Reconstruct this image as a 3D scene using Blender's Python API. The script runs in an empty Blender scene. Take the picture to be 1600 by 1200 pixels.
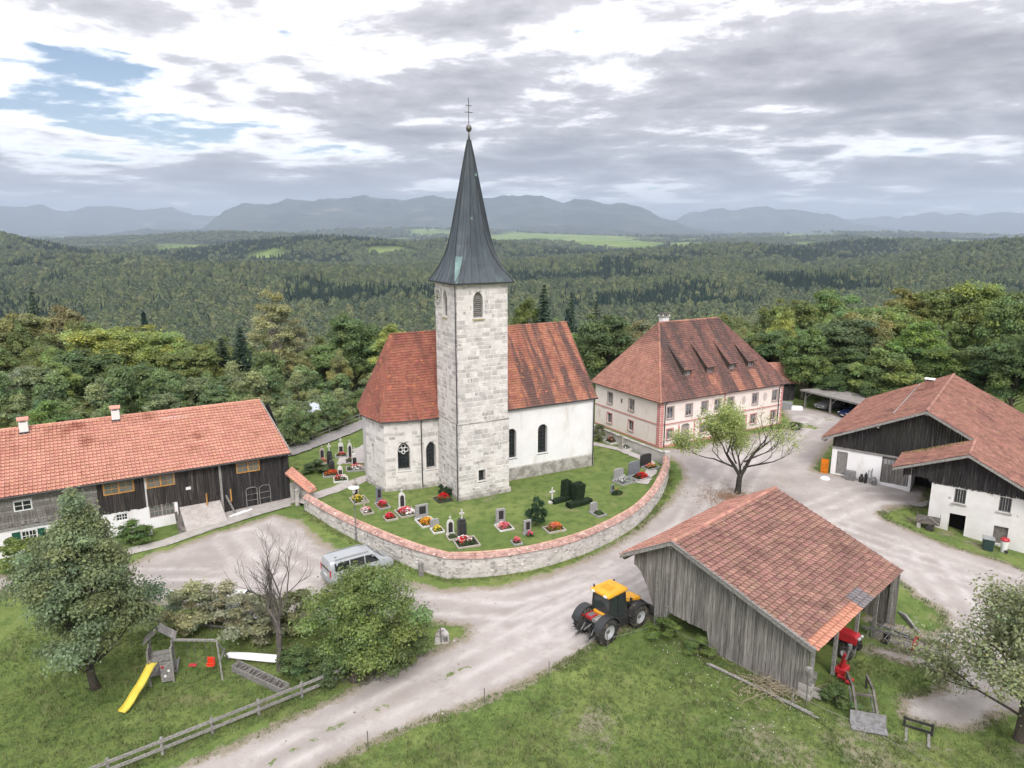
import bpy, bmesh, math, random
import numpy as np
from mathutils import Vector, Matrix
R = math.radians
PI = math.pi
random.seed(7)
rng = np.random.default_rng(7)
SC = bpy.context.scene
COL = SC.collection
# ------------------------------------------------------------------ camera
cam_data = bpy.data.cameras.new('camera')
cam = bpy.data.objects.new('camera', cam_data)
COL.objects.link(cam)
cam.location = (0, 0, 24)
cam.rotation_euler = (R(90 - 12.2), 0, 0)
cam_data.sensor_width = 36.0
cam_data.lens = 36.0 * 1110 / 1600
cam_data.clip_start = 0.5
cam_data.clip_end = 120000
SC.camera = cam
# ------------------------------------------------------------------ sky with broken clouds
SUN_EL, SUN_AZ = 44.0, 168.0          # azimuth measured from +Y (view direction), negative = left
sun_dir = Vector((math.sin(R(SUN_AZ)) * math.cos(R(SUN_EL)), math.cos(R(SUN_AZ)) * math.cos(R(SUN_EL)), math.sin(R(SUN_EL))))
world = bpy.data.worlds.new('World')
SC.world = world
world.use_nodes = True
world.cycles.sampling_method = 'MANUAL'
world.cycles.sample_map_resolution = 256


class NT:
    """tiny node helper"""
    def __init__(self, tree):
        self.t = tree
        self.n = tree.nodes
        self.n.clear()

    def add(self, typ, ins=None, **kw):
        n = self.n.new(typ)
        for k, v in kw.items():
            setattr(n, k, v)
        for k, v in (ins or {}).items():
            s = n.inputs[k]
            if isinstance(v, bpy.types.NodeSocket):
                self.t.links.new(v, s)
            else:
                s.default_value = v
        return n

    def math(self, op, a, b=None, clamp=False):
        n = self.add('ShaderNodeMath', {0: a} if b is None else {0: a, 1: b}, operation=op, use_clamp=clamp)
        return n.outputs[0]

    def mix(self, fac, a, b, mode='MIX'):
        n = self.n.new('ShaderNodeMix')
        n.data_type = 'RGBA'
        n.blend_type = mode
        for s, v in ((n.inputs[0], fac), (n.inputs[6], a), (n.inputs[7], b)):
            if isinstance(v, bpy.types.NodeSocket):
                self.t.links.new(v, s)
            else:
                s.default_value = v if not isinstance(v, tuple) or len(v) == 4 else (*v, 1)
        return n.outputs[2]

    def ramp(self, fac, stops, interp='LINEAR'):
        n = self.n.new('ShaderNodeValToRGB')
        n.color_ramp.interpolation = interp
        el = n.color_ramp.elements
        while len(el) < len(stops):
            el.new(0.5)
        for e, (p, c) in zip(el, stops):
            e.position = p
            e.color = (c, c, c, 1) if isinstance(c, (int, float)) else (*c, 1)
        self.t.links.new(fac, n.inputs[0])
        return n.outputs[0]

    def noise(self, vec, scale, detail=6, rough=.55, dist=0.0):
        n = self.add('ShaderNodeTexNoise', {'Scale': scale, 'Detail': detail, 'Roughness': rough, 'Distortion': dist})
        self.t.links.new(vec, n.inputs['Vector'])
        return n.outputs[0]

    def smooth(self, v, a, b):
        n = self.add('ShaderNodeMapRange', {0: v, 1: a, 2: b, 3: 0.0, 4: 1.0}, interpolation_type='SMOOTHSTEP', clamp=True)
        return n.outputs[0]


w = NT(world.node_tree)
sky = w.add('ShaderNodeTexSky', sky_type='NISHITA', sun_disc=False, sun_elevation=R(SUN_EL), sun_rotation=R(SUN_AZ), altitude=700, dust_density=0.3)
bg_sky = w.add('ShaderNodeBackground', {'Color': sky.outputs[0], 'Strength': 0.055})
tc = w.add('ShaderNodeTexCoord')
sep = w.add('ShaderNodeSeparateXYZ', {0: tc.outputs['Generated']})
zz = w.math('ADD', w.math('ABSOLUTE', sep.outputs[2]), 0.10)
cmb = w.add('ShaderNodeCombineXYZ', {0: w.math('DIVIDE', sep.outputs[0], zz), 1: w.math('DIVIDE', sep.outputs[1], zz), 2: w.math('MULTIPLY', sep.outputs[2], 2.5)}).outputs[0]
SKY_OFF = (1.35, 1.3, 8.0)


def sky_noise(off, scale, detail, rough, dist):
    v = w.add('ShaderNodeVectorMath', {0: cmb, 1: off}, operation='ADD').outputs[0]
    return w.noise(v, scale, detail, rough, dist)


n_big = sky_noise(SKY_OFF, 0.55, 3, 0.5, 0.2)
n_mid = sky_noise((6.45, 2.1, 5.0), 1.5, 6, 0.58, 0.25)
n_fine = sky_noise((3.05, 8.2, 1.0), 5.5, 4, 0.6, 0.0)
dens = w.math('ADD', w.math('ADD', w.math('MULTIPLY', n_big, 0.46), w.math('MULTIPLY', n_mid, 0.42)), w.math('MULTIPLY', n_fine, 0.12))
cover = w.smooth(dens, 0.378, 0.438)
thick = w.smooth(dens, 0.395, 0.62)
sd = w.add('ShaderNodeVectorMath', {0: tc.outputs['Generated'], 1: sun_dir}, operation='DOT_PRODUCT').outputs['Value']
glow = w.math('POWER', w.math('MAXIMUM', sd, 0.0), 6.0)
lit = w.ramp(thick, [(0.0, (.92, .92, .93)), (0.2, (.68, .67, .685)), (0.42, (.345, .335, .35)), (1.0, (.165, .16, .175))])
gl = w.math('MULTIPLY', glow, w.math('SUBTRACT', 1.2, thick))
litg = w.mix(1.0, lit, w.mix(gl, (1, 1, 1), (1.5, 1.48, 1.45)), 'MULTIPLY')
el_ = w.math('MAXIMUM', sep.outputs[2], 0.0)
cie = w.math('MULTIPLY', w.math('ADD', 1.0, w.math('MULTIPLY', el_, 2.0)), 0.80)      # overcast skies are three times brighter overhead than at the horizon
bg_cloud = w.add('ShaderNodeBackground', {'Color': litg, 'Strength': cie})
mixs = w.add('ShaderNodeMixShader', {0: cover, 1: bg_sky.outputs[0], 2: bg_cloud.outputs[0]})
w.add('ShaderNodeOutputWorld', {'Surface': mixs.outputs[0]})
# ------------------------------------------------------------------ sun behind the clouds
sun_data = bpy.data.lights.new('sun', 'SUN')
sun_data.energy = 1.3
sun_data.angle = R(18)
sun_data.color = (1.0, 0.95, 0.88)
sun = bpy.data.objects.new('sun', sun_data)
COL.objects.link(sun)
sun.location = (0, 0, 80)
sun.rotation_euler = sun_dir.to_track_quat('Z', 'Y').to_euler()
# ------------------------------------------------------------------ exposure and render settings
SC.view_settings.view_transform = 'Standard'
SC.view_settings.look = 'None'
SC.view_settings.exposure = 0.97
SC.view_settings.gamma = 1.0
SC.view_settings.use_curve_mapping = False
SC.render.engine = 'CYCLES'
SC.cycles.use_denoising = True
SC.cycles.use_adaptive_sampling = True
SC.cycles.adaptive_threshold = 0.025
SC.cycles.max_bounces = 6
SC.cycles.diffuse_bounces = 3
SC.cycles.glossy_bounces = 2
SC.cycles.transmission_bounces = 3
SC.cycles.transparent_max_bounces = 6
SC.cycles.volume_bounces = 0
SC.cycles.caustics_reflective = False
SC.cycles.caustics_refractive = False


# ------------------------------------------------------------------ materials
MATS = {}


def mat(name, c1, c2=None, scale=3.0, stretch=(1, 1, 1), rotz=0.0, rough=.9, rnd=0.0, hue=0.0, bump=0.0, bscale=20.0, lo=.35, hi=.65,
        c3=None, s3=.6, t3=(.5, .62), st3=(1, 1, 1), spec=.25, metal=0.0, trans=0.0, objcol=False, coords='world', c4=None, s4=9.0, t4=(.55, .6)):
    if name in MATS:
        return MATS[name]
    m = bpy.data.materials.new(name)
    m.use_nodes = True
    t = NT(m.node_tree)
    if coords == 'world':
        pos = t.add('ShaderNodeNewGeometry').outputs['Position']
    else:
        pos = t.add('ShaderNodeTexCoord').outputs['Object']
    rot = t.add('ShaderNodeVectorRotate', {'Vector': pos, 'Angle': R(-rotz)}, rotation_type='Z_AXIS').outputs[0] if rotz else pos
    v1 = t.add('ShaderNodeVectorMath', {0: rot, 1: stretch}, operation='MULTIPLY').outputs[0]
    col = (*c1, 1)
    if c2:
        f = t.smooth(t.noise(v1, scale, 5, .62), lo, hi)
        col = t.mix(f, c1, c2)
    if c3:
        v3 = t.add('ShaderNodeVectorMath', {0: rot, 1: st3}, operation='MULTIPLY').outputs[0]
        col = t.mix(t.smooth(t.noise(v3, s3, 5, .64), *t3), col, c3)
    if c4:
        v4 = t.add('ShaderNodeVectorMath', {0: rot, 1: (1, 1, 1)}, operation='MULTIPLY').outputs[0]
        col = t.mix(t.smooth(t.noise(v4, s4, 3, .6), *t4), col, c4)
    if objcol:
        col = t.mix(1.0, col, t.add('ShaderNodeObjectInfo').outputs['Color'], 'MULTIPLY')
    if rnd or hue:
        g = t.add('ShaderNodeNewGeometry').outputs['Random Per Island']
        o = t.add('ShaderNodeObjectInfo').outputs['Random']
        r = t.math('FRACT', t.math('ADD', g, o))
        r2 = t.math('FRACT', t.math('MULTIPLY', r, 7.31))
        h = t.add('ShaderNodeHueSaturation', {'Hue': t.math('ADD', 0.5 - hue / 2, t.math('MULTIPLY', r2, hue)), 'Saturation': 1.0,
                                              'Value': t.math('ADD', 1 - rnd / 2, t.math('MULTIPLY', r, rnd)), 'Fac': 1.0})
        if isinstance(col, bpy.types.NodeSocket):
            t.t.links.new(col, h.inputs['Color'])
        else:
            h.inputs['Color'].default_value = col
        col = h.outputs[0]
    b = t.add('ShaderNodeBsdfPrincipled', {'Base Color': col, 'Roughness': rough, 'Specular IOR Level': spec, 'Metallic': metal})
    if bump:
        bm = t.add('ShaderNodeBump', {'Strength': min(1.0, bump), 'Distance': 0.03 * max(1.0, bump), 'Height': t.noise(v1, bscale, 3, .65)})
        t.t.links.new(bm.outputs[0], b.inputs['Normal'])
    out = b.outputs[0]
    if trans:
        tr = t.add('ShaderNodeBsdfTranslucent', {'Color': col})
        out = t.add('ShaderNodeMixShader', {0: trans, 1: out, 2: tr.outputs[0]}).outputs[0]
    t.add('ShaderNodeOutputMaterial', {'Surface': out})
    MATS[name] = m
    return m


# ------------------------------------------------------------------ mesh helpers
class MB:
    def __init__(self):
        self.v = []
        self.f = []

    def add(self, vs, fs):
        n = len(self.v)
        self.v.extend([tuple(p) for p in vs])
        self.f.extend([tuple(i + n for i in q) for q in fs])
        return self

    def box(self, x0, x1, y0, y1, z0, z1):
        return self.add([(x0, y0, z0), (x1, y0, z0), (x1, y1, z0), (x0, y1, z0), (x0, y0, z1), (x1, y0, z1), (x1, y1, z1), (x0, y1, z1)],
                        [(0, 3, 2, 1), (4, 5, 6, 7), (0, 1, 5, 4), (1, 2, 6, 5), (2, 3, 7, 6), (3, 0, 4, 7)])

    def obox(self, c, ax, ay, az):
        """box about c with half-axis vectors"""
        c, ax, ay, az = map(Vector, (c, ax, ay, az))
        vs = [c + sx * ax + sy * ay + sz * az for sz in (-1, 1) for sx, sy in ((-1, -1), (1, -1), (1, 1), (-1, 1))]
        return self.add(vs, [(0, 3, 2, 1), (4, 5, 6, 7), (0, 1, 5, 4), (1, 2, 6, 5), (2, 3, 7, 6), (3, 0, 4, 7)])

    def bar(self, a, b, w, h, up=(0, 0, 1)):
        a, b = Vector(a), Vector(b)
        d = b - a
        L = d.length
        d.normalize()
        s = d.cross(Vector(up))
        if s.length < 1e-4:
            s = d.cross(Vector((1, 0, 0)))
        s.normalize()
        u = s.cross(d)
        return self.obox((a + b) / 2, d * L / 2, s * w / 2, u * h / 2)

    def tube(self, pts, rad, n=8, cap=True):
        pts = [Vector(p) for p in pts]
        if isinstance(rad, (int, float)):
            rad = [rad] * len(pts)
        rad = [float(r) for r in rad]
        vs, fs = [], []
        for i, p in enumerate(pts):
            d = (pts[min(i + 1, len(pts) - 1)] - pts[max(i - 1, 0)]).normalized()
            a = d.orthogonal().normalized() if abs(d.z) < .95 else Vector((1, 0, 0))
            if abs(d.z) >= .95:
                a = (a - d * a.dot(d)).normalized()
            else:
                a = d.cross(Vector((0, 0, 1))).normalized()
            b = d.cross(a)
            for k in range(n):
                t = 2 * PI * k / n
                vs.append(p + rad[i] * (math.cos(t) * a + math.sin(t) * b))
        for i in range(len(pts) - 1):
            for k in range(n):
                fs.append((i * n + k, i * n + (k + 1) % n, (i + 1) * n + (k + 1) % n, (i + 1) * n + k))
        if cap:
            fs.append(tuple(range(n))[::-1])
            fs.append(tuple((len(pts) - 1) * n + k for k in range(n)))
        return self.add(vs, fs)

    def prism(self, poly, z0, z1):
        n = len(poly)
        vs = [(*p[:2], z0) for p in poly] + [(*p[:2], z1) for p in poly]
        return self.add(vs, [tuple(range(n))[::-1], tuple(range(n, 2 * n))] + [(i, (i + 1) % n, n + (i + 1) % n, n + i) for i in range(n)])

    def lathe(self, prof, n=12, c=(0, 0, 0), axis='z', cap=True):
        vs, fs = [], []
        for r, z in prof:
            for k in range(n):
                t = 2 * PI * k / n
                p = (r * math.cos(t), r * math.sin(t), z)
                if axis == 'y':
                    p = (p[0], p[2], p[1])
                vs.append((c[0] + p[0], c[1] + p[1], c[2] + p[2]))
        for i in range(len(prof) - 1):
            for k in range(n):
                fs.append((i * n + k, i * n + (k + 1) % n, (i + 1) * n + (k + 1) % n, (i + 1) * n + k))
        if cap:
            fs.append(tuple(range(n))[::-1])
            fs.append(tuple((len(prof) - 1) * n + k for k in range(n)))
        return self.add(vs, fs)

    def extr(self, poly3, d):
        """polygon of 3d points extruded by vector d"""
        n = len(poly3)
        d = Vector(d)
        vs = [Vector(p) for p in poly3]
        vs = vs + [p + d for p in vs]
        return self.add(vs, [tuple(range(n))[::-1], tuple(range(n, 2 * n))] + [(i, (i + 1) % n, n + (i + 1) % n, n + i) for i in range(n)])

    def build(self, name, m, parent=None, smooth=False, bevel=0.0, seg=1, **props):
        me = bpy.data.meshes.new(name)
        me.from_pydata(self.v, [], self.f)
        if bevel or smooth is not False or True:
            bm = bmesh.new()
            bm.from_mesh(me)
            if bevel:
                bmesh.ops.bevel(bm, geom=[e for e in bm.edges if e.is_manifold and e.calc_face_angle(0) > .6], offset=bevel, segments=seg, affect='EDGES', profile=.5, clamp_overlap=True)
            bmesh.ops.recalc_face_normals(bm, faces=bm.faces)
            bm.to_mesh(me)
            bm.free()
        if smooth:
            me.shade_smooth()
            if smooth != 'all':
                me.set_sharp_from_angle(angle=R(40))
        me.materials.append(m)
        o = bpy.data.objects.new(name, me)
        COL.objects.link(o)
        if parent:
            o.parent = parent
        for k, v in props.items():
            o[k] = v
        return o


def np_obj(name, V, F, m, parent=None, smooth=False, **props):
    """numpy arrays: V (n,3), F (m,k)"""
    me = bpy.data.meshes.new(name)
    V = np.asarray(V, np.float32)
    F = np.asarray(F, np.int32)
    k = F.shape[1]
    me.vertices.add(len(V))
    me.vertices.foreach_set('co', V.ravel())
    me.loops.add(F.size)
    me.loops.foreach_set('vertex_index', F.ravel())
    me.polygons.add(len(F))
    me.polygons.foreach_set('loop_start', np.arange(0, F.size, k, dtype=np.int32))
    me.update(calc_edges=True)
    me.materials.append(m)
    if smooth:
        me.shade_smooth()
    o = bpy.data.objects.new(name, me)
    COL.objects.link(o)
    if parent:
        o.parent = parent
    for kk, v in props.items():
        o[kk] = v
    return o


def attr(o, name, vals, typ='FLOAT', dom='POINT'):
    a = o.data.attributes.new(name, typ, dom)
    a.data.foreach_set('value' if typ in ('FLOAT', 'INT') else ('vector' if typ == 'FLOAT_VECTOR' else 'color'), np.asarray(vals, np.float32 if typ != 'INT' else np.int32).ravel())


def thing(name, label, cat, loc=(0, 0, 0), rz=0.0, group=None):
    o = bpy.data.objects.new(name, None)
    COL.objects.link(o)
    o.empty_display_size = .3
    o.location = loc
    o.rotation_euler = (0, 0, R(rz))
    return tag(o, label, cat, group)


def tag(o, label, cat, group=None):
    o['label'] = label
    o['category'] = cat
    if group:
        o['group'] = group
    return o


def copy_tree(o, parent=None):
    c = o.copy()
    COL.objects.link(c)
    c.parent = parent
    for ch in list(o.children):
        copy_tree(ch, c)
    return c


# ------------------------------------------------------------------ terrain function
CP = np.array([(-5,60,-.3),(8,70,-.3),(0,55,-.35),(-12,58,-.3),(5,62,-.3),(-10,68,-.3),(-4.6,45.4,-.95),(2,45,-.95),(8,52,-.95),(-19,60.5,-.25),(-20.5,63,-.2),(-26,59.5,-.75),(-33,55.5,-.8),(-40,50,-.9),
(-20,50,-1.0),(-12,46,-1.05),(-27,46,-1.1),(-20,33,-1.5),(-26,30,-1.6),(-12,36,-1.3),(-8,27,-1.4),(0,34,-.9),(7,40,-.5),(9.2,41,-.3),(12.5,37,-.4),(15.8,33.5,-.6),(20,48,-.7),(15,66,-1.0),
(16.6,76.8,-.1),(33.7,85.5,0),(12,87,-.1),(32.3,68.6,0),(37,66,-.05),(41,53.5,-2.4),(36.5,57.5,-1.6),(28,52,-1.2),(30,40,-1.6),(22,30,-1.3),(38,38,-2.4),(26,60,-.7),(10,28,-1.0),(-15,22,-1.8),(20,20,-1.6),(25,76,-.4),(-30,75,.0),(0,85,-.1),(40,90,0),(-45,65,-.4),(50,70,-.3),(-12,75,-.1)])
HILLS = [(-2080, 2600, 400, 480, 138), (-2900, 2500, 600, 600, 150), (-900, 3350, 620, 300, 92), (-250, 3500, 500, 320, 80), (1620, 2250, 420, 300, 92), (2300, 2500, 600, 400, 120),
         (620, 1500, 460, 130, 36), (-700, 1650, 520, 150, 42), (250, 2050, 600, 150, 42), (-1300, 2050, 420, 160, 55), (1150, 1750, 360, 140, 46), (-300, 1200, 380, 110, 26), (900, 2900, 600, 200, 62), (-1500, 3900, 700, 250, 70), (1900, 3500, 600, 250, 80),
         (600, 5200, 1200, 400, 60), (-2500, 6500, 1500, 700, 110), (2800, 6000, 1500, 500, 80), (300, 8200, 2200, 700, 90), (-1400, 9800, 2600, 800, 150), (4500, 9500, 2600, 800, 100)]


def terrain(x, y):
    """height of the ground, vectorised"""
    x = np.asarray(x, float)
    y = np.asarray(y, float)
    sw = np.full(x.shape, 1e-9)
    sz = -1e-9 * np.ones(x.shape)
    for a, b, c in CP:
        d = (x - a) ** 2 + (y - b) ** 2
        ww = np.exp(-d / 50.) + 1e-4 / (1 + d * .01) ** 2
        sw += ww
        sz += ww * c
    z = sz / sw
    # the hilltop falls away behind and to the sides
    yb = 101 + 12 * np.sin(x / 40.) + np.where(x > 40, (x - 40) * .12, 0)
    t1 = np.clip((y - yb) / 420., 0, 1)
    t2 = np.clip((np.abs(x) - 95 - .25 * np.clip(y, 0, 200)) / 420., 0, 1)
    t = np.clip(np.maximum(t1, t2 * (y > -300)), 0, 1)
    fall = -108 * (t * t * (3 - 2 * t)) ** .8
    far = np.clip((np.hypot(x, y) - 450) / 600, 0, 1)
    und = 4 * np.sin(x / 310.) * np.cos(y / 420.) + 3 * np.sin((x + y) / 190.)
    hz = np.zeros(x.shape)
    for cx, cy, rx, ry, h in HILLS:
        hz = np.maximum(hz, h * np.exp(-((x - cx) / rx) ** 2 - ((y - cy) / ry) ** 2))
    return z + fall + far * (und + hz) + np.clip((y - 9000) / 20000, 0, 1) * 60


def zt(x, y):
    return float(terrain(np.array([x]), np.array([y]))[0])


def vnoise(x, y, s, seed=0):
    """cheap smooth value noise, vectorised, 0..1"""
    x = np.asarray(x, float) / s + seed * 17.13
    y = np.asarray(y, float) / s - seed * 9.71
    xi, yi = np.floor(x).astype(np.int64), np.floor(y).astype(np.int64)
    fx, fy = x - xi, y - yi
    fx, fy = fx * fx * (3 - 2 * fx), fy * fy * (3 - 2 * fy)

    def h(a, b):
        n = (a * 374761393 + b * 668265263 + seed * 69069) & 0x7fffffff
        n = (n ^ (n >> 13)) * 1274126177 & 0x7fffffff
        return ((n ^ (n >> 16)) & 0xffff) / 65535.
    return (h(xi, yi) * (1 - fx) + h(xi + 1, yi) * fx) * (1 - fy) + (h(xi, yi + 1) * (1 - fx) + h(xi + 1, yi + 1) * fx) * fy


def poly_sd(px, py, poly):
    """signed distance (negative inside) to polygon, vectorised"""
    P = np.array(poly, float)
    d = np.full(px.shape, 1e18)
    inside = np.zeros(px.shape, bool)
    for i in range(len(P)):
        a, b = P[i], P[(i + 1) % len(P)]
        e = b - a
        t = np.clip(((px - a[0]) * e[0] + (py - a[1]) * e[1]) / (e @ e + 1e-12), 0, 1)
        d = np.minimum(d, (px - a[0] - t * e[0]) ** 2 + (py - a[1] - t * e[1]) ** 2)
        c = ((a[1] > py) != (b[1] > py)) & (px < (b[0] - a[0]) * (py - a[1]) / (b[1] - a[1] + 1e-12) + a[0])
        inside ^= c
    d = np.sqrt(d)
    return np.where(inside, -d, d)
# ================================================================== GROUND
def grow(a, b, step, rate, lo, hi):
    xs = list(np.arange(a, b + 1e-6, step))
    s = step
    while xs[-1] < hi:
        s *= rate
        xs.append(xs[-1] + s)
    s = step
    pre = []
    c = a
    while c > lo:
        s *= rate
        c -= s
        pre.append(c)
    return np.array(pre[::-1] + xs)


MEADOWS = [(-1040, 3060, 95, 90), (-540, 3180, 110, 90), (130, 2520, 125, 400), (1350, 5200, 260, 1000), (-1850, 2300, 150, 160), (-1700, 4300, 240, 700),
           (700, 5900, 500, 1200), (400, 8200, 900, 1600), (-400, 6400, 380, 1200), (2300, 4900, 220, 800), (2550, 3300, 160, 550), (760, 3650, 140, 480), (-1250, 5200, 300, 900), (3300, 6200, 500, 1200)]


def meadow_mask(x, y):
    d = np.hypot(x, y)
    m = np.zeros(x.shape)
    for cx, cy, rx, ry in MEADOWS:
        q = ((x - cx) / rx) ** 2 + ((y - cy) / ry) ** 2
        m = np.maximum(m, np.clip((1.15 - q * (0.8 + .5 * vnoise(x, y, 90, 3))) * 4, 0, 1))
    n = vnoise(x, y, 520, 1) * .65 + vnoise(x, y, 170, 2) * .35
    lim = np.interp(d, [3300, 4500, 8000, 16000], [1.2, .72, .60, .52])
    return np.maximum(m, np.clip((n - lim) * 14, 0, 1))


gx = grow(-62, 72, 1.0, 1.05, -34000, 34000)
gy = grow(14, 112, 1.0, 1.042, -3000, 34500)
GX, GY = np.meshgrid(gx, gy)
V = np.stack([GX.ravel(), GY.ravel(), terrain(GX.ravel(), GY.ravel())], 1)
nx, ny = len(gx), len(gy)
ii = (np.arange(ny - 1)[:, None] * nx + np.arange(nx - 1)[None]).ravel()
Fq = np.stack([ii, ii + 1, ii + nx + 1, ii + nx], 1)


def grass_color(t, pos):
    """shared by the ground and by the verges of the gravel"""
    n1 = t.noise(pos, .16, 6, .6)
    n2 = t.noise(pos, 1.1, 8, .65)
    n3 = t.noise(pos, 9.0, 6, .7)
    n4 = t.noise(pos, .45, 7, .6, .4)
    c = t.mix(t.smooth(n1, .35, .68), (.125, .180, .050), (.188, .232, .072))
    c = t.mix(t.smooth(n2, .42, .68), c, (.082, .130, .036))
    c = t.mix(t.math('MULTIPLY', t.smooth(n4, .56, .70), .75), c, (.21, .205, .10))
    c = t.mix(t.math('MULTIPLY', t.smooth(n3, .5, .75), .5), c, (.19, .225, .10))
    c = t.mix(t.math('MULTIPLY', t.smooth(t.noise(pos, 26., 3, .7), .5, .72), .4), c, (.06, .092, .03))
    return c


gm = bpy.data.materials.new('ground_grass')
gm.use_nodes = True
t = NT(gm.node_tree)
pos = t.add('ShaderNodeNewGeometry').outputs['Position']
near = grass_color(t, pos)
bare = t.add('ShaderNodeAttribute', attribute_name='bare').outputs['Fac']
nb = t.noise(pos, .8, 7, .65)
near = t.mix(t.math('MULTIPLY', t.smooth(t.math('ADD', bare, t.math('ADD', t.math('MULTIPLY', t.math('SUBTRACT', nb, .5), 2.2), t.math('MULTIPLY', t.math('SUBTRACT', t.noise(pos, 4., 5, .7), .5), 1.6))), .35, 1.0), .8), near, t.mix(t.noise(pos, 6, 6, .7), (.20, .17, .12), (.34, .30, .245)))
mead = t.add('ShaderNodeAttribute', attribute_name='meadow').outputs['Fac']
farc = t.mix(t.smooth(t.noise(pos, .004, 5, .6), .35, .65), (.028, .042, .020), (.04, .055, .024))
mc = t.mix(t.smooth(t.noise(pos, .006, 5, .6), .35, .65), (.12, .19, .05), (.19, .24, .085))
farc = t.mix(mead, farc, mc)
ff = t.add('ShaderNodeAttribute', attribute_name='far').outputs['Fac']
col = t.mix(ff, near, farc)
bp = t.add('ShaderNodeBump', {'Strength': .8, 'Distance': .12, 'Height': t.noise(pos, 7., 6, .75)})
b = t.add('ShaderNodeBsdfPrincipled', {'Base Color': col, 'Roughness': .95, 'Specular IOR Level': .1, 'Normal': bp.outputs[0]})
t.add('ShaderNodeOutputMaterial', {'Surface': b.outputs[0]})
ground = np_obj('ground', V, Fq, gm, smooth=True, kind='structure')
dd = np.hypot(V[:, 0] - 0, V[:, 1] - 55)
attr(ground, 'far', np.clip((V[:, 1] - 98 - np.clip(-V[:, 0] * .1, 0, 8)) / 25, 0, 1))
attr(ground, 'meadow', meadow_mask(V[:, 0], V[:, 1]))
bv = np.zeros(len(V))
for cx, cy, r_, s_ in ((4, 31.5, 1.7, .9), (12.5, 30.5, 2.5, .8), (17.5, 30.5, 2.4, .9), (20.5, 33, 2.6, .8), (24, 34, 3, .7), (19.5, 29, 3, .55), (26, 30, 3, .7), (29, 34, 3.5, .7), (36.8, 60.5, 2.4, 1.0), (-8, 37, 1.6, .9), (-9.6, 35.5, 1.5, .9),
                       (-14, 37.8, 3.0, .5), (-19.5, 42.5, 1.2, .5), (22, 40, 2, .6), (39, 55.0, 1.6, .9), (37.5, 56.5, 1.2, .8)):
    bv = np.maximum(bv, s_ * np.exp(-((V[:, 0] - cx) ** 2 + (V[:, 1] - cy) ** 2) / r_ ** 2))
attr(ground, 'bare', bv)

# ------------------------------------------------------------------ gravel yard and lane, one sheet with ragged verges
ROAD = [(-19, 22), (-14, 25.5), (-8.96, 29.61), (-7.23, 31.03), (-4.68, 32.49), (-1.39, 34.02), (2.2, 36.27), (5.26, 38.92), (7.47, 40.59), (9.5, 42.2), (15, 44), (20, 46), (25, 48.6), (28.4, 48.3),
        (28.63, 45.97), (29.45, 44.03), (28.6, 42.2), (27.2, 41.2), (23.6, 42.8), (23.2, 42.2), (27.4, 39.9), (23.2, 41.0), (22.4, 40.3), (26.2, 38.4), (22.0, 39.3), (21.4, 38.6), (25.2, 36.9), (24.2, 35.4), (21, 34.2), (20.5, 32.6), (23.5, 31.8), (26.0, 33.4), (30, 34.2), (34, 33), (44, 34),
        (64, 40), (64, 46), (44, 49), (40.33, 51.2), (39.3, 52.8), (36.4, 54.9), (33.36, 58.6), (33.1, 60.08), (35.14, 61.3), (37.59, 61.5), (39.6, 64.2), (39.9, 65.2), (35, 67.3), (31.6, 68.7),
        (30.8, 69.6), (33.4, 73.66), (37.25, 79.42), (44.6, 87.8), (42.8, 92.7), (39.5, 96), (37, 94), (35.8, 88.2), (35.6, 86.5), (34.0, 84.6), (25.35, 80.9), (19.5, 77.3), (17.4, 77.2), (16.9, 75.8), (17.6, 74.0),
        (17.9, 71.5), (17.66, 68.96), (14.58, 62.25), (10.15, 55.35), (7.04, 51.79), (3.32, 48.6), (-.91, 46.38), (-5.03, 46.1), (-7.5, 47.2), (-8.9, 48.4), (-12.18, 51.12), (-15.52, 53.44), (-18.2, 57.2), (-21.0, 58.6),
        (-22.27, 57.15), (-24.98, 55.02), (-27.9, 52.0), (-29, 50.3), (-31.42, 49), (-36.93, 48.3), (-64, 45), (-64, 43), (-36.12, 45.88), (-26.54, 44.81), (-23.17, 44.23), (-20.45, 43.98), (-15.36, 43.03),
        (-10.17, 42.72), (-6.69, 42.07), (-4.57, 41.75), (-2.67, 41.28), (-2.89, 40.19), (-3.94, 39.35), (-6.13, 38.06), (-7.51, 37.22), (-8.72, 35.82), (-9.59, 34.87), (-13.16, 31.87), (-15.67, 30.09), (-21, 26.2), (-25, 23.5)]
rx = np.arange(-64, 64.1, .4)
ry = np.arange(21, 98, .4)
RX, RY = np.meshgrid(rx, ry)
sdv = poly_sd(RX.ravel(), RY.ravel(), ROAD).reshape(RX.shape)
cell = (np.minimum.reduce([sdv[:-1, :-1], sdv[1:, :-1], sdv[:-1, 1:], sdv[1:, 1:]]) < 1.3)
iy, ix = np.nonzero(cell)
idx = -np.ones(RX.shape, int)
used = np.zeros(RX.shape, bool)
for a_, b_ in ((0, 0), (1, 0), (0, 1), (1, 1)):
    used[iy + a_, ix + b_] = True
idx[used] = np.arange(used.sum())
ZR = terrain(RX[used], RY[used])
sdu = sdv[used]
lift = np.where(sdu > .9, .004, .03) + .02 * (vnoise(RX[used], RY[used], 2.3, 5) - .5) * (sdu < 0)
Vr = np.stack([RX[used], RY[used], ZR + lift], 1)
Fr = np.stack([idx[iy, ix], idx[iy, ix + 1], idx[iy + 1, ix + 1], idx[iy + 1, ix]], 1)
rm = bpy.data.materials.new('gravel')
rm.use_nodes = True
t = NT(rm.node_tree)
pos = t.add('ShaderNodeNewGeometry').outputs['Position']
g1 = t.noise(pos, .22, 6, .6)
g2 = t.noise(pos, 1.6, 8, .7)
g3 = t.noise(pos, 11., 8, .75)
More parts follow.
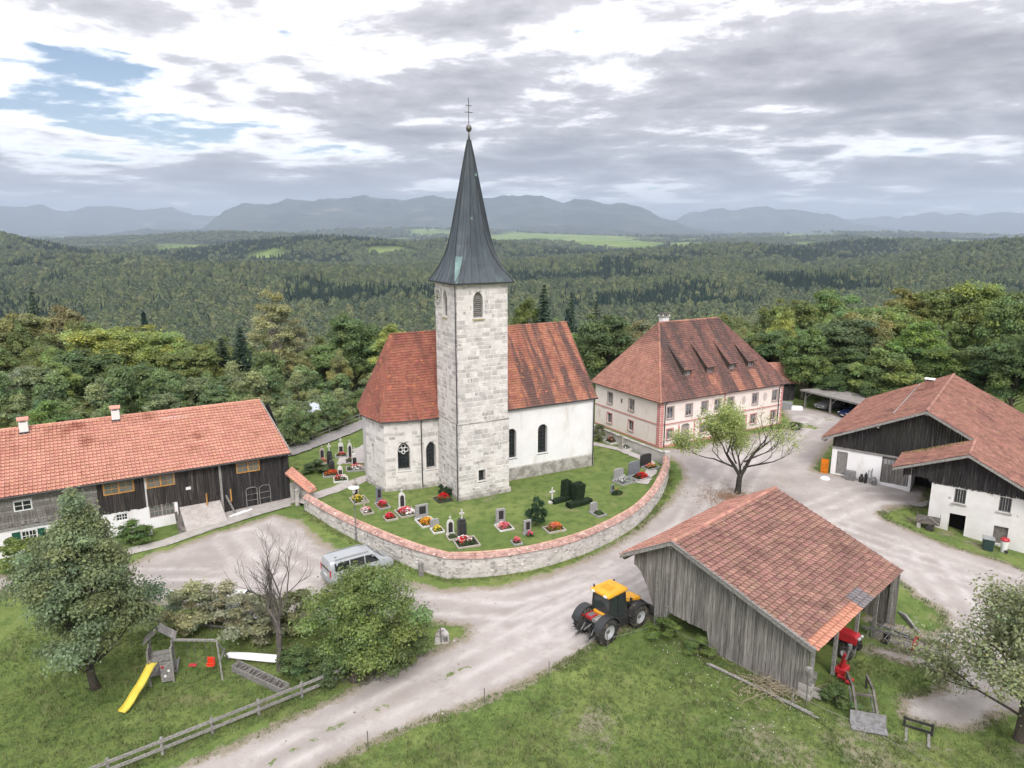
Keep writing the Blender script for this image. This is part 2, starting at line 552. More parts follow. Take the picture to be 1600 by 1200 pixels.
ru = t.add('ShaderNodeAttribute', attribute_name='rut').outputs['Fac']
c = t.mix(t.smooth(g1, .35, .65), (.40, .366, .35), (.31, .28, .265))
c = t.mix(t.math('MULTIPLY', ru, t.smooth(t.noise(pos, .5, 4, .6), .3, .6)), c, (.50, .465, .45))
c = t.mix(t.math('MULTIPLY', t.smooth(g2, .5, .75), .6), c, (.29, .255, .225))
c = t.mix(t.math('MULTIPLY', t.smooth(g3, .52, .8), .55), c, (.22, .195, .175))
c = t.mix(t.math('MULTIPLY', t.smooth(t.noise(pos, 17., 4, .7), .6, .72), .6), c, (.60, .57, .54))
# worn darker earth in broad patches, and bits of weed in the middle of the lane
c = t.mix(t.math('MULTIPLY', t.smooth(t.noise(pos, .12, 5, .7, .5), .56, .72), .35), c, (.30, .25, .21))
e = t.add('ShaderNodeAttribute', attribute_name='edge').outputs['Fac']
wd = t.add('ShaderNodeAttribute', attribute_name='weed').outputs['Fac']
en = t.math('ADD', e, t.math('ADD', t.math('MULTIPLY', t.math('SUBTRACT', t.noise(pos, .9, 7, .7), .5), 1.9), t.math('MULTIPLY', t.math('SUBTRACT', t.noise(pos, 5., 5, .7), .5), .8)))
gr = grass_color(t, pos)
edgec = t.mix(t.smooth(en, -.75, -.1), c, (.27, .235, .185))
edgec = t.mix(t.smooth(en, .0, .35), edgec, gr)
wn = t.math('ADD', wd, t.math('MULTIPLY', t.math('SUBTRACT', t.noise(pos, 1.3, 7, .7), .5), 2.2))
edgec = t.mix(t.smooth(wn, .55, .8), edgec, gr)
bp = t.add('ShaderNodeBump', {'Strength': .6, 'Distance': .05, 'Height': t.noise(pos, 14., 6, .75)})
b = t.add('ShaderNodeBsdfPrincipled', {'Base Color': edgec, 'Roughness': .95, 'Specular IOR Level': .1, 'Normal': bp.outputs[0]})
t.add('ShaderNodeOutputMaterial', {'Surface': b.outputs[0]})
road = np_obj('gravel_road', Vr, Fr, rm, smooth=True, kind='structure')
attr(road, 'edge', np.clip(sdu, -3, 3))
# strip of weeds down the middle of the lane
MID = [(-17, 25.5), (-11.2, 30.6), (-7.6, 33.5), (-5, 35.4), (-2.6, 37.0)]
md = np.full(len(Vr), 9.)
for a_, b_ in zip(MID[:-1], MID[1:]):
    a_, b_ = np.array(a_), np.array(b_)
    e_ = b_ - a_
    tt = np.clip(((Vr[:, 0] - a_[0]) * e_[0] + (Vr[:, 1] - a_[1]) * e_[1]) / (e_ @ e_), 0, 1)
    md = np.minimum(md, np.hypot(Vr[:, 0] - a_[0] - tt * e_[0], Vr[:, 1] - a_[1] - tt * e_[1]))
weed = np.clip(.75 - md * 1.1, 0, 1) * (.45 + .6 * vnoise(Vr[:, 0], Vr[:, 1], 1.7, 8))
for cx, cy, r_, s_ in ((5.0, 39.6, .8, .8), (37.5, 64.4, 1.5, .3), (27, 37, 3, .38), (23.5, 36.5, 2.5, .45), (37.2, 85.6, 1.7, .9), (41, 89.5, 2.2, .6), (31.5, 69.4, 1.2, .7), (17.2, 70.5, 1.2, .5)):
    weed = np.maximum(weed, s_ * np.exp(-((Vr[:, 0] - cx) ** 2 + (Vr[:, 1] - cy) ** 2) / r_ ** 2))
attr(road, 'weed', weed)
# wheel tracks along the ways that vehicles take
rut = np.zeros(len(Vr))
for line in ([(-19, 24), (-11.2, 30.6), (-5, 35.4), (2, 41), (9, 48), (16, 56), (22, 68), (27, 76), (38, 90)], [(-40, 46.5), (-24, 47), (-10, 45), (0, 43), (6, 46)], [(16, 56), (26, 58), (33, 52), (44, 42), (60, 43)], [(26, 58), (34, 63), (38, 63)], [(33, 52), (31, 44), (27, 38), (22, 34)], [(-22, 55), (-18, 50), (-10, 45)], [(3, 40.5), (12, 50)]):
    dm = np.full(len(Vr), 99.)
    for a_, b_ in zip(line[:-1], line[1:]):
        a_, b_ = np.array(a_, float), np.array(b_, float)
        e_ = b_ - a_
        tt = np.clip(((Vr[:, 0] - a_[0]) * e_[0] + (Vr[:, 1] - a_[1]) * e_[1]) / (e_ @ e_), 0, 1)
        dm = np.minimum(dm, np.hypot(Vr[:, 0] - a_[0] - tt * e_[0], Vr[:, 1] - a_[1] - tt * e_[1]))
    dm = dm + .3 * (vnoise(Vr[:, 0], Vr[:, 1], 4, 41) - .5)
    rut = np.maximum(rut, np.maximum(np.exp(-((dm - .85) / .33) ** 2), .7 * np.exp(-((dm - 2.4) / .3) ** 2)))
attr(road, 'rut', rut)

# ------------------------------------------------------------------ the mountains on the horizon
def px_dir(px, py):
    """direction through a point of the view, used once to read the crest heights off the skyline"""
    u, v_ = (px - 800) / 1110., (600 - py) / 1110.
    c_, s_ = math.cos(R(12.2)), math.sin(R(12.2))
    return u, c_ + v_ * s_, -s_ + v_ * c_


def mountain(name, prof, dist, depth, seed):
    az = [math.atan2(px_dir(*p)[0], px_dir(*p)[1]) for p in prof]
    hh = []
    for p in prof:
        d = px_dir(*p)
        hh.append(24 + dist * d[2] / math.hypot(d[0], d[1]))
    a = np.linspace(az[0], az[-1], 420)
    crest = np.interp(a, az, hh)
    rr = np.random.default_rng(seed)
    rows = np.linspace(-1, 1, 41)
    A, S = np.meshgrid(a, rows)
    C = np.meshgrid(crest, rows)[0]
    prof_ = np.maximum(0, 1 - np.abs(S)) ** .85
    x_ = A * dist
    rid = 0
    amp = .5
    sc = 2600
    for k in range(5):
        n_ = vnoise(x_ + 400 * np.sin(S * 3 + k), S * depth * .7, sc, seed + k)
        rid = rid + amp * (1 - np.abs(2 * n_ - 1))
        amp *= .5
        sc *= .48
    fade = np.minimum(1, np.abs(S) * 5) * (1 - np.abs(S)) ** .5
    fine = (vnoise(x_, S * depth, 260, seed + 9) - .5) * 38 + (vnoise(x_, S * depth, 90, seed + 11) - .5) * 16
    Z = -60 + (C + 60) * prof_ * (1 - .42 * fade * (1 - rid)) + fine * 1.7 * prof_
    D = dist + S * depth
    V_ = np.stack([(np.sin(A) * D).ravel(), (np.cos(A) * D).ravel(), Z.ravel()], 1)
    n_ = len(a)
    q = (np.arange(len(rows) - 1)[:, None] * n_ + np.arange(n_ - 1)[None]).ravel()
    return np_obj(name, V_, np.stack([q, q + 1, q + n_ + 1, q + n_], 1), M_MOUNT, smooth=True, kind='structure')


M_MOUNT = mat('mountain_forest', (.020, .032, .028), (.050, .064, .054), scale=.0016, lo=.4, hi=.62, c3=(.17, .16, .13), s3=.0009, t3=(.60, .70))
mountain('mountain_ridge', [(300, 372), (330, 345), (352, 329), (380, 319), (430, 318), (447, 311), (470, 312), (520, 311), (548, 309), (570, 305), (598, 311), (620, 309), (628, 312), (650, 310), (676, 305), (700, 309), (740, 312), (790, 305), (825, 304),
                           (850, 307), (880, 317), (896, 312), (922, 313), (950, 321), (975, 318), (1000, 323), (1020, 333), (1048, 345), (1080, 355), (1120, 362), (1200, 368)], 16000, 3300, 3)
mountain('mountain_ridge', [(900, 372), (1000, 360), (1050, 346), (1075, 333), (1100, 329), (1128, 326), (1145, 329), (1165, 326), (1180, 322), (1200, 324), (1222, 329), (1240, 328), (1270, 332), (1300, 334), (1318, 343), (1345, 352), (1400, 358), (1500, 366), (1700, 372)], 22500, 3500, 14)
mountain('mountain_ridge', [(-300, 335), (-150, 325), (-40, 324), (0, 322), (40, 324), (62, 320), (84, 328), (105, 331), (128, 324), (160, 323), (200, 326), (240, 327), (272, 325), (300, 335), (330, 337), (380, 345), (500, 358), (600, 366)], 24000, 3500, 25)
mountain('mountain_ridge', [(1150, 368), (1300, 346), (1345, 342), (1380, 339), (1405, 340), (1440, 334), (1465, 331), (1480, 335), (1500, 333), (1530, 337), (1560, 332), (1600, 334), (1650, 330), (1750, 334), (1900, 340)], 29000, 3800, 36)
mountain('foothills', [(100, 372), (170, 367), (230, 360), (290, 358), (340, 361), (380, 364), (450, 368), (520, 372)], 12500, 1500, 47)
mountain('foothills', [(640, 372), (740, 362), (800, 356), (850, 352), (900, 354), (950, 358), (1000, 362), (1060, 366), (1120, 370), (1250, 368), (1350, 364), (1450, 363), (1550, 366), (1700, 370)], 11500, 1500, 58)

# ------------------------------------------------------------------ haze of the valley air
hb = MB().box(-37500, 37500, -4500, 37500, -190, 1500)
hz_m = bpy.data.materials.new('haze_air')
hz_m.use_nodes = True
t = NT(hz_m.node_tree)
pv = t.add('ShaderNodeVolumePrincipled', {'Color': (.67, .80, .98, 1), 'Density': 5.5e-5, 'Anisotropy': 0.0})
t.add('ShaderNodeOutputMaterial', {'Volume': pv.outputs[0]})
haze = hb.build('haze', hz_m, None, kind='stuff')
# ================================================================== BUILDING HELPERS
def panel(mb, A, B, z0, z1, holes=(), depth=.3):
    """wall face A->B (outside on the right hand when walking A->B is -normal), rectangular or arched holes (s0,s1,h0,h1,arch) with reveals"""
    A, B = Vector((*A, 0)), Vector((*B, 0))
    L = (B - A).length
    d = (B - A) / L
    n = Vector((d.y, -d.x, 0))
    P = lambda s, z, dp=0.0: A + d * s + Vector((0, 0, z)) - n * dp
    ss = sorted({0, L} | {h[0] for h in holes} | {h[1] for h in holes})
    zs = sorted({z0, z1} | {h[2] for h in holes} | {h[3] for h in holes})
    for a, b in zip(ss[:-1], ss[1:]):
        for c, e in zip(zs[:-1], zs[1:]):
            if any(h[0] <= a + 1e-6 and h[1] >= b - 1e-6 and h[2] <= c + 1e-6 and h[3] >= e - 1e-6 for h in holes):
                continue
            mb.add([P(a, c), P(b, c), P(b, e), P(a, e)], [(0, 1, 2, 3)])
    for h in holes:
        o = arch_outline(*h)
        m = len(o)
        for i in range(m):
            p, q = o[i], o[(i + 1) % m]
            mb.add([P(*p), P(*q), P(*q, depth), P(*p, depth)], [(0, 1, 2, 3)])
        if len(h) > 4 and h[4]:
            k = (m - 2) // 2
            right = o[1:1 + k + 1]     # from right spring up to apex
            left = o[1 + k:]           # apex down to left spring
            mb.add([P(*p) for p in right] + [P(h[1], h[3])], [tuple(range(len(right) + 1))])
            left = [p for p in left if p[1] > h[2] + 1e-6]
            mb.add([P(*p) for p in left] + [P(h[0], h[3])], [tuple(range(len(left) + 1))])
    return P


def arch_outline(s0, s1, h0, h1, arch=None, *_):
    """outline anticlockwise from lower left; arch None / 'round' / 'point'"""
    if not arch:
        return [(s0, h0), (s1, h0), (s1, h1), (s0, h1)]
    w = s1 - s0
    cx = (s0 + s1) / 2
    n = 6
    if arch == 'round':
        rise = w / 2
    elif arch == 'flat':
        rise = w * .18
    else:
        rise = w * .8
    hs = h1 - rise
    pts = [(s0, h0), (s1, h0)]
    if arch == 'point':
        rr = (w * w / 4 + rise * rise) / w
        amax = math.asin(min(1, rise / rr))
        for k in range(n):
            a = amax * k / n
            pts.append((s1 - rr + rr * math.cos(a), hs + rr * math.sin(a)))
        pts.append((cx, h1))
        for k in range(n - 1, -1, -1):
            a = amax * k / n
            pts.append((s0 + rr - rr * math.cos(a), hs + rr * math.sin(a)))
    else:
        for k in range(2 * n + 1):
            a = PI * k / (2 * n)
            pts.append((cx + w / 2 * math.cos(a), hs + rise * math.sin(a)))
    return pts


def fill(mb, P, outline, dp, th=0.0):
    mb.add([P(*p, dp) for p in outline], [tuple(range(len(outline)))])


def tiles(O, U, V_, poly, tw, th, pan=False, stagger=True, jit=.012, seed=1, lip=.062, roll=.06):
    """list of (verts, faces, centre) for overlapping roof tiles on the plane O + u U + v V"""
    rr = random.Random(seed)
    O, U, V_ = Vector(O), Vector(U).normalized(), Vector(V_).normalized()
    N = U.cross(V_)
    if N.z < 0:
        N = -N
    out = []
    v0, v1 = min(p[1] for p in poly), max(p[1] for p in poly)
    rows = max(1, int(round((v1 - v0) / th)))
    th = (v1 - v0) / rows
    for r in range(rows):
        v = v0 + r * th
        xs = []
        vc = v + th * .6
        for i in range(len(poly)):
            (a, b), (c, d) = poly[i], poly[(i + 1) % len(poly)]
            if (b > vc) != (d > vc):
                xs.append(a + (vc - b) / (d - b) * (c - a))
        if len(xs) < 2:
            continue
        u0, u1 = min(xs), max(xs)
        off = (tw * .5 if (stagger and r % 2) else 0)
        k0 = math.floor((u0 - off) / tw)
        u = k0 * tw + off
        while u < u1:
            a, b = max(u, u0), min(u + tw, u1)
            u += tw
            if b - a < .04:
                continue
            h0 = .012 + rr.random() * jit * .4
            h1 = lip + rr.random() * jit
            vb = v + th * 1.07 + (rr.random() - .5) * jit
            g = .006 if not pan else .012 + roll * .1
            P = lambda uu, vv, hh: O + U * uu + V_ * vv + N * (hh + .03 * math.sin(uu * .8 + vv * .5 + seed) * math.sin(vv * .9 + uu * .25) + .012)
            if not pan:
                vs = [P(a + g, v, h0), P(b - g, v, h0), P(b - g, vb, h1), P(a + g, vb, h1), P(b - g, vb, h1 - .05), P(a + g, vb, h1 - .05)]
                fs = [(0, 1, 2, 3), (3, 2, 4, 5), (0, 3, 5), (1, 4, 2)]
            else:
                rl = min(.075, (b - a) * .25)
                sec = [(a + g, .0), (a + g + .01, roll), (a + g + rl * .8, roll), (a + g + rl * 1.3, .006), (b - g, .006)]
                n = len(sec)
                vs = [P(s, v, h0 + hh) for s, hh in sec] + [P(s, vb, h1 + hh) for s, hh in sec] + [P(b - g, vb, h1 - .03), P(a + g, vb, h1 - .03)]
                fs = [(i, i + 1, n + i + 1, n + i) for i in range(n - 1)] + [(n, n + 1, n + 2, n + 3, n + 4, 2 * n, 2 * n + 1)]
            out.append((vs, fs, (a, vc)))
    return out


def join_tiles(lst, name, m, parent, **props):
    mb = MB()
    for vs, fs, _ in lst:
        mb.add(vs, fs)
    me = bpy.data.meshes.new(name)
    me.from_pydata(mb.v, [], mb.f)
    me.materials.append(m)
    o = bpy.data.objects.new(name, me)
    COL.objects.link(o)
    o.parent = parent
    for k, v in props.items():
        o[k] = v
    return o


def slope_tiles(parent, name, m, O, U, V_, poly, tw, th, **kw):
    return join_tiles(tiles(O, U, V_, poly, tw, th, **kw), name, m, parent, kind='stuff')


def ridge_caps(parent, a, b, m, step=.4, r=.12, name='ridge_tiles', seed=3):
    """row of half-round ridge tiles"""
    rr = random.Random(seed)
    a, b = Vector(a), Vector(b)
    L = (b - a).length
    d = (b - a) / L
    s = d.cross(Vector((0, 0, 1))).normalized()
    up = s.cross(d)
    mb = MB()
    n = max(1, int(L / step))
    for k in range(n):
        p0, p1 = a + d * (L * k / n), a + d * (L * (k + 1.08) / n)
        vs = []
        for p, q in ((p0, r * .9), (p1, r * 1.05 + rr.random() * .01)):
            for i in range(6):
                t_ = PI * i / 5
                vs.append(p + s * math.cos(t_) * q * 1.1 + up * (math.sin(t_) * q - .03))
        mb.add(vs, [(i, i + 1, 7 + i, 6 + i) for i in range(5)] + [(6, 7, 8, 9, 10, 11)])
    return mb.build(name, m, parent, kind='stuff')


def slab(parent, name, m, pts, th=.08):
    """roof deck: polygon pushed down by th"""
    pts = [Vector(p) for p in pts]
    n = (pts[1] - pts[0]).cross(pts[2] - pts[0]).normalized()
    if n.z < 0:
        n = -n
    return MB().extr(pts, -n * th).build(name, m, parent)


# ------------------------------------------------------------------ shared materials
M_WOODG = mat('weathered_board', (.27, .255, .24), (.125, .113, .105), scale=1.4, stretch=(14, 14, .5), rnd=.55, bump=.5, bscale=4, c3=(.43, .41, .39), s3=2.0, t3=(.56, .7), st3=(9, 9, .35))
M_WOODD = mat('dark_board', (.040, .037, .038), (.020, .018, .018), scale=1.2, stretch=(12, 12, .5), rnd=.6, bump=.5, bscale=4, c3=(.14, .13, .125), s3=1.6, t3=(.56, .74), st3=(8, 8, .3))
M_WOODB = mat('tarred_board', (.055, .048, .045), (.026, .022, .022), scale=1.2, stretch=(12, 12, .5), rnd=.6, bump=.5, bscale=4, c3=(.15, .125, .105), s3=1.2, t3=(.54, .72), st3=(5, 5, .3))
M_WOODGREY = mat('grey_timber', (.31, .30, .285), (.18, .17, .16), scale=3, stretch=(3, 3, 3), rnd=.35, bump=.3)
M_BEAM = mat('grey_beam', (.17, .155, .14), (.10, .09, .08), scale=2, rnd=.3, bump=.3)
M_FRAMEO = mat('honey_wood', (.50, .27, .085), (.40, .20, .06), scale=4, rough=.5, rnd=.15)
M_WHITE = mat('white_paint', (.74, .74, .73), rough=.5)
M_GLASS = mat('dark_glass', (.022, .026, .030), rough=.06, spec=.6)
M_DARK = mat('dark_inside', (.012, .011, .010), rough=1, spec=0)
M_GUTTER = mat('dark_gutter', (.035, .037, .040), rough=.5, spec=.4)
M_PLAST = mat('white_plaster', (.82, .81, .83), (.77, .76, .77), scale=.7, c3=(.64, .61, .585), s3=.7, t3=(.52, .74), st3=(1, 1, .3), bump=.15, bscale=6)
M_PLASTB = mat('stained_plaster', (.70, .69, .68), (.62, .605, .59), scale=.8, c3=(.42, .36, .29), s3=.45, t3=(.58, .70), st3=(1, 1, .8), bump=.25, bscale=6, c4=(.36, .33, .30), s4=1.1, t4=(.66, .70))
M_STONE = mat('tower_stone', (.62, .59, .575), (.49, .465, .455), scale=1.1, rnd=.42, bump=.9, bscale=7, c3=(.30, .28, .27), s3=1.6, t3=(.57, .69), c4=(.68, .65, .63), s4=2.4, t4=(.58, .66))
M_MORTAR = mat('tower_mortar', (.72, .69, .675), (.62, .59, .575), scale=1.5, bump=.9, bscale=8, c3=(.36, .33, .31), s3=.7, t3=(.60, .74))
M_PLINTH = mat('rough_plinth', (.43, .41, .385), (.26, .245, .225), scale=1.6, bump=1, bscale=6, c3=(.15, .14, .125), s3=1.3, t3=(.60, .72), lo=.4, hi=.6)
M_COPPER = mat('dark_sheet_metal', (.082, .102, .118), (.050, .062, .074), scale=.6, stretch=(1, 1, .4), rough=.42, spec=.5, metal=.25, c3=(.10, .14, .14), s3=.5, t3=(.58, .74), st3=(1, 1, .4))
M_VERDI = mat('verdigris_sheet', (.20, .30, .29), (.12, .18, .18), scale=1.5, rough=.5, metal=.2)


def roof_mat(name, c1, c2, dark, az, bright=None, rnd=.26, s3=.55, t3=(.47, .60), hue=.02, k=(1.3, .12, .12), c4=None):
    return mat(name, c1, c2, scale=.9, rotz=az, rnd=rnd, hue=hue, rough=.85, c3=dark, s3=s3, t3=t3, st3=k, c4=c4, s4=2.2, t4=(.60, .70), bump=.25, bscale=18)


# ================================================================== CHURCH
CH_A = 28.5
church = thing('church', 'stone village church with tall dark spire, white nave and red tiled roofs', 'church', (-4.76, 60.74, 0), CH_A)
M_CROOF = roof_mat('church_roof_tile', (.37, .165, .11), (.28, .115, .08), (.13, .075, .066), CH_A, t3=(.46, .58), s3=.62, k=(1.5, .13, .13), c4=(.45, .17, .085))
M_HROOF = roof_mat('choir_roof_tile', (.30, .115, .080), (.23, .088, .065), (.13, .058, .05), CH_A, t3=(.50, .66), c4=(.44, .16, .08))
TW, TD, EZ = 5.1, 4.95, 19.62
mb = MB()
H1 = [(1.95, 2.65, 1.55, 2.6)]
panel(mb, (0, 0), (TW, 0), -.6, 7.15, H1, .6)
panel(mb, (0, TD), (0, 0), -.6, 7.15, [(TD - 1.95, TD - 1.45, 1.6, 2.8), (TD - 3.7, TD - 3.2, 1.7, 2.5), (TD - 2.55, TD - 2.43, 4.2, 5.6)], .5)
panel(mb, (TW, 0), (TW, TD), -.6, 7.15)
panel(mb, (TW, TD), (0, TD), -.6, 7.15)
q = .09
HB = [(1.55, 2.5, 16.55, 18.85, 'point')]
panel(mb, (q, q), (TW - q, q), 7.15, EZ, HB, .45)
panel(mb, (q, TD - q), (q, q), 7.15, EZ, [(TD - 3.2, TD - 2.25, 16.55, 18.85, 'point'), (TD - 2.5, TD - 2.38, 9.0, 10.9)], .45)
panel(mb, (TW - q, q), (TW - q, TD - q), 7.15, EZ, [(2.0, 2.95, 16.55, 18.85, 'point')], .45)
panel(mb, (TW - q, TD - q), (q, TD - q), 7.15, EZ, [(2.0, 2.95, 16.55, 18.85, 'point')], .45)
mb.add([(0, 0, 7.15), (TW, 0, 7.15), (TW, TD, 7.15), (0, TD, 7.15)], [(0, 1, 2, 3)])
tower = mb.build('tower_wall', M_MORTAR, church)
# string course at the offset
MB().box(-.03, TW + .03, -.03, TD + .03, 7.04, 7.16).build('string_course', M_PLINTH, church, bevel=.02)
mbp = MB()
mbp.prism([(-.14, -.14), (TW + .14, -.14), (TW + .14, TD), (-.14, TD)], -.8, .38)
mbp.add([(-.14, -.14, .38), (TW + .14, -.14, .38), (TW + .14, TD, .38), (-.14, TD, .38), (-.0, -.005, .62), (TW, -.005, .62), (TW, TD, .62), (0, TD, .62)], [(0, 1, 5, 4), (1, 2, 6, 5), (3, 0, 4, 7)])
mbp.build('tower_plinth', M_PLINTH, church)


def stone_face(A, B, z0, z1, holes, seed, dep=.022):
    """courses of squared stones slightly proud of the mortar"""
    rr = random.Random(seed)
    A, B = Vector((*A, 0)), Vector((*B, 0))
    L = (B - A).length
    d = (B - A) / L
    n = Vector((d.y, -d.x, 0))
    res = []
    z = z0
    while z < z1 - .1:
        h = rr.uniform(.30, .52)
        if z + h > z1 - .18:
            h = z1 - z
        s = -rr.random() * .3 if rr.random() < .5 else 0
        while s < L - .02:
            l = rr.uniform(.38, .95)
            if rr.random() < .15:
                l *= 1.4
            a, b = max(0, s), min(L, s + l)
            s += l
            if L - b < .22:
                b, s = L, L
            hit = False
            for q_ in holes:
                if b > q_[0] - .03 and a < q_[1] + .03 and z + h > q_[2] - .03 and z < q_[3] + .03:
                    if a < q_[0] - .12:
                        b = min(b, q_[0] - .03)
                    elif b > q_[1] + .12:
                        a = q_[1] + .03
                    else:
                        hit = True
            if hit or b - a < .1 or rr.random() < .13:
                continue
            g = .02 + rr.random() * .018
            e = .018
            p = dep * rr.uniform(.25, 1.2)
            j = [rr.uniform(-.012, .012) for _ in range(8)]
            zz0, zz1 = z + g, z + h - g
            a_, b_ = a + g, b - g
            if a == 0:
                a_ = 0
            if b == L:
                b_ = L
            P = lambda ss, zz, pp: A + d * ss + Vector((0, 0, zz)) + n * pp
            vs = [P(a_, zz0, -.005), P(b_, zz0, -.005), P(b_, zz1, -.005), P(a_, zz1, -.005),
                  P(a_ + e + j[0], zz0 + e + j[1], p), P(b_ - e + j[2], zz0 + e + j[3], p), P(b_ - e + j[4], zz1 - e + j[5], p), P(a_ + e + j[6], zz1 - e + j[7], p)]
            res.append((vs, [(4, 5, 6, 7), (0, 1, 5, 4), (1, 2, 6, 5), (2, 3, 7, 6), (3, 0, 4, 7)], (b_ - a_) * (zz1 - zz0)))
        z += h
    return res


sf = stone_face((q, q), (TW - q, q), 7.2, EZ, [(1.45, 2.6, 16.4, 18.95)], 11)
sf += stone_face((0, 0), (TW, 0), .62, 7.04, [(1.85, 2.75, 1.45, 2.7)], 12)
sf += stone_face((q, TD - q), (q, q), 7.2, EZ, [(TD - 3.3, TD - 2.15, 16.4, 18.95), (TD - 2.6, TD - 2.28, 8.9, 11), (0, 1.66, 16.9, 19.1)], 13)
sf += stone_face((0, TD), (0, 0), .62, 7.04, [(TD - 2.05, TD - 1.35, 1.5, 2.9), (TD - 3.8, TD - 3.1, 1.6, 2.6), (TD - 2.65, TD - 2.33, 4.1, 5.7)], 14)
sf.sort(key=lambda e: -e[2])
for vs, fs, _ in sf[:290]:
    o_ = MB().add(vs, fs).build('stone', M_STONE, tower)
join_tiles(sf[290:], 'small_stones', M_STONE, church, kind='stuff')
join_tiles(stone_face((TW - q, q), (TW - q, TD - q), 7.2, EZ, [(1.9, 3.05, 16.4, 18.95)], 15) + stone_face((TW, 0), (TW, TD), .62, 7.04, [], 16), 'side_stones', M_STONE, church, kind='stuff')


def arched_window(parent, A, B, hole, dp, m_pane, name='window', sill=True, louvre=False, bars=0, m_frame=None):
    A, B = Vector((*A, 0)), Vector((*B, 0))
    d = (B - A).normalized()
    n = Vector((d.y, -d.x, 0))
    P = lambda s, z, dq=0.0: A + d * s + Vector((0, 0, z)) - n * dq
    o = arch_outline(*hole)
    mb = MB()
    if sill:
        s0, s1, h0 = hole[0], hole[1], hole[2]
        mb.add([P(s0 - .12, h0 - .10, -.02), P(s1 + .12, h0 - .10, -.02), P(s1, h0 + .12, dp - .02), P(s0, h0 + .12, dp - .02)], [(0, 1, 2, 3)])
        mb.add([P(s0 - .12, h0 - .10, -.02), P(s1 + .12, h0 - .10, -.02), P(s1 + .12, h0 - .16, .0), P(s0 - .12, h0 - .16, .0)], [(0, 1, 2, 3)])
    # thin frame round the opening
    k = len(o)
    cx, cz = (hole[0] + hole[1]) / 2, (hole[2] + hole[3]) / 2
    for i in range(k):
        p, q_ = o[i], o[(i + 1) % k]
        ip = (p[0] + (cx - p[0]) * .10, p[1] + (cz - p[1]) * .05)
        iq = (q_[0] + (cx - q_[0]) * .10, q_[1] + (cz - q_[1]) * .05)
        mb.add([P(*p, dp - .03), P(*q_, dp - .03), P(*iq, dp - .05), P(*ip, dp - .05)], [(0, 1, 2, 3)])
    win = mb.build(name, m_frame or M_GUTTER, parent)
    pm = MB()
    fill(pm, P, o, dp - .01)
    pm.build('pane', m_pane, win)
    if bars:
        bm_ = MB()
        for k in range(bars):
            z = hole[2] + (hole[3] - hole[2]) * (k + .7) / (bars + .6)
            bm_.bar(P(hole[0], z, dp - .06), P(hole[1], z, dp - .06), .03, .03)
        for f in (.33, .67):
            s = hole[0] + (hole[1] - hole[0]) * f
            bm_.bar(P(s, hole[2], dp - .06), P(s, hole[3] - (hole[1] - hole[0]) * .3, dp - .06), .025, .025)
        bm_.build('glazing_bar', M_GUTTER, win)
    if louvre:
        s0, s1, h0, h1 = hole[:4]
        z = h0 + .12
        while z < h1 - .12:
            wd_ = s1 - s0
            top = h1 - wd_ * .8
            ins = 0 if z < top else wd_ * .5 * ((z - top) / (h1 - top)) ** 1.7
            MB().obox(P((s0 + s1) / 2, z, dp - .12), d * (wd_ / 2 - ins), n * .09 + Vector((0, 0, -.075)), Vector((0, 0, .012)) + n * .006).build('louvre', M_WOODGREY, win)
            z += .17
    return win


FR = ((q, q), (TW - q, q))
FL = ((q, TD - q), (q, q))
arched_window(church, *FR, HB[0], .42, M_DARK, 'belfry_window', louvre=True, m_frame=M_PLINTH)
arched_window(church, *FL, (TD - 3.2, TD - 2.25, 16.55, 18.85, 'point'), .42, M_DARK, 'belfry_window', louvre=True, m_frame=M_PLINTH)
arched_window(church, (TW - q, q), (TW - q, TD - q), (2.0, 2.95, 16.55, 18.85, 'point'), .42, M_DARK, 'belfry_window', louvre=True, m_frame=M_PLINTH)
arched_window(church, (0, 0), (TW, 0), (1.95, 2.65, 1.55, 2.6), .55, M_GLASS, 'small_window')
arched_window(church, (0, TD), (0, 0), (TD - 1.95, TD - 1.45, 1.6, 2.8), .35, M_GLASS, 'small_window', sill=False)
arched_window(church, (0, TD), (0, 0), (TD - 3.7, TD - 3.2, 1.7, 2.5), .25, M_GLASS, 'small_window', sill=False)
arched_window(church, (0, TD), (0, 0), (TD - 2.55, TD - 2.43, 4.2, 5.6), .4, M_DARK, 'slit', sill=False)
arched_window(church, *FL, (TD - 2.5, TD - 2.38, 9.0, 10.9), .4, M_DARK, 'slit', sill=False)
# ochre lichen strips under the belfry sills
M_LICH = mat('yellow_sill', (.42, .35, .16), (.30, .27, .17), scale=6)
MB().box(1.58, 2.68, -.02, .07, 16.32, 16.43).build('sill', M_LICH, church)
MB().box(-.02, .07, 2.2, 3.2, 16.32, 16.43).build('sill', M_LICH, church)
# clock face painted on the wall of the tower
clock = MB().box(.0, .06, 3.42, 4.82, 17.25, 18.95).build('clock', mat('clock_plaster', (.62, .605, .585), (.5, .48, .46), scale=3), church)
cf = MB()
CC = Vector((-.01, 4.12, 18.1))
for k in range(12):
    a = 2 * PI * k / 12
    u = Vector((0, math.cos(a), math.sin(a)))
    s_ = Vector((0, -math.sin(a), math.cos(a)))
    cf.obox(CC + u * .54, u * .12, s_ * (.028 if k % 3 else .045), Vector((.008, 0, 0)))
cf.build('numeral', mat('clock_black', (.03, .03, .03)), clock)
cr = MB()
for k in range(32):
    a, b_ = 2 * PI * k / 32, 2 * PI * (k + 1) / 32
    cr.add([CC + Vector((-.002, math.cos(x) * r_, math.sin(x) * r_)) for x, r_ in ((a, .68), (b_, .68), (b_, .65), (a, .65))], [(0, 1, 2, 3)])
cr.build('dial_ring', MATS['clock_black'], clock)
cs_ = MB()
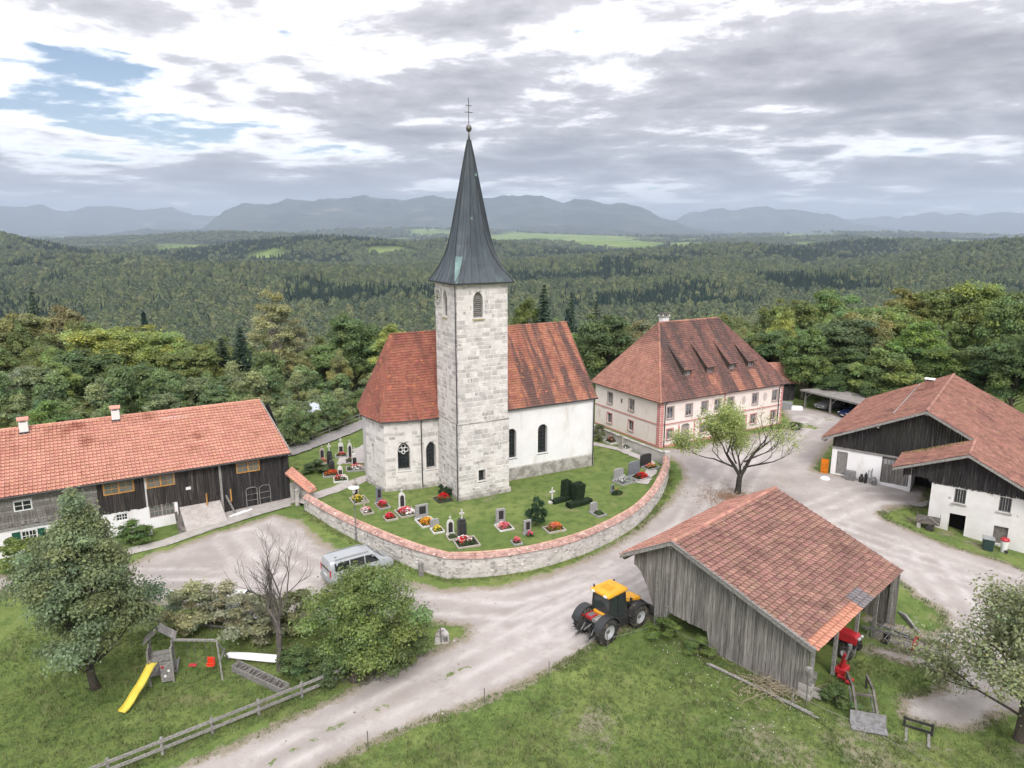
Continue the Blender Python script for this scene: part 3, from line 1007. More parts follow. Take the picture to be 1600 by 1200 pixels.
for k in range(8):
    a = 2 * PI * k / 8
    u = Vector((0, math.cos(a), math.sin(a)))
    s_ = Vector((0, -math.sin(a), math.cos(a)))
    cs_.add([CC + Vector((-.006, 0, 0)) + x for x in (u * .36, s_ * .09, -u * .02, -s_ * .09)], [(0, 1, 2, 3)])
cs_.build('dial_star', mat('clock_green', (.12, .19, .13)), clock)
for a, l_, nm in ((R(100), .52, 'minute_hand'), (R(35), .36, 'hour_hand')):
    u = Vector((0, math.cos(a), math.sin(a)))
    MB().bar(CC + Vector((-.03, 0, 0)) - u * .1, CC + Vector((-.03, 0, 0)) + u * l_, .05, .02, (1, 0, 0)).build(nm, mat('clock_gold', (.55, .38, .08), rough=.35, metal=.8), clock)

# ---- spire
SCX, SCY = TW / 2, TD / 2
LV = [(EZ - .02, 2.86, .02), (20.15, 2.60, .20), (20.9, 2.27, .48), (21.8, 1.99, .75), (22.8, 1.76, .90), (23.9, 1.55, .885), (26.0, 1.16, .67), (28.5, .70, .41), (30.6, .32, .187), (31.6, .12, .07)]


def octring(z, a, c):
    p = [(a, -(a - c)), (a, a - c), (a - c, a), (-(a - c), a), (-a, a - c), (-a, -(a - c)), (-(a - c), -a), (a - c, -a)]
    return [Vector((SCX + x, SCY + y, z)) for x, y in p]


mb = MB()
rings = [octring(*l) for l in LV]
for r in rings:
    mb.add(r, [])
for i in range(len(rings) - 1):
    for k in range(8):
        mb.f.append((i * 8 + k, i * 8 + (k + 1) % 8, (i + 1) * 8 + (k + 1) % 8, (i + 1) * 8 + k))
mb.f.append(tuple(range(8)))
spire = mb.build('spire', M_COPPER, church)
for k in range(8):
    k2 = (k + 1) % 8
    wide = (k % 2 == 1)
    # seams down every facet
    nse = 7 if not wide else 3
    for j in range(nse + 1):
        pts = []
        for i, r in enumerate(rings):
            e0, e1_ = r[k], r[k2]
            wdt = (e1_ - e0).length
            if j in (0,):
                p = e0
            else:
                # seams run parallel, fading out at the facet edge as it narrows
                base_w = (rings[0][k2] - rings[0][k]).length if not wide else 1.4
                mid = (e0 + e1_) / 2
                offs = (j / nse - .5) * (base_w if not wide else 1.4) * (.55 + .45 * max(0, 1 - i / 4.))
                if abs(offs) > wdt / 2 - .03:
                    if pts:
                        break
                    continue
                p = mid + (e1_ - e0).normalized() * offs if wdt > .05 else mid
            outw = Vector((p.x - SCX, p.y - SCY, 0)).normalized()
            pts.append(p + outw * .015)
        if len(pts) > 1:
            MB().tube(pts, .028 if j else .045, 4).build('seam', M_COPPER if j else M_GUTTER, spire)
# repaired verdigris sheet at the foot of the near corner
r1, r2 = rings[1], rings[4]
kk = 5
n_ = (r1[kk] - Vector((SCX, SCY, r1[kk].z))).normalized() * .03
MB().extr([rings[0][5] + n_, rings[0][6] + n_ + Vector((.25, 0, 0)), rings[3][6] + n_ - (rings[3][6] - rings[3][5]) * .35, rings[3][5] + n_], n_ * .3).build('patch_sheet', M_VERDI, spire)
MB().box(-.37, TW + .37, -.37, TD + .37, EZ - .14, EZ - .03).build('eaves_gutter', M_GUTTER, church)
mb = MB()
mb.lathe([(.12, 31.5), (.07, 32.0), (.05, 32.3)], 8, (SCX, SCY, 0))
mb.lathe([(.02, 32.22), (.16, 32.3), (.23, 32.42), (.25, 32.55), (.23, 32.68), (.16, 32.8), (.02, 32.87)], 12, (SCX, SCY, 0))
fin = mb.build('finial', mat('finial_metal', (.16, .15, .14), rough=.45, metal=.7), church, smooth='all')
mb = MB()
mb.bar((SCX, SCY, 32.8), (SCX, SCY, 35.0), .05, .05)
for z, l in ((33.85, .36), (34.4, .27)):
    mb.bar((SCX - l, SCY + .0, z), (SCX + l, SCY, z), .05, .05)
mb.build('patriarchal_cross', MATS['finial_metal'], church)
# little hatches on the spire
for z, dx in ((28.7, .28), (25.0, -.5)):
    a = .66 if z > 27 else 1.3
    MB().obox((SCX + dx, SCY - a, z), (.1, 0, 0), (0, .1, 0), (0, 0, .12)).build('hatch', M_VERDI, spire)

# ---- nave
NL, NR, NF, NBK, NE = 4.3, 16.33, 2.57, 14.3, 7.55
RID, RZ = 8.45, 14.35
mb = MB()
NW = [(10.28 - NL - .55, 10.28 - NL + .55, 2.3, 5.25, 'round'), (6.75 - NL - .55, 6.75 - NL + .55, 2.3, 5.25, 'round'), (13.9 - NL + 9, 13.9 - NL + 9.01, 2, 2.01)][:2]
panel(mb, (NL, NF), (NR, NF), -.6, NE, NW, .45)
panel(mb, (NR, NBK), (NL, NBK), -.6, NE)
mb.add([(NR, NF, -.6), (NR, NBK, -.6), (NR, NBK, NE), (NR, RID, RZ - .1), (NR, NF, NE)], [(0, 1, 2, 3, 4)])
mb.add([(NL, NF, -.6), (NL, NBK, -.6), (NL, NBK, NE), (NL, RID, RZ - .1), (NL, NF, NE)], [(0, 1, 2, 3, 4)])
mb.build('nave_wall', M_PLAST, church)
for h in NW:
    arched_window(church, (NL, NF), (NR, NF), h, .42, M_GLASS, 'nave_window', bars=7)
mb = MB()
mb.add([(TW, NF - .09, -.6), (NR + .09, NF - .09, -.6), (NR + .09, NF - .09, 1.22), (TW, NF - .09, 1.22), (TW, NF, 1.32), (NR, NF, 1.32), (NR + .09, NBK, -.6), (NR + .09, NBK, 1.22), (NR, NBK, 1.32)],
       [(0, 1, 2, 3), (3, 2, 5, 4), (1, 6, 7, 2), (2, 7, 8, 5)])
mb.build('nave_plinth', M_PLINTH, church)
ov = .38
sl = Vector((0, NF - RID, NE - RZ)).normalized()
Ls = math.hypot(RID - NF, RZ - NE)
eF = Vector((0, RID, RZ)) + sl * (Ls + ov)
slab(church, 'nave_roof', M_CROOF, [(NL, RID, RZ), (NR + .3, RID, RZ), (NR + .3, eF.y, eF.z), (NL, eF.y, eF.z)], .14)
slab(church, 'nave_roof', M_CROOF, [(NR + .3, RID, RZ), (NL, RID, RZ), (NL, NBK + .3, NE - .35), (NR + .3, NBK + .3, NE - .35)], .14)
slope_tiles(church, 'nave_roof_tiles', M_CROOF, (NL, RID, RZ), (1, 0, 0), sl, [(0, 0), (NR + .3 - NL, 0), (NR + .3 - NL, Ls + ov), (0, Ls + ov)], .24, .27, seed=21, jit=.02)
ridge_caps(church, (NL, RID, RZ + .03), (NR + .3, RID, RZ + .03), M_CROOF)
MB().tube([(TW, eF.y - .06, eF.z - .04), (NR + .3, eF.y - .06, eF.z - .04)], .07, 8).build('nave_gutter', M_GUTTER, church)
MB().tube([(NR - .05, eF.y - .05, eF.z - .05), (NR - .05, NF - .15, eF.z - .45), (NR - .05, NF - .15, .2), (NR - .05, NF - .3, 0.0)], .055, 8).build('downpipe', M_GUTTER, church)
MB().tube([(-.09, .04, EZ - .2), (-.09, .04, 7.3), (-.17, -.02, 7.1), (-.17, -.02, 0)], .05, 8).build('downpipe', M_GUTTER, church)

# ---- choir
CE = 6.95
CW = [(4.5, 4.75), (-1.75, 4.75), (-5.05, 5.5), (-5.75, 8.9), (-5.05, 12.3), (-1.75, 12.9), (4.5, 12.9)]
mb = MB()
WS = (-.75, 1.75, 4.5)
def cwl(i): return math.dist(CW[i], CW[i + 1])
L1 = cwl(1)
# walls are listed anticlockwise seen from above going left, so each panel runs i+1 -> i
CH_HOLES = {0: [(-.75 + 1.75 - .5, -.75 + 1.75 + .5, 1.75, 4.5, 'point')], 1: [(L1 * .52 - .58, L1 * .52 + .58, 1.9, 4.7, 'point')], 2: [(1.0, 1.5, 2.0, 4.2, 'point')]}
for i in range(6):
    panel(mb, CW[i + 1], CW[i], -.6, CE, CH_HOLES.get(i, []), .5)
choir = mb.build('choir_wall', M_MORTAR, church)
for i, hs in CH_HOLES.items():
    for h in hs:
        arched_window(church, CW[i + 1], CW[i], h, .44 if i < 2 else .2, M_GLASS if i < 2 else M_MORTAR, 'choir_window' if i < 2 else 'blind_window', bars=6 if i < 2 else 0, m_frame=M_PLINTH)
# tracery in the head of the middle choir window
A_, B_ = Vector((*CW[2], 0)), Vector((*CW[1], 0))
d_ = (B_ - A_).normalized()
nn = Vector((d_.y, -d_.x, 0))
mb = MB()
for cx, cz, r_ in ((-.27, 3.86, .2), (.27, 3.86, .2), (0, 4.2, .19), (0, 3.6, .15)):
    pts = [A_ + d_ * (L1 * .52 + cx + r_ * math.cos(2 * PI * k / 12)) + Vector((0, 0, cz + r_ * math.sin(2 * PI * k / 12))) - nn * .36 for k in range(13)]
    mb.tube(pts, .045, 5, cap=False)
mb.build('tracery', M_WHITE, church)
cst = []
for i in (0, 1, 2):
    cst += stone_face(CW[i + 1], CW[i], .45, CE, [(h[0] - .15, h[1] + .15, h[2] - .2, h[3] + .1) for h in CH_HOLES[i]], 30 + i, .010)
join_tiles(random.sample(cst, int(len(cst) * .5)), 'choir_stones', M_STONE, church, kind='stuff')
mb = MB()
for i in (0, 1, 2):
    a, b_ = Vector((*CW[i + 1], 0)), Vector((*CW[i], 0))
    d_ = (b_ - a).normalized()
    nn = Vector((d_.y, -d_.x, 0))
    mb.add([a + nn * .2 - d_ * .15 + Vector((0, 0, -.6)), b_ + nn * .2 + d_ * .1 + Vector((0, 0, -.6)), b_ + nn * .12 + d_ * .05 + Vector((0, 0, .32)), a + nn * .12 - d_ * .1 + Vector((0, 0, .32)), b_ + Vector((0, 0, .5)) + nn * .004, a + Vector((0, 0, .5)) + nn * .004],
           [(0, 1, 2, 3), (3, 2, 4, 5)])
mb.build('choir_plinth', M_PLINTH, church)
AP = Vector((-3.0, 8.8, RZ - .03))
EV = [(4.4, 4.42), (-1.85, 4.42), (-5.38, 5.22), (-6.15, 8.9), (-5.38, 12.6), (-1.85, 13.2), (4.4, 13.2)]
EV3 = [Vector((x, y, CE - .12)) for x, y in EV]
RE = Vector((4.4, 8.8, RZ - .03))
rmb = MB()
polys = [[AP, RE, EV3[0], EV3[1]]] + [[AP, EV3[i], EV3[i + 1]] for i in range(1, 5)] + [[RE, AP, EV3[5], EV3[6]]]
for i, pl in enumerate(polys):
    rmb.add(pl, [tuple(range(len(pl)))])
rmb.build('choir_roof', M_HROOF, church)


def tri_tiles(parent, top, a, b_, m, name, tw=.24, th=.27, top2=None, seed=5):
    """tiles on a triangle or trapezium top(-top2) over the eave a-b"""
    U = (b_ - a).normalized()
    N = U.cross(top - a)
    if N.z < 0:
        N = -N
    N.normalize()
    V_ = U.cross(N)
    if V_.z > 0:
        V_ = -V_
    uv = lambda p: ((p - top).dot(U), (p - top).dot(V_))
    poly = [uv(top)] + ([uv(top2)] if top2 else []) + [uv(b_), uv(a)]
    return slope_tiles(parent, name, m, top, U, V_, poly, tw, th, seed=seed, jit=.02)


tri_tiles(church, AP, EV3[1], EV3[0], M_HROOF, 'choir_roof_tiles', top2=RE)
tri_tiles(church, AP, EV3[2], EV3[1], M_HROOF, 'choir_roof_tiles', seed=6)
tri_tiles(church, AP, EV3[3], EV3[2], M_HROOF, 'choir_roof_tiles', seed=7)
tri_tiles(church, AP, EV3[4], EV3[3], M_HROOF, 'choir_roof_tiles', seed=8)
for k in (1, 2, 3):
    ridge_caps(church, AP, EV3[k], M_HROOF, .38, .10, 'hip_tiles')
ridge_caps(church, AP + Vector((0, 0, .03)), RE + Vector((0, 0, .03)), M_HROOF)
gp = [p + Vector((0, 0, -.05)) for p in EV3[1:4]]
MB().tube([Vector((0.3, 4.38, CE - .17))] + gp, .07, 6).build('choir_gutter', M_GUTTER, church)
MB().tube([(-1.7, 4.45, CE - .2), (-1.72, 4.63, CE - .55), (-1.72, 4.63, .15), (-1.75, 4.45, .0)], .055, 8).build('downpipe', M_GUTTER, church)
# ================================================================== WINDOWS AND BOARDS FOR HOUSES
def wall_fn(A, B):
    A, B = Vector((*A, 0)), Vector((*B, 0))
    d = (B - A).normalized()
    n = Vector((d.y, -d.x, 0))
    f = lambda s, z, dq=0.0: A + d * s + Vector((0, 0, z)) - n * dq
    f.d, f.n = d, n
    return f


def rect_window(parent, P, s0, s1, z0, z1, dp=.12, m=None, fw=.07, nx=2, ny=2, pane=None, name='window', bw=.035, mid=.06, sill=None):
    """casement: frame, panes (each its own mesh) and glazing bars"""
    m = m or M_WHITE
    d, n = P.d, P.n
    mb = MB()
    zc, sc_ = (z0 + z1) / 2, (s0 + s1) / 2
    y = dp
    for a in (s0 + fw / 2, s1 - fw / 2):
        mb.obox(P(a, zc, y), d * fw / 2, n * .04, Vector((0, 0, (z1 - z0) / 2)))
    for c in (z0 + fw / 2, z1 - fw / 2):
        mb.obox(P(sc_, c, y), d * ((s1 - s0) / 2 - fw), n * .038, Vector((0, 0, fw / 2)))
    if nx % 2 == 0 and mid:
        mb.obox(P(sc_, zc, y), d * mid / 2, n * .045, Vector((0, 0, (z1 - z0) / 2 - fw)))
    if sill:
        mb.obox(P(sc_, z0 - .04, -.03), d * ((s1 - s0) / 2 + .1), n * .1, Vector((0, 0, .035)))
    win = mb.build(name, m, parent)
    iw, ih = (s1 - s0 - 2 * fw) / nx, (z1 - z0 - 2 * fw) / ny
    for i in range(nx):
        for j in range(ny):
            a, c = s0 + fw + i * iw, z0 + fw + j * ih
            MB().add([P(a + .01, c + .01, y + .012), P(a + iw - .01, c + .01, y + .012), P(a + iw - .01, c + ih - .01, y + .012), P(a + .01, c + ih - .01, y + .012)], [(0, 1, 2, 3)]).build('pane', pane or M_GLASS, win)
    bb = MB()
    for j in range(1, ny):
        bb.obox(P(sc_, z0 + fw + j * ih, y), d * ((s1 - s0) / 2 - fw), n * .02, Vector((0, 0, bw / 2)))
    for i in range(1, nx):
        if not (nx % 2 == 0 and i == nx // 2 and mid):
            bb.obox(P(s0 + fw + i * iw, zc, y), d * bw / 2, n * .018, Vector((0, 0, (z1 - z0) / 2 - fw)))
    if bb.v:
        bb.build('glazing_bar', m, win)
    return win


def boards(parent, P, s0, s1, bot, top, m, wd=.2, seed=1, dep=.03, name='board', gap=.012, off=0.0, skip=None):
    """upright boards, each its own mesh; bot/top are functions of s"""
    rr = random.Random(seed)
    s = s0
    d, n = P.d, P.n
    while s < s1 - .03:
        w_ = wd * rr.uniform(.75, 1.25)
        a, b_ = s, min(s1, s + w_)
        s += w_
        if skip and skip((a + b_) / 2):
            continue
        a += gap * rr.random()
        b_ -= gap * rr.random() + .004
        o_ = off - dep * rr.uniform(.2, 1.0)
        jb, jt = rr.uniform(-.05, .05), 0
        za, zb, ya, yb = bot(a) + jb, bot(b_) + jb + rr.uniform(-.02, .02), top(a) + jt, top(b_) + jt
        if min(ya - za, yb - zb) < .05:
            continue
        lean = rr.uniform(-.015, .015)
        vs = [P(a + lean, za, o_), P(b_ + lean, zb, o_), P(b_, yb, o_), P(a, ya, o_), P(a + lean, za, o_ + dep), P(b_ + lean, zb, o_ + dep), P(b_, yb, o_ + dep), P(a, ya, o_ + dep)]
        MB().add(vs, [(0, 1, 2, 3), (7, 6, 5, 4), (0, 4, 5, 1), (1, 5, 6, 2), (2, 6, 7, 3), (3, 7, 4, 0)]).build(name, m, parent)


def planks(parent, P, s0, s1, z0, z1, m, h=.22, seed=1, off=0.0, dep=.04, name='log', skip=None):
    rr = random.Random(seed)
    z = z0
    while z < z1 - .04:
        hh = min(h * rr.uniform(.85, 1.15), z1 - z)
        a = [(s0, s1)]
        if skip:
            a = skip(z + hh / 2, s0, s1)
        for p, q_ in a:
            o_ = off - dep * rr.uniform(.3, 1)
            MB().obox(P((p + q_) / 2, z + hh / 2, o_ + dep / 2), P.d * (q_ - p) / 2, P.n * dep / 2, Vector((0, 0, hh / 2 - .008))).build(name, m, parent, bevel=.01)
        z += hh


# ================================================================== PINK HOUSE (former rectory)
PK_A = 30.0
house = thing('rectory_house', 'two-storey pale pink house with red quoins and steep hipped red roof', 'house', (16.7, 77.3, -.1), PK_A)
PL, PD, PH = 20.2, 12.2, 5.45
M_PINK = mat('pale_pink_render', (.82, .735, .69), (.78, .69, .645), scale=.6, c3=(.60, .49, .45), s3=.7, t3=(.58, .75), st3=(1, 1, .4), bump=.12, bscale=6)
M_RED = mat('rose_trim', (.50, .20, .19), (.56, .27, .25), scale=2.2, rnd=.12)
M_REVEAL = mat('grey_trim', (.33, .27, .25), (.40, .33, .31), scale=3)
M_PROOF = roof_mat('house_roof_tile', (.225, .112, .092), (.15, .082, .072), (.095, .065, .060), PK_A, t3=(.42, .62), rnd=.3, c4=(.30, .12, .08))
M_PROOFL = roof_mat('house_hip_tile', (.38, .190, .140), (.30, .145, .112), (.21, .11, .09), PK_A, t3=(.50, .66), rnd=.28, c4=(.43, .21, .14))
upR = [1.45, 4.3, 6.75, 8.85, 11.0, 15.2, 18.75]
loR = [1.5, 6.65, 13.4, 15.1, 18.7]
mb = MB()
holesR = [(s - .47, s + .47, 3.22, 4.55) for s in upR] + [(s - .45, s + .45, .75, 1.95) for s in loR] + [(3.25, 4.5, .05, 2.3, 'flat')]
P_R = panel(mb, (0, 0), (PL, 0), -.8, PH, holesR, .25)
upL = [5.1, 9.2]
holesL = [(PD - s - .45, PD - s + .45, 3.22, 4.55) for s in upL] + [(PD - s - .43, PD - s + .43, .75, 1.95) for s in upL] + [(PD - 7.2, PD - 6.8, 3.7, 4.25)]
P_L = panel(mb, (0, PD), (0, 0), -.8, PH, holesL, .25)
panel(mb, (PL, 0), (PL, PD), -.8, PH)
panel(mb, (PL, PD), (0, PD), -.8, PH)
mb.build('wall', M_PINK, house)
FR_, FLt = wall_fn((0, 0), (PL, 0)), wall_fn((0, PD), (0, 0))
M_PANE = mat('pale_pane', (.06, .07, .085), (.22, .24, .26), scale=1.3, lo=.45, hi=.55, rough=.08, spec=.6)
def trimmed(Pf, s, z0, z1, hw):
    mb = MB()
    t_ = .13
    for a in (s - hw - t_ / 2, s + hw + t_ / 2):
        mb.obox(Pf(a, (z0 + z1) / 2, -.012), Pf.d * t_ / 2, Pf.n * .012, Vector((0, 0, (z1 - z0) / 2 + t_)))
    for c_ in (z0 - t_ / 2, z1 + t_ / 2):
        mb.obox(Pf(s, c_, -.012), Pf.d * hw, Pf.n * .012, Vector((0, 0, t_ / 2)))
    mb.build('window_surround', M_RED if z0 < 2 else M_REVEAL, house)
    rect_window(house, Pf, s - hw, s + hw, z0, z1, .14, M_REVEAL, .06, 2, 1, M_PANE, mid=.07, sill=1)


for s in upR:
    trimmed(FR_, s, 3.22, 4.55, .47)
for s in loR:
    trimmed(FR_, s, .75, 1.95, .45)
for s in upL:
    trimmed(FLt, PD - s, 3.22, 4.55, .45)
    trimmed(FLt, PD - s, .75, 1.95, .43)
rect_window(house, FLt, PD - 7.2, PD - 6.8, 3.7, 4.25, .14, M_RED, .05, 1, 1)
# door in a flat arched recess
dmb = MB()
dmb.obox(FR_(3.875, 1.15, .22), FR_.d * .6, FR_.n * .02, Vector((0, 0, 1.1)))
door = dmb.build('door', mat('grey_door', (.30, .29, .28), (.22, .21, .2), scale=4, stretch=(6, 6, 1)), house)
for z in (.55, 1.5):
    MB().obox(FR_(3.875, z, .19), FR_.d * .4, FR_.n * .015, Vector((0, 0, .32))).build('door_panel', M_REVEAL, door)
MB().obox(FR_(3.875, 0.0, -.25), FR_.d * .95, FR_.n * .35, Vector((0, 0, .12))).build('doorstep', M_PLINTH, house, bevel=.02)
# blind ovals painted between the windows
M_OV = mat('faded_oval', (.60, .51, .48), (.50, .44, .42), scale=5)
for s in (13.2, 16.95):
    mb = MB()
    mb.add([FR_(s + .38 * math.cos(2 * PI * k / 20), 3.95 + .55 * math.sin(2 * PI * k / 20), -.006) for k in range(20)], [tuple(range(20))])
    mb.build('painted_oval', M_OV, house)
# string courses and cornice
mb = MB()
mb.box(-.02, PL + .02, -.022, .02, 2.52, 2.66).box(-.022, .02, .02, PD, 2.52, 2.66)
mb.build('string_course', M_RED, house)
mb = MB()
mb.box(-.02, PL + .02, -.022, .02, 2.42, 2.46).box(-.022, .02, .02, PD, 2.42, 2.46)
mb.build('string_course', M_REVEAL, house)
mb = MB()
mb.box(-.10, PL + .10, -.10, .02, 5.12, 5.32).box(-.10, .02, .02, PD, 5.12, 5.32)
mb.build('cornice', M_RED, house)
mb = MB()
mb.box(-.03, PL + .03, -.03, .02, -.8, .16).box(-.03, .02, .02, PD, -.8, .16)
mb.build('base_course', M_RED, house)
def quoin(s, Pf, z0, z1, w1, w2, left=True):
    z = z0
    k = 0
    while z < z1 - .1:
        w_ = w1 if k % 2 else w2
        a, b_ = (s, s + w_) if left else (s - w_, s)
        MB().obox(Pf((a + b_) / 2, z + .135, -.014), Pf.d * (b_ - a) / 2, Pf.n * .022, Vector((0, 0, .115))).build('quoin', M_RED, house, bevel=.012)
        z += .27
        k += 1
quoin(0.03, FR_, .2, 5.1, .42, .42)
quoin(PD - .03, FLt, .2, 5.1, .55, .55, False)
quoin(PL, FR_, .2, 5.1, .30, .42, False)
quoin(2.75, FR_, .2, 2.4, .18, .26)
quoin(5.15, FR_, .2, 2.4, .18, .26)
quoin(9.85, FR_, 2.7, 5.1, .18, .28)
# hipped roof
o_ = .45
e0 = Vector((-o_, -o_, PH - .1))
e1 = Vector((PL + o_, -o_, PH - .1))
e2_ = Vector((PL + o_, PD + o_, PH - .1))
e3 = Vector((-o_, PD + o_, PH - .1))
ra, rb_ = Vector((4.6, PD / 2, 13.3)), Vector((14.3, PD / 2, 13.3))
mb = MB()
mb.add([e0, e1, rb_, ra], [(0, 1, 2, 3)]).add([e1, e2_, rb_], [(0, 1, 2)]).add([e2_, e3, ra, rb_], [(0, 1, 2, 3)]).add([e3, e0, ra], [(0, 1, 2)])
mb.add([e0, e1, e2_, e3], [(3, 2, 1, 0)])
roofh = mb.build('roof', M_PROOF, house)
dorm = [(5.0, 1.35), (8.6, 1.35), (12.3, 1.4), (15.5, 1.4)]
rise = (13.3 - (PH - .1)) / (PD / 2 + o_)
kp = lambda u, v: True
tri_tiles(house, ra, e0, e1, M_PROOF, 'front_roof_tiles', .26, .26, top2=rb_, seed=41)
tri_tiles(house, ra, e3, e0, M_PROOFL, 'hip_roof_tiles', .26, .26, seed=42)
tri_tiles(house, rb_, e1, e2_, M_PROOF, 'hip_roof_tiles', .26, .26, seed=43)
for a, b_ in ((ra, e0), (rb_, e1), (ra, rb_), (ra, e3)):
    ridge_caps(house, a, b_, M_PROOFL if a != rb_ else M_PROOF, .4, .13, 'hip_caps')
MB().tube([e3, e0, e1, e2_], .075, 6).build('gutter', M_GUTTER, house)
for x in (.62, PL - .75):
    MB().tube([(x, -o_ + .02, PH - .15), (x, -.08, PH - .6), (x, -.08, 0)], .06, 8).build('downpipe', M_GUTTER, house)
# shed dormers: long cat-slide roofs
M_DORM = mat('dormer_board', (.10, .085, .075), (.06, .05, .045), scale=3, rnd=.3)
for k, (x, y) in enumerate(dorm):
    zr_ = PH - .1 + rise * (y + o_)
    hw, hh = .62, 1.05
    back = y + (2.75 if k < 3 else 2.4)
    zb = PH - .1 + rise * (back + o_) + .05
    zf = zr_ + hh
    dm = MB()
    dm.add([(x - hw, y, zr_ - .3), (x + hw, y, zr_ - .3), (x + hw, y, zf), (x - hw, y, zf), (x - hw, back, zb - .1), (x + hw, back, zb - .1)], [(0, 1, 2, 3), (0, 3, 4), (1, 5, 2)])
    dorm_o = dm.build('dormer', M_DORM, house)
    Pd = wall_fn((x - hw, y - .005), (x + hw, y - .005))
    rect_window(house, Pd, hw - .36, hw + .36, zr_ + .1, zr_ + .85, -.02, M_REVEAL, .05, 2, 1, M_PANE, name='dormer_window')
    f0, f1 = Vector((x - hw - .16, y - .35, zf - (zb - zf) / (back - y) * .35 + .03)), Vector((x + hw + .16, y - .35, zf - (zb - zf) / (back - y) * .35 + .03))
    b0, b1 = Vector((x - hw - .16, back + .1, zb + .06)), Vector((x + hw + .16, back + .1, zb + .06))
    MB().extr([f0, f1, b1, b0], (0, 0, -.07)).build('dormer_roof', M_DORM, dorm_o)
    Vd = (f0 - b0).normalized()
    slope_tiles(dorm_o, 'dormer_tiles', M_PROOF, b0 + Vector((0, 0, .01)), (1, 0, 0), Vd, [(0, 0), (2 * hw + .32, 0), (2 * hw + .32, (f0 - b0).length), (0, (f0 - b0).length)], .26, .27, seed=50 + k)
    # lighter replaced tiles running down from each dormer to the eave
    U_, Vv = Vector((1, 0, 0)), Vector((0, -1, -rise)).normalized()
    Lh = math.hypot(y + o_, rise * (y + o_))
    slope_tiles(house, 'replaced_tiles', mat('new_orange_tile', (.37, .175, .12), (.31, .14, .10), scale=2, rnd=.4), Vector((x - hw * .9, y, zr_ + .022)), U_, Vv, [(0, .3), (hw * 1.9, .3), (hw * 1.7, Lh + .02), (0, Lh + .02)], .26, .26, seed=60 + k)
# chimney
ch = MB().box(6.2, 7.2, 7.2, 7.9, 11.0, 13.75).build('chimney', M_PLAST, house)
MB().box(6.05, 7.35, 7.05, 8.05, 13.75, 13.85).build('chimney_cap', M_PLINTH, ch)
MB().box(6.1, 7.3, 7.1, 8.0, 14.08, 14.16).build('chimney_cover', M_DORM, ch)
mb = MB()
for x in (6.2, 7.2):
    for y in (7.2, 7.9):
        mb.box(x - .06, x + .06, y - .06, y + .06, 13.85, 14.08)
mb.build('chimney_post', M_PLAST, ch)

# annex roof just behind the right end
ann = thing('garden_shed', 'small dark shed with bright red roof behind pink house', 'shed', (38.6, 99.5, 0), 12)
MB().box(-2.4, 2.2, 0, 4, -.5, 2.7).build('wall', M_WOODD, ann)
mb = MB()
rA, rB = Vector((-2.8, 2.4, 5.2)), Vector((1.6, 2.4, 5.2))
mb.add([(-2.8, -.5, 2.55), (2.8, -.5, 2.55), rB, rA], [(0, 1, 2, 3)]).add([(2.8, -.5, 2.55), (2.8, 5, 2.55), rB], [(0, 1, 2)]).add([(2.8, 5, 2.55), (-2.8, 5, 2.55), rA, rB], [(0, 1, 2, 3)]).add([(-2.8, 5, 2.55), (-2.8, -.5, 2.55), rA], [(0, 1, 2)])
mb.build('roof', M_PROOFL, ann)
tri_tiles(ann, rA, Vector((-2.8, -.5, 2.55)), Vector((2.8, -.5, 2.55)), M_PROOFL, 'roof_tiles', .28, .3, top2=rB)

# ================================================================== LEFT FARMHOUSE (long, orange roof)
LB_A = 31.0
farm = thing('farmhouse', 'long low farmhouse with orange tiled roof and blackened plank walls', 'farmhouse', (-20.6, 62.4, -.1), LB_A)
M_LROOF = mat('orange_pantile', (.56, .285, .215), (.50, .245, .18), scale=.8, rotz=LB_A, rnd=.2, hue=.015, c3=(.33, .135, .095), s3=.7, t3=(.55, .70), st3=(.5, .5, .5), bump=.2)
FW = wall_fn((-31, 0), (0, 0))
S = lambda x: x + 31.0          # local x (negative, from the right corner) -> distance along the front
mb = MB()
WHT = 1.42
holes = [(S(-11.7), S(-9.75), .25, 1.28), (S(-14.2), S(-13.3), .5, 1.12), (S(-20.7), S(-19.65), .2, 1.12)]
panel(mb, (-31, 0), (-9.5, 0), -1.5, WHT, holes, .25)
panel(mb, (-9.5, .6), (0, .6), -1.5, 4.2)
panel(mb, (-31, .05), (-9.5, .05), WHT, 4.2)
panel(mb, (0, 0.6), (0, 13.5), -1.5, 4.4)
panel(mb, (0, 13.5), (-31, 13.5), -1.5, 4.4)
mb.build('wall', M_PLAST, farm)
MB().box(-31, 0, .2, 13.3, 4.1, 4.2).build('attic_floor', M_DARK, farm)
# wooden upper storey
NXB = S(-15.3)
boards(farm, FW, NXB, 31 - 5.95, lambda s: WHT - .12, lambda s: 4.25, M_WOODB, .24, 71, skip=lambda s: any(S(a) - .02 < s < S(b_) + .02 for a, b_ in ((-14.9, -12.55), (-11.75, -9.5))), off=-.02)
for a, b_ in ((-14.9, -12.55), (-11.75, -9.5)):
    boards(farm, FW, S(a), S(b_), lambda s: WHT - .12, lambda s: 2.9, M_WOODB, .24, 72, off=-.02)
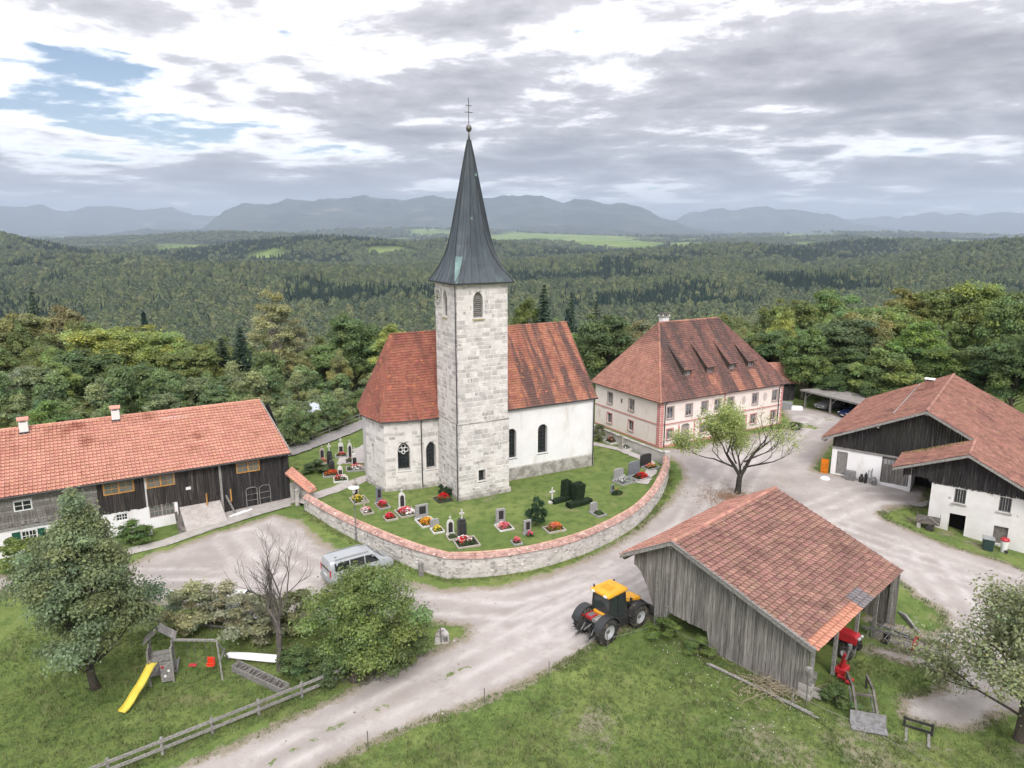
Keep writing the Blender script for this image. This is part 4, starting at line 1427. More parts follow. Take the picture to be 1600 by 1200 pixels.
# right third: boards down to the ground, with door leaves
boards(farm, FW, 31 - 5.85, 31.0, lambda s: -.4, lambda s: 4.3, M_WOODD, .26, 73, skip=lambda s: S(-4.6) < s < S(-2.5), off=-.02)
boards(farm, FW, S(-4.6), S(-2.5), lambda s: -.4, lambda s: 2.9, M_WOODD, .26, 74, off=-.02)
boards(farm, FW, 31 - 9.5, 31 - 5.95, lambda s: .5, lambda s: 1.4, M_WOODB, .26, 75, off=-.0)
MB().box(-6.02, -5.82, -.18, .0, -.9, 4.25).build('corner_post', M_WOODGREY, farm, bevel=.01)
MB().bar((-5.6, -.2, 1.2), (-4.9, -.95, -.85), .14, .1).build('leaning_plank', M_WOODGREY, farm)
# gable end boards on the right
PG = wall_fn((0, 0), (0, 14))
boards(farm, PG, 0, 14, lambda s: -.4, lambda s: 4.15 + 3.3 * (1 - abs(s - 7) / 7.0), M_WOODD, .3, 76, off=-.02)
# log-built left part with horizontal logs
planks(farm, FW, 0, NXB, WHT + .18, 4.2, M_WOODG, .24, 77, off=-.03, name='log', skip=lambda z, a, b_: [(a, S(-20.95)), (S(-19.65), b_)] if 2.75 < z < 3.75 else [(a, b_)])
for i in range(18):
    MB().box(-31 + .2 + i * .85, -31 + .5 + i * .85, -.16, 0, WHT + .32, WHT + .55).build('carved_joist', M_WOODG, farm)
MB().box(-31, -15.3, -.14, .0, WHT + .02, WHT + .16).build('ledge', M_WOODGREY, farm)
WP = mat('curtained_pane', (.10, .12, .115), (.17, .18, .16), scale=2, rough=.1, spec=.5)
rect_window(farm, FW, S(-14.85), S(-12.6), 2.92, 4.22, -.05, M_FRAMEO, .1, 4, 3, WP, mid=.12)
rect_window(farm, FW, S(-11.7), S(-9.55), 2.92, 4.2, -.05, M_FRAMEO, .1, 4, 3, WP, mid=.12)
rect_window(farm, FW, S(-4.55), S(-2.55), 2.95, 4.22, -.05, M_FRAMEO, .1, 4, 3, WP, mid=.12)
rect_window(farm, FW, S(-11.7), S(-9.75), .25, 1.28, .1, M_REVEAL, .07, 6, 2, WP, mid=.1)
rect_window(farm, FW, S(-14.2), S(-13.3), .5, 1.12, .1, M_WHITE, .07, 4, 2)
rect_window(farm, FW, S(-20.9), S(-19.7), 2.8, 3.65, -.02, M_WHITE, .08, 2, 2)
rect_window(farm, FW, S(-20.7), S(-19.65), .2, 1.12, .08, M_WHITE, .08, 4, 2)
M_GREEN = mat('green_shutter', (.018, .085, .055), rough=.5, rnd=.1)
for a, b_ in ((-21.28, -20.74), (-19.61, -19.07)):
    MB().obox(FW(S((a + b_) / 2), .66, -.03), FW.d * (b_ - a) / 2, FW.n * .02, Vector((0, 0, .48))).build('shutter', M_GREEN, farm)
MB().obox(FW(S(-8.55), 2.38, -.07), FW.d * .2, FW.n * .012, Vector((0, 0, .13))).build('notice_sign', M_WHITE, farm)
# recessed bay door with two iron hoops leaning against it
mb = MB()
for x0 in (-3.9, -2.75):
    pts = [FW(S(x0 + dx), z, -.14) for dx, z in ((0, -.3), (0, 1.25), (.12, 1.45), (.5, 1.5), (.85, 1.45), (.95, 1.25), (.95, -.3))]
    mb.tube(pts, .03, 6)
    for z in (.3, .85):
        mb.bar(FW(S(x0), z, -.14), FW(S(x0 + .95), z, -.14), .03, .03)
mb.build('iron_hoop', M_WOODGREY, farm)
# roof
zE, zRg, dE, dR = 4.25, 7.75, -.55, 7.0
ER, EL_, RRx, RLx = .15, -31.5, -.75, -31.5
eR, eL = Vector((ER, dE, zE)), Vector((EL_, dE, zE))
rR, rL = Vector((RRx, dR, zRg)), Vector((RLx, dR, zRg))
slab(farm, 'roof', M_LROOF, [eL, eR, rR, rL], .16)
slab(farm, 'roof', M_LROOF, [rL, rR, Vector((ER, 14.4, zE)), Vector((EL_, 14.4, zE))], .16)
Vv = (Vector((0, dE, zE)) - Vector((0, dR, zRg))).normalized()
Lsl = (Vector((0, dE, zE)) - Vector((0, dR, zRg))).length
slope_tiles(farm, 'roof_tiles', M_LROOF, rL + Vector((0, 0, .01)), (1, 0, 0), Vv, [(0, 0), (RRx - RLx, 0), (ER - RLx, Lsl + .05), (0, Lsl + .05)], .30, .40, pan=True, stagger=False, jit=.012, seed=81, lip=.10)
ridge_caps(farm, rL + Vector((0, 0, .05)), rR + Vector((0, 0, .05)), M_LROOF, .4, .13)
MB().extr([rR + Vector((0, 0, .08)), rR + Vector((.12, 0, .08)), eR + Vector((.12, 0, .08)), eR + Vector((0, 0, .08))], (0, 0, -.28)).build('verge_board', M_WOODGREY, farm)
MB().tube([eL + Vector((0, -.08, -.06)), eR + Vector((0, -.08, -.06))], .075, 6).build('gutter', M_GUTTER, farm)
pt = rL + Vector((1, 0, 0)) * 23.0 + Vv * 1.15
MB().obox(pt + Vector((0, 0, .07)), (1.15, 0, 0), Vv * .09, Vector((0, 0, .03))).build('skylight_strip', mat('pale_glass', (.55, .60, .62), rough=.2), farm)
for x, dd_ in ((-13.2, .35), (-20.0, .55)):
    b0 = Vector((x, dR, zRg)) + Vv * dd_
    cpo = MB().box(b0.x - .32, b0.x + .32, b0.y - .3, b0.y + .3, b0.z - .6, b0.z + .85).build('chimney', M_WHITE, farm)
    MB().box(b0.x - .36, b0.x + .36, b0.y - .4, b0.y + .34, b0.z - .55, b0.z + .05).build('chimney_flashing', M_GUTTER, cpo)
    for sx in (-.24, .24):
        MB().box(b0.x + sx - .05, b0.x + sx + .05, b0.y - .22, b0.y + .22, b0.z + .85, b0.z + 1.12).build('chimney_pier', M_WHITE, cpo)
    mb = MB()
    mb.extr([(b0.x - .42, b0.y - .4, b0.z + 1.1), (b0.x + .42, b0.y - .4, b0.z + 1.1), (b0.x + .42, b0.y, b0.z + 1.3), (b0.x - .42, b0.y, b0.z + 1.3)], (0, 0, -.06))
    mb.extr([(b0.x - .42, b0.y + .4, b0.z + 1.1), (b0.x + .42, b0.y + .4, b0.z + 1.1), (b0.x + .42, b0.y, b0.z + 1.3), (b0.x - .42, b0.y, b0.z + 1.3)], (0, 0, -.06))
    mb.build('chimney_roof', M_LROOF, cpo)
# low lean-to wall with tiled cap running back from the right corner to the gate
lw = thing('tiled_wall', 'short wall with sloping red tiled cap at the farmhouse corner', 'wall', (-20.35, 62.1, -.2), LB_A - 62)
MB().box(0, 2.6, -.2, .2, -.4, 1.5).build('wall', M_PLINTH, lw)
mb = MB()
mb.extr([(-.1, -.55, 2.5), (2.8, -.45, 1.25), (2.8, .45, 1.25), (-.1, .3, 2.9)], (0, 0, -.12))
mb.build('tiled_cap', M_LROOF, lw)
slope_tiles(lw, 'cap_tiles', M_LROOF, Vector((-.1, .3, 2.9)), (2.9, .1, -1.5), (.0, -.85, -.35), [(0, 0), (3.2, 0), (3.2, .95), (0, .95)], .3, .3, pan=True, seed=5)
# ================================================================== RIGHT BARN with wing
RB_A = -37.0
rbarn = thing('cattle_barn', 'large white and dark-boarded barn with wide red roof and lower wing', 'barn', (32.3, 68.6, 0), RB_A)
M_RROOF = mat('rust_red_tile', (.36, .185, .145), (.285, .15, .12), scale=.9, rnd=.36, hue=.02, c3=(.19, .10, .085), s3=.4, t3=(.52, .70), bump=.2, c4=(.40, .21, .155), s4=1.4, t4=(.6, .7))
GF = wall_fn((0, 0), (18, 0))
apx, apz, lex, lez = 7.85, 7.75, -.95, 3.62
sR = .515
BK = 20.5
mb = MB()
panel(mb, (0, 0), (7.2, 0), -.6, 2.75, [(.47, 1.47, -.02, 2.35), (4.55, 6.95, -.02, 2.6)], .2)
panel(mb, (0, BK), (0, 0), -.6, 3.6)
panel(mb, (7.2, 0), (7.2, 4), -.6, 2.75)
mb.build('wall', M_PLAST, rbarn)
MB().box(7.25, 17.5, 2.2, 2.4, -2.6, 2.5).build('inner_wall', M_WOODD, rbarn)
roofz = lambda x: apz - (apx - x) * (apz - lez) / (apx - lex) if x < apx else apz - (x - apx) * sR
boards(rbarn, GF, .0, 13.0, lambda s: 2.8 if s < 7.3 else 2.45, lambda s: roofz(s) - .22, M_WOODD, .24, 91, off=-.02)
MB().box(-.1, 7.3, -.1, -.0, 2.62, 2.8).build('sill_beam', M_WOODGREY, rbarn)
# doors
dr = MB().obox(GF(.97, 1.16, .12), GF.d * .48, GF.n * .03, Vector((0, 0, 1.17))).build('door', M_WOODGREY, rbarn)
MB().obox(GF(.62, 1.1, .07), GF.d * .02, GF.n * .02, Vector((0, 0, .1))).build('door_handle', M_GUTTER, dr)
for i in range(2):
    a = 4.6 + i * 1.16
    dl = MB().obox(GF(a + .57, 1.28, .12), GF.d * .56, GF.n * .03, Vector((0, 0, 1.3))).build('door_leaf', M_WOODG, rbarn)
    for j in range(3):
        MB().obox(GF(a + .26 + j * .31, 2.1, .08), GF.d * .12, GF.n * .012, Vector((0, 0, .25))).build('pane', mat('dusty_pane', (.30, .31, .31), rough=.2), dl)
# main roof
mz = -.8
L0, L1_ = Vector((lex, mz, lez)), Vector((lex, BK, lez))
A0, A1 = Vector((apx, mz, apz)), Vector((apx, BK, apz))
xe = 18.6
RE0, RE1 = Vector((xe, mz, roofz(xe))), Vector((xe, BK, roofz(xe)))
slab(rbarn, 'roof', M_RROOF, [L0, L1_, A1, A0], .18)
slab(rbarn, 'roof', M_RROOF, [A0, A1, RE1, RE0], .18)
Vl = (L0 - A0).normalized()
Vr_ = (RE0 - A0).normalized()
up = Vector((0, 0, .012))
slope_tiles(rbarn, 'left_roof_tiles', M_RROOF, A0 + up, (0, 1, 0), Vl, [(0, 0), (BK - mz, 0), (BK - mz, (L0 - A0).length), (0, (L0 - A0).length)], .34, .36, pan=True, stagger=False, seed=92)
slope_tiles(rbarn, 'right_roof_tiles', M_RROOF, A0 + up, (0, 1, 0), Vr_, [(0, 0), (BK - mz, 0), (BK - mz, (RE0 - A0).length), (0, (RE0 - A0).length)], .42, .36, pan=True, stagger=False, seed=93)
ridge_caps(rbarn, A0 + Vector((0, 0, .06)), A1 + Vector((0, 0, .06)), M_RROOF, .4, .13)
for nm, a, b_ in (('bargeboard', L0, A0), ('bargeboard', A0, A0 + Vr_ * 5.0)):
    MB().extr([a + Vector((0, -.03, .03)), b_ + Vector((0, -.03, .03)), b_ + Vector((0, -.03, -.22)), a + Vector((0, -.03, -.22))], (0, -.05, 0)).build(nm, M_WOODGREY, rbarn)
MB().bar(A0 + Vector((0, .05, -.3)), A0 + Vector((0, 1.0, -.3)), .2, .24).build('purlin', M_WOODGREY, rbarn)
for f in (.45, .98):
    p = A0.lerp(L0, f)
    MB().bar(p + Vector((.1, .05, -.3)), p + Vector((.1, 1.0, -.3)), .18, .2).build('purlin', M_WOODGREY, rbarn)
# cream batten lying along the left slope
pA, pB = A0.lerp(L0, .22) + Vector((0, 6.5, .13)), A0.lerp(L0, .60) + Vector((0, 3.2, .13))
MB().bar(A0.lerp(L0, .36) + Vector((0, 3.3, .12)), A0.lerp(L0, .36) + Vector((0, 20.3, .12)), .10, .06).build('snow_guard', M_WOODGREY, rbarn)
cb = A0.lerp(L0, .18) + Vector((0, 14.5, 0))
chb = MB().box(cb.x - .4, cb.x + .4, cb.y - .4, cb.y + .4, cb.z - .6, cb.z + 1.0).build('chimney', mat('brick_chimney', (.30, .15, .12), (.24, .12, .1), scale=6), rbarn)
MB().box(cb.x - .5, cb.x + .5, cb.y - .5, cb.y + .5, cb.z + 1.15, cb.z + 1.22).build('chimney_cap', M_WHITE, chb)
for sx in (-.35, .35):
    MB().box(cb.x + sx - .05, cb.x + sx + .05, cb.y - .35, cb.y + .35, cb.z + 1.0, cb.z + 1.15).build('chimney_pier', M_PLINTH, chb)
# wing
wx, wy = 9.4, -5.3
WF = wall_fn((wx, wy), (18.3, wy))
mb = MB()
wh = [(1.75, 2.6, 1.1, 2.38), (4.95, 5.8, 1.1, 2.38), (1.6, 2.8, -2.6, .1), (4.85, 5.85, -1.75, -.2)]
panel(mb, (wx, wy), (18.3, wy), -3.4, 2.62, wh, .3)
panel(mb, (wx, 2.2), (wx, wy), -3.4, 2.62)
panel(mb, (18.3, wy), (18.3, 2.2), -3.4, 2.62)
mb.build('wing_wall', M_PLASTB, rbarn)
MB().box(wx + .3, 18, wy + 1.0, wy + 1.1, -3.4, 2.4).build('wing_back', M_DARK, rbarn)
wap, wapz, wle, wlez = 11.85, roofz(11.85), 6.35, 3.45
wroof = lambda x: wapz - (wap - x) * (wapz - wlez) / (wap - wle) if x < wap else roofz(x)
boards(rbarn, WF, -2.3, 8.9, lambda s: 2.50 if s > -.2 else 2.85, lambda s: wroof(wx + s) - .2, M_WOODD, .22, 94, off=-.04)
boards(rbarn, wall_fn((7.1, -.2), (7.1, wy)), 0, 4.9, lambda s: 2.5, lambda s: 3.5, M_WOODD, .26, 95)
WR0, WRb = Vector((wap, wy - .8, wapz)), Vector((wap, mz + .02, wapz))
WL0, WLb = Vector((wle, wy - .8, wlez)), Vector((wle, mz + .02, wlez))
WE0, WEb = Vector((xe, wy - .8, roofz(xe))), Vector((xe, mz + .02, roofz(xe)))
slab(rbarn, 'wing_roof', M_RROOF, [WL0, WLb, WRb, WR0], .16)
slab(rbarn, 'wing_roof', M_RROOF, [WR0, WRb, WEb, WE0], .16)
Vw = (WL0 - WR0).normalized()
slope_tiles(rbarn, 'wing_left_tiles', M_RROOF, WR0 + up, (0, 1, 0), Vw, [(0, 0), (mz - wy + .8, 0), (mz - wy + .8, (WL0 - WR0).length), (0, (WL0 - WR0).length)], .34, .36, pan=True, stagger=False, seed=96)
slope_tiles(rbarn, 'wing_right_tiles', M_RROOF, WR0 + up, (0, 1, 0), Vr_, [(0, 0), (mz - wy + .8, 0), (mz - wy + .8, (WE0 - WR0).length), (0, (WE0 - WR0).length)], .42, .36, pan=True, stagger=False, seed=97)
for a, b_ in ((WL0, WR0), (WR0, WE0)):
    MB().extr([a + Vector((0, -.03, .03)), b_ + Vector((0, -.03, .03)), b_ + Vector((0, -.03, -.2)), a + Vector((0, -.03, -.2))], (0, -.05, 0)).build('bargeboard', M_WOODGREY, rbarn)
ridge_caps(rbarn, WR0 + Vector((0, 0, .05)), WRb + Vector((0, 0, .05)), M_RROOF, .4, .12)
# moss along the top of the wing's left slope
mr = random.Random(5)
mb = MB()
for k in range(420):
    f, y = mr.random(), WLb.y - abs(mr.gauss(0, .45)) - .05
    if f < .12:
        continue
    p = WRb.lerp(WLb, f)
    r_ = mr.uniform(.05, .14)
    mb.lathe([(r_ * .9, 0), (r_ * .7, r_ * .5), (r_ * .2, r_ * .75)], 5, (p.x + mr.uniform(-.1, .1), y, p.z + .03))
mb.build('moss', mat('roof_moss', (.20, .16, .05), (.09, .085, .03), scale=3, rnd=.7), rbarn, kind='stuff')
for a, b_ in ((1.75, 2.6), (4.95, 5.8)):
    rect_window(rbarn, WF, a, b_, 1.1, 2.38, .12, M_WOODGREY, .06, 4, 1, M_GLASS, mid=.05)
    MB().obox(WF((a + b_) / 2, 1.04, -.05), WF.d * .55, WF.n * .08, Vector((0, 0, .04))).build('window_sill', M_PLINTH, rbarn)
MB().obox(WF(5.35, -.97, .2), WF.d * .5, WF.n * .02, Vector((0, 0, .78))).build('hatch', M_BEAM, rbarn)

# ================================================================== FOREGROUND BARN (open machine shed)
FB_A = -46.0
shed = thing('machine_barn', 'weathered grey plank machine barn with patched red pantile roof', 'barn', (9.21, 40.68, -.25), FB_A)
M_FROOF = mat('weathered_pantile', (.31, .172, .138), (.23, .128, .107), scale=1.0, rotz=FB_A, rnd=.42, hue=.03, rough=.9, c3=(.13, .075, .062), s3=.5, t3=(.54, .74), st3=(.45, .9, .9), c4=(.30, .20, .16), s4=1.6, t4=(.62, .70), bump=.35, bscale=14)
M_FNEW = mat('new_pantile', (.52, .25, .17), (.46, .21, .145), scale=1.5, rnd=.3, bump=.2)
M_GREYT = mat('grey_replacement_tile', (.21, .19, .20), (.17, .155, .16), scale=2, rnd=.3)
z_ = .25
bap, baz, ble, blz, bre, brz, BY0, BY1 = 1.05, 5.72 + z_, -2.68, 3.62 + z_, 10.0, 2.62 + z_, -.55, 12.75
broof = lambda x: baz - (bap - x) * (baz - blz) / (bap - ble) if x < bap else baz - (x - bap) * (baz - brz) / (bre - bap)
P0, P1 = Vector((bap, BY0, baz)), Vector((bap, BY1, baz))
Lf0, Lf1 = Vector((ble, BY0, blz)), Vector((ble, BY1 + .3, blz))
Rt0, Rt1 = Vector((bre, BY0, brz)), Vector((bre, BY1 - .4, brz))
slab(shed, 'roof_deck', M_BEAM, [Lf0, Lf1, P1, P0], .12)
slab(shed, 'roof_deck', M_BEAM, [P0, P1, Rt1, Rt0], .12)
VR, VL = (Rt0 - P0).normalized(), (Lf0 - P0).normalized()
LR, LL = (Rt0 - P0).length, (Lf0 - P0).length
TWF, THF = .34, .365
allt = tiles(P0 + up, (0, 1, 0), VR, [(0, 0), (BY1 - BY0, 0), (BY1 - BY0 - .4, LR + .06), (0, LR + .06)], TWF, THF, pan=True, stagger=False, jit=.02, seed=101, lip=.10, roll=.035)
allt.sort(key=lambda e: -(e[2][1] * 1.0 - e[2][0] * .55))      # nearest (low on the slope, near gable) first
rest = []
for k, (vs, fs, (u_, v_)) in enumerate(allt):
    new = v_ > LR - .75 and u_ < 6.0
    grey = v_ > LR - 1.05 and 6.0 <= u_ < 7.6
    if k < 280 or new or grey:
        MB().add(vs, fs).build('tile', M_GREYT if grey else (M_FNEW if new else M_FROOF), shed)
    else:
        rest.append((vs, fs, None))
join_tiles(rest, 'far_tiles', M_FROOF, shed, kind='stuff')
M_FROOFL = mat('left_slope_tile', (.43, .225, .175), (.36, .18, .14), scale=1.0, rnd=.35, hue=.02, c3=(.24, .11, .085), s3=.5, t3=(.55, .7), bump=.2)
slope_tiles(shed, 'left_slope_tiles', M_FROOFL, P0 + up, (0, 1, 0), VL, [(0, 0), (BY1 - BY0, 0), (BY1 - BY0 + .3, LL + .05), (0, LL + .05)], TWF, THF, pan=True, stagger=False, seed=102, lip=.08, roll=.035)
ridge_caps(shed, P0 + Vector((0, 0, .05)), P1 + Vector((0, 0, .05)), M_FROOFL, .42, .13)
for a, b_ in ((Lf0, P0), (P0, Rt0)):
    MB().extr([a + Vector((0, -.02, .07)), b_ + Vector((0, -.02, .07)), b_ + Vector((0, -.02, -.16)), a + Vector((0, -.02, -.16))], (0, -.045, 0)).build('bargeboard', M_WOODGREY, shed)
    MB().extr([a + Vector((0, .12, .1)), b_ + Vector((0, .12, .1)), b_ + Vector((0, -.08, .1)), a + Vector((0, -.08, .1))], (0, 0, .03)).build('verge_board', M_WOODGREY, shed)
for a, b_ in ((Lf1, P1), (P1, Rt1)):
    MB().extr([a + Vector((0, .02, .07)), b_ + Vector((0, .02, .07)), b_ + Vector((0, .02, -.16)), a + Vector((0, .02, -.16))], (0, .045, 0)).build('bargeboard', M_WOODGREY, shed)
SFn = wall_fn((0, 0), (10, 0))
gz = lambda s: -.15 - .045 * s        # ground under the gable, local
def bbot(s):
    if s < -.0:
        return 3.35 - 3.2 * max(0, (s + 1.9) / 1.9) ** 1.6
    if .75 < s < 3.55:
        return 1.12 - .08 * (s - .75)
    return gz(s) + .0
boards(shed, SFn, -1.95, 9.5, bbot, lambda s: broof(s) - .2, M_WOODG, .21, 111, dep=.028, off=-.02)
# second layer of cover strips
rr = random.Random(9)
for s in np.arange(.15, 9.0, .62):
    s += rr.uniform(-.15, .15)
    zb, zt_ = bbot(s), broof(s) - .25
    MB().obox(SFn(s, (zb + zt_) / 2, -.055), SFn.d * .035, SFn.n * .012, Vector((0, 0, (zt_ - zb) / 2))).build('cover_strip', M_WOODG, shed)
# white sun-bleached posts and corner timbers
for s, t_ in ((-.15, .11), (.62, .12)):
    MB().obox(SFn(s, 1.7, -.09), SFn.d * t_ / 2, SFn.n * .06, Vector((0, 0, 1.95))).build('post', M_WOODGREY, shed)
MB().bar(SFn(.75, 1.5, -.1), SFn(.55, -.2, -.14), .14, .08).build('loose_plank', M_WOODGREY, shed)
for x in (bap, 5.2, 9.6):
    MB().bar((x, -.55, broof(x) - .3), (x, 12.4, broof(x) - .3), .18, .2).build('purlin', M_BEAM, shed)
MB().bar((ble + .25, -.5, blz - .1), (ble + .25, 12.8, blz - .1), .16, .18).build('purlin', M_BEAM, shed)
# frame: posts along the open eave side and the left side
for y in (0.1, 3.2, 6.3, 9.4, 12.1):
    MB().box(9.55, 9.73, y - .09, y + .09, -1.2, broof(9.64) - .2).build('post', M_WOODGREY, shed)
    MB().box(-.09, .09, y - .09 + .3, y + .39, -.6, broof(0) - .2).build('post', M_WOODGREY, shed)
    MB().box(4.9, 5.08, y - .09, y + .09, -.8, broof(5) - .2).build('post', M_BEAM, shed)
    MB().bar((0, y, 3.1), (9.6, y, 2.75), .16, .18).build('tie_beam', M_BEAM, shed)
BFn = wall_fn((10, 12.2), (0, 12.2))
boards(shed, BFn, 0, 10, lambda s: -1.0, lambda s: broof(10 - s) - .2, M_WOODG, .24, 112)
LFn = wall_fn((0, 12.2), (0, 2.0))
boards(shed, LFn, 0, 10.2, lambda s: -.6, lambda s: broof(0) - .15, M_WOODG, .26, 113)
boards(shed, wall_fn((4.95, 0.2), (4.95, 12)), 0, 12, lambda s: -.7, lambda s: 3.4, M_WOODD, .3, 114)
MB().box(.1, 9.5, .1, 12.1, -1.0, -.85).build('earth_floor', mat('earth_floor', (.10, .085, .07), (.07, .06, .05), scale=1.5, bump=.4), shed)
# brackets visible under the verge
for s in (1.9, 4.6):
    MB().lathe([(.02, -.02), (.13, 0), (.13, .1), (.02, .12)], 8, tuple(SFn(s, broof(s) - .42, -.14)), 'y').build('purlin_end', M_WOODGREY, shed)
# ================================================================== CHURCHYARD
YARD_OUT = [(-19.2, 60.6), (-18.5, 59.6), (-15.07, 55.95), (-11.76, 52.9), (-8.82, 50.4), (-6.66, 48.85), (-4.75, 47.75), (-1.87, 47.95), (1.43, 48.9), (4.95, 50.95), (7.75, 53.45), (11.05, 57.5), (13.82, 62.95), (15.77, 68.4), (16.35, 71.0)]
# lawn of the yard: a raised terrace held by the wall
YP = YARD_OUT + [(15.6, 72.5), (9.5, 84), (4, 95), (-17, 93), (-19.5, 84), (-24.5, 75), (-22.4, 70), (-20.4, 63.5)]
yx = np.arange(-25, 17.5, .5)
yy = np.arange(47, 96, .5)
YX, YY = np.meshgrid(yx, yy)
ysd = poly_sd(YX.ravel(), YY.ravel(), YP).reshape(YX.shape)
c_ = np.maximum.reduce([ysd[:-1, :-1], ysd[1:, :-1], ysd[:-1, 1:], ysd[1:, 1:]]) < .1
iy, ix = np.nonzero(c_)
idx = -np.ones(YX.shape, int)
used = np.zeros(YX.shape, bool)
for a_, b_ in ((0, 0), (1, 0), (0, 1), (1, 1)):
    used[iy + a_, ix + b_] = True
idx[used] = np.arange(used.sum())
ux, uy = YX[used], YY[used]
Zy = .02 + .05 * (vnoise(ux, uy, 3.0, 4) - .5) - .10 * np.clip(1 - (-ysd[used]) / 3., 0, 1)
lawn = np_obj('churchyard_lawn', np.stack([ux, uy, Zy], 1), np.stack([idx[iy, ix], idx[iy, ix + 1], idx[iy + 1, ix + 1], idx[iy + 1, ix]], 1), gm, smooth=True, kind='structure')
attr(lawn, 'far', np.zeros(used.sum()))
attr(lawn, 'meadow', np.zeros(used.sum()))
bvy = np.zeros(used.sum())
for px0, py0, r_, s_ in ((-7, 62, 1.3, .45), (-2, 61.2, 1.5, .5), (.6, 63.8, 1.0, .55), (4, 66, 1.2, .35), (-9, 64, 1.0, .4)):
    bvy = np.maximum(bvy, s_ * np.exp(-((ux - px0) ** 2 + (uy - py0) ** 2) / r_ ** 2))
attr(lawn, 'bare', bvy)


def strip(name, pts, wd, m, dz=.03, zf=None, jag=.12, seed=1, step=.5):
    """ribbon of path following the ground"""
    rr = random.Random(seed)
    P = [Vector((*p, 0)) for p in pts]
    out = []
    for a, b_ in zip(P[:-1], P[1:]):
        n = max(1, int((b_ - a).length / step))
        out += [a.lerp(b_, k / n) for k in range(n)]
    out.append(P[-1])
    mb = MB()
    nc = 5
    for i, p in enumerate(out):
        d = (out[min(i + 1, len(out) - 1)] - out[max(i - 1, 0)]).normalized()
        s = Vector((d.y, -d.x, 0))
        for k in range(nc):
            f = k / (nc - 1) - .5
            j = rr.uniform(-jag, jag) if k in (0, nc - 1) else 0
            q_ = p + s * (f * wd + j)
            mb.v.append((q_.x, q_.y, (zf(q_.x, q_.y) if zf else zt(q_.x, q_.y)) + dz))
    for i in range(len(out) - 1):
        for k in range(nc - 1):
            mb.f.append((i * nc + k, i * nc + k + 1, (i + 1) * nc + k + 1, (i + 1) * nc + k))
    return mb.build(name, m, None, smooth='all', kind='structure')


M_PATH = mat('pale_gravel_path', (.44, .405, .39), (.36, .33, .31), scale=2.5, c3=(.27, .24, .21), s3=1.0, t3=(.58, .72), bump=.3, c4=(.54, .51, .49), s4=14, t4=(.6, .68))
M_ASPH = mat('grey_lane', (.30, .285, .28), (.24, .23, .225), scale=2, c3=(.20, .19, .18), s3=.8, t3=(.55, .7), bump=.2)
yz = lambda x, y: .0
strip('gravel_path', [(-19.3, 60.4), (-17.6, 62.6), (-14.2, 67.0), (-11.6, 71.0), (-11.0, 75), (-8, 80)], 1.5, M_PATH, .05, yz, seed=2)
strip('gravel_path', [(-12.0, 70.6), (-15, 72.5), (-18.5, 72.2)], 2.2, M_PATH, .055, yz, seed=3)
strip('gravel_path', [(-15, 73), (-16, 76), (-14, 80)], 3.5, M_PATH, .045, yz, seed=13)
strip('back_lane', [(-27, 72), (-24.2, 75.8), (-20.5, 83), (-17, 91), (-13, 97)], 2.6, M_ASPH, .10, yz, seed=4)
M_CONC = mat('pale_concrete', (.42, .395, .37), (.35, .33, .305), scale=1.4, c3=(.27, .25, .225), s3=.9, t3=(.58, .7), bump=.2)
strip('pavement', [(-20.3, 60.9), (-22.9, 58.7), (-25.8, 56.4), (-28.2, 53.6), (-30.5, 52.0)], 1.25, M_CONC, .07, None, .02, 5)
strip('kerb', [(-20.4, 60.0), (-22.6, 58.1), (-25.4, 55.6), (-27.9, 52.9)], .16, M_PLINTH, .12, None, .01, 6)
strip('gravel_apron', [(-20.0, 62.0), (-23.0, 60.3), (-26.5, 57.6), (-28.2, 56.4)], 1.8, M_PATH, .05, None, .15, 7)
strip('gravel_path', [(9.2, 78.5), (12.0, 76.4), (14.6, 72.0), (14.3, 69.0), (12.6, 65.2)], 1.0, M_PATH, .05, yz, seed=8)

# ---- the enclosing wall: rubble face, tiled coping
M_RUB = mat('rubble_wall', (.58, .55, .53), (.44, .415, .395), scale=1.1, bump=1.0, bscale=5, c3=(.18, .165, .15), s3=1.1, t3=(.56, .70), c4=(.58, .55, .53), s4=2.2, t4=(.58, .66))
M_RUBST = mat('rubble_stone', (.54, .51, .49), (.37, .35, .335), scale=2.0, rnd=.5, bump=.8, bscale=8, c3=(.16, .15, .135), s3=1.4, t3=(.56, .70))
M_COPE = mat('coping_tile', (.45, .29, .25), (.37, .225, .195), scale=1.5, rnd=.45, hue=.02, c3=(.22, .12, .10), s3=1.2, t3=(.55, .7), c4=(.62, .47, .41), s4=3, t4=(.56, .66))
ywall = thing('churchyard_wall', 'curved rubble wall with red tiled coping around the churchyard', 'wall', (0, 0, 0))
TOPZ, THK = .72, .48


def smooth_path(pts, step=.35):
    P = [Vector((*p, 0)) for p in pts]
    out = []
    for i in range(len(P) - 1):
        p0, p1, p2, p3 = P[max(i - 1, 0)], P[i], P[i + 1], P[min(i + 2, len(P) - 1)]
        n = max(2, int((p2 - p1).length / step))
        for k in range(n):
            t_ = k / n
            out.append(.5 * ((2 * p1) + (p2 - p0) * t_ + (2 * p0 - 5 * p1 + 4 * p2 - p3) * t_ ** 2 + (3 * p1 - p0 - 3 * p2 + p3) * t_ ** 3))
    out.append(P[-1])
    return out


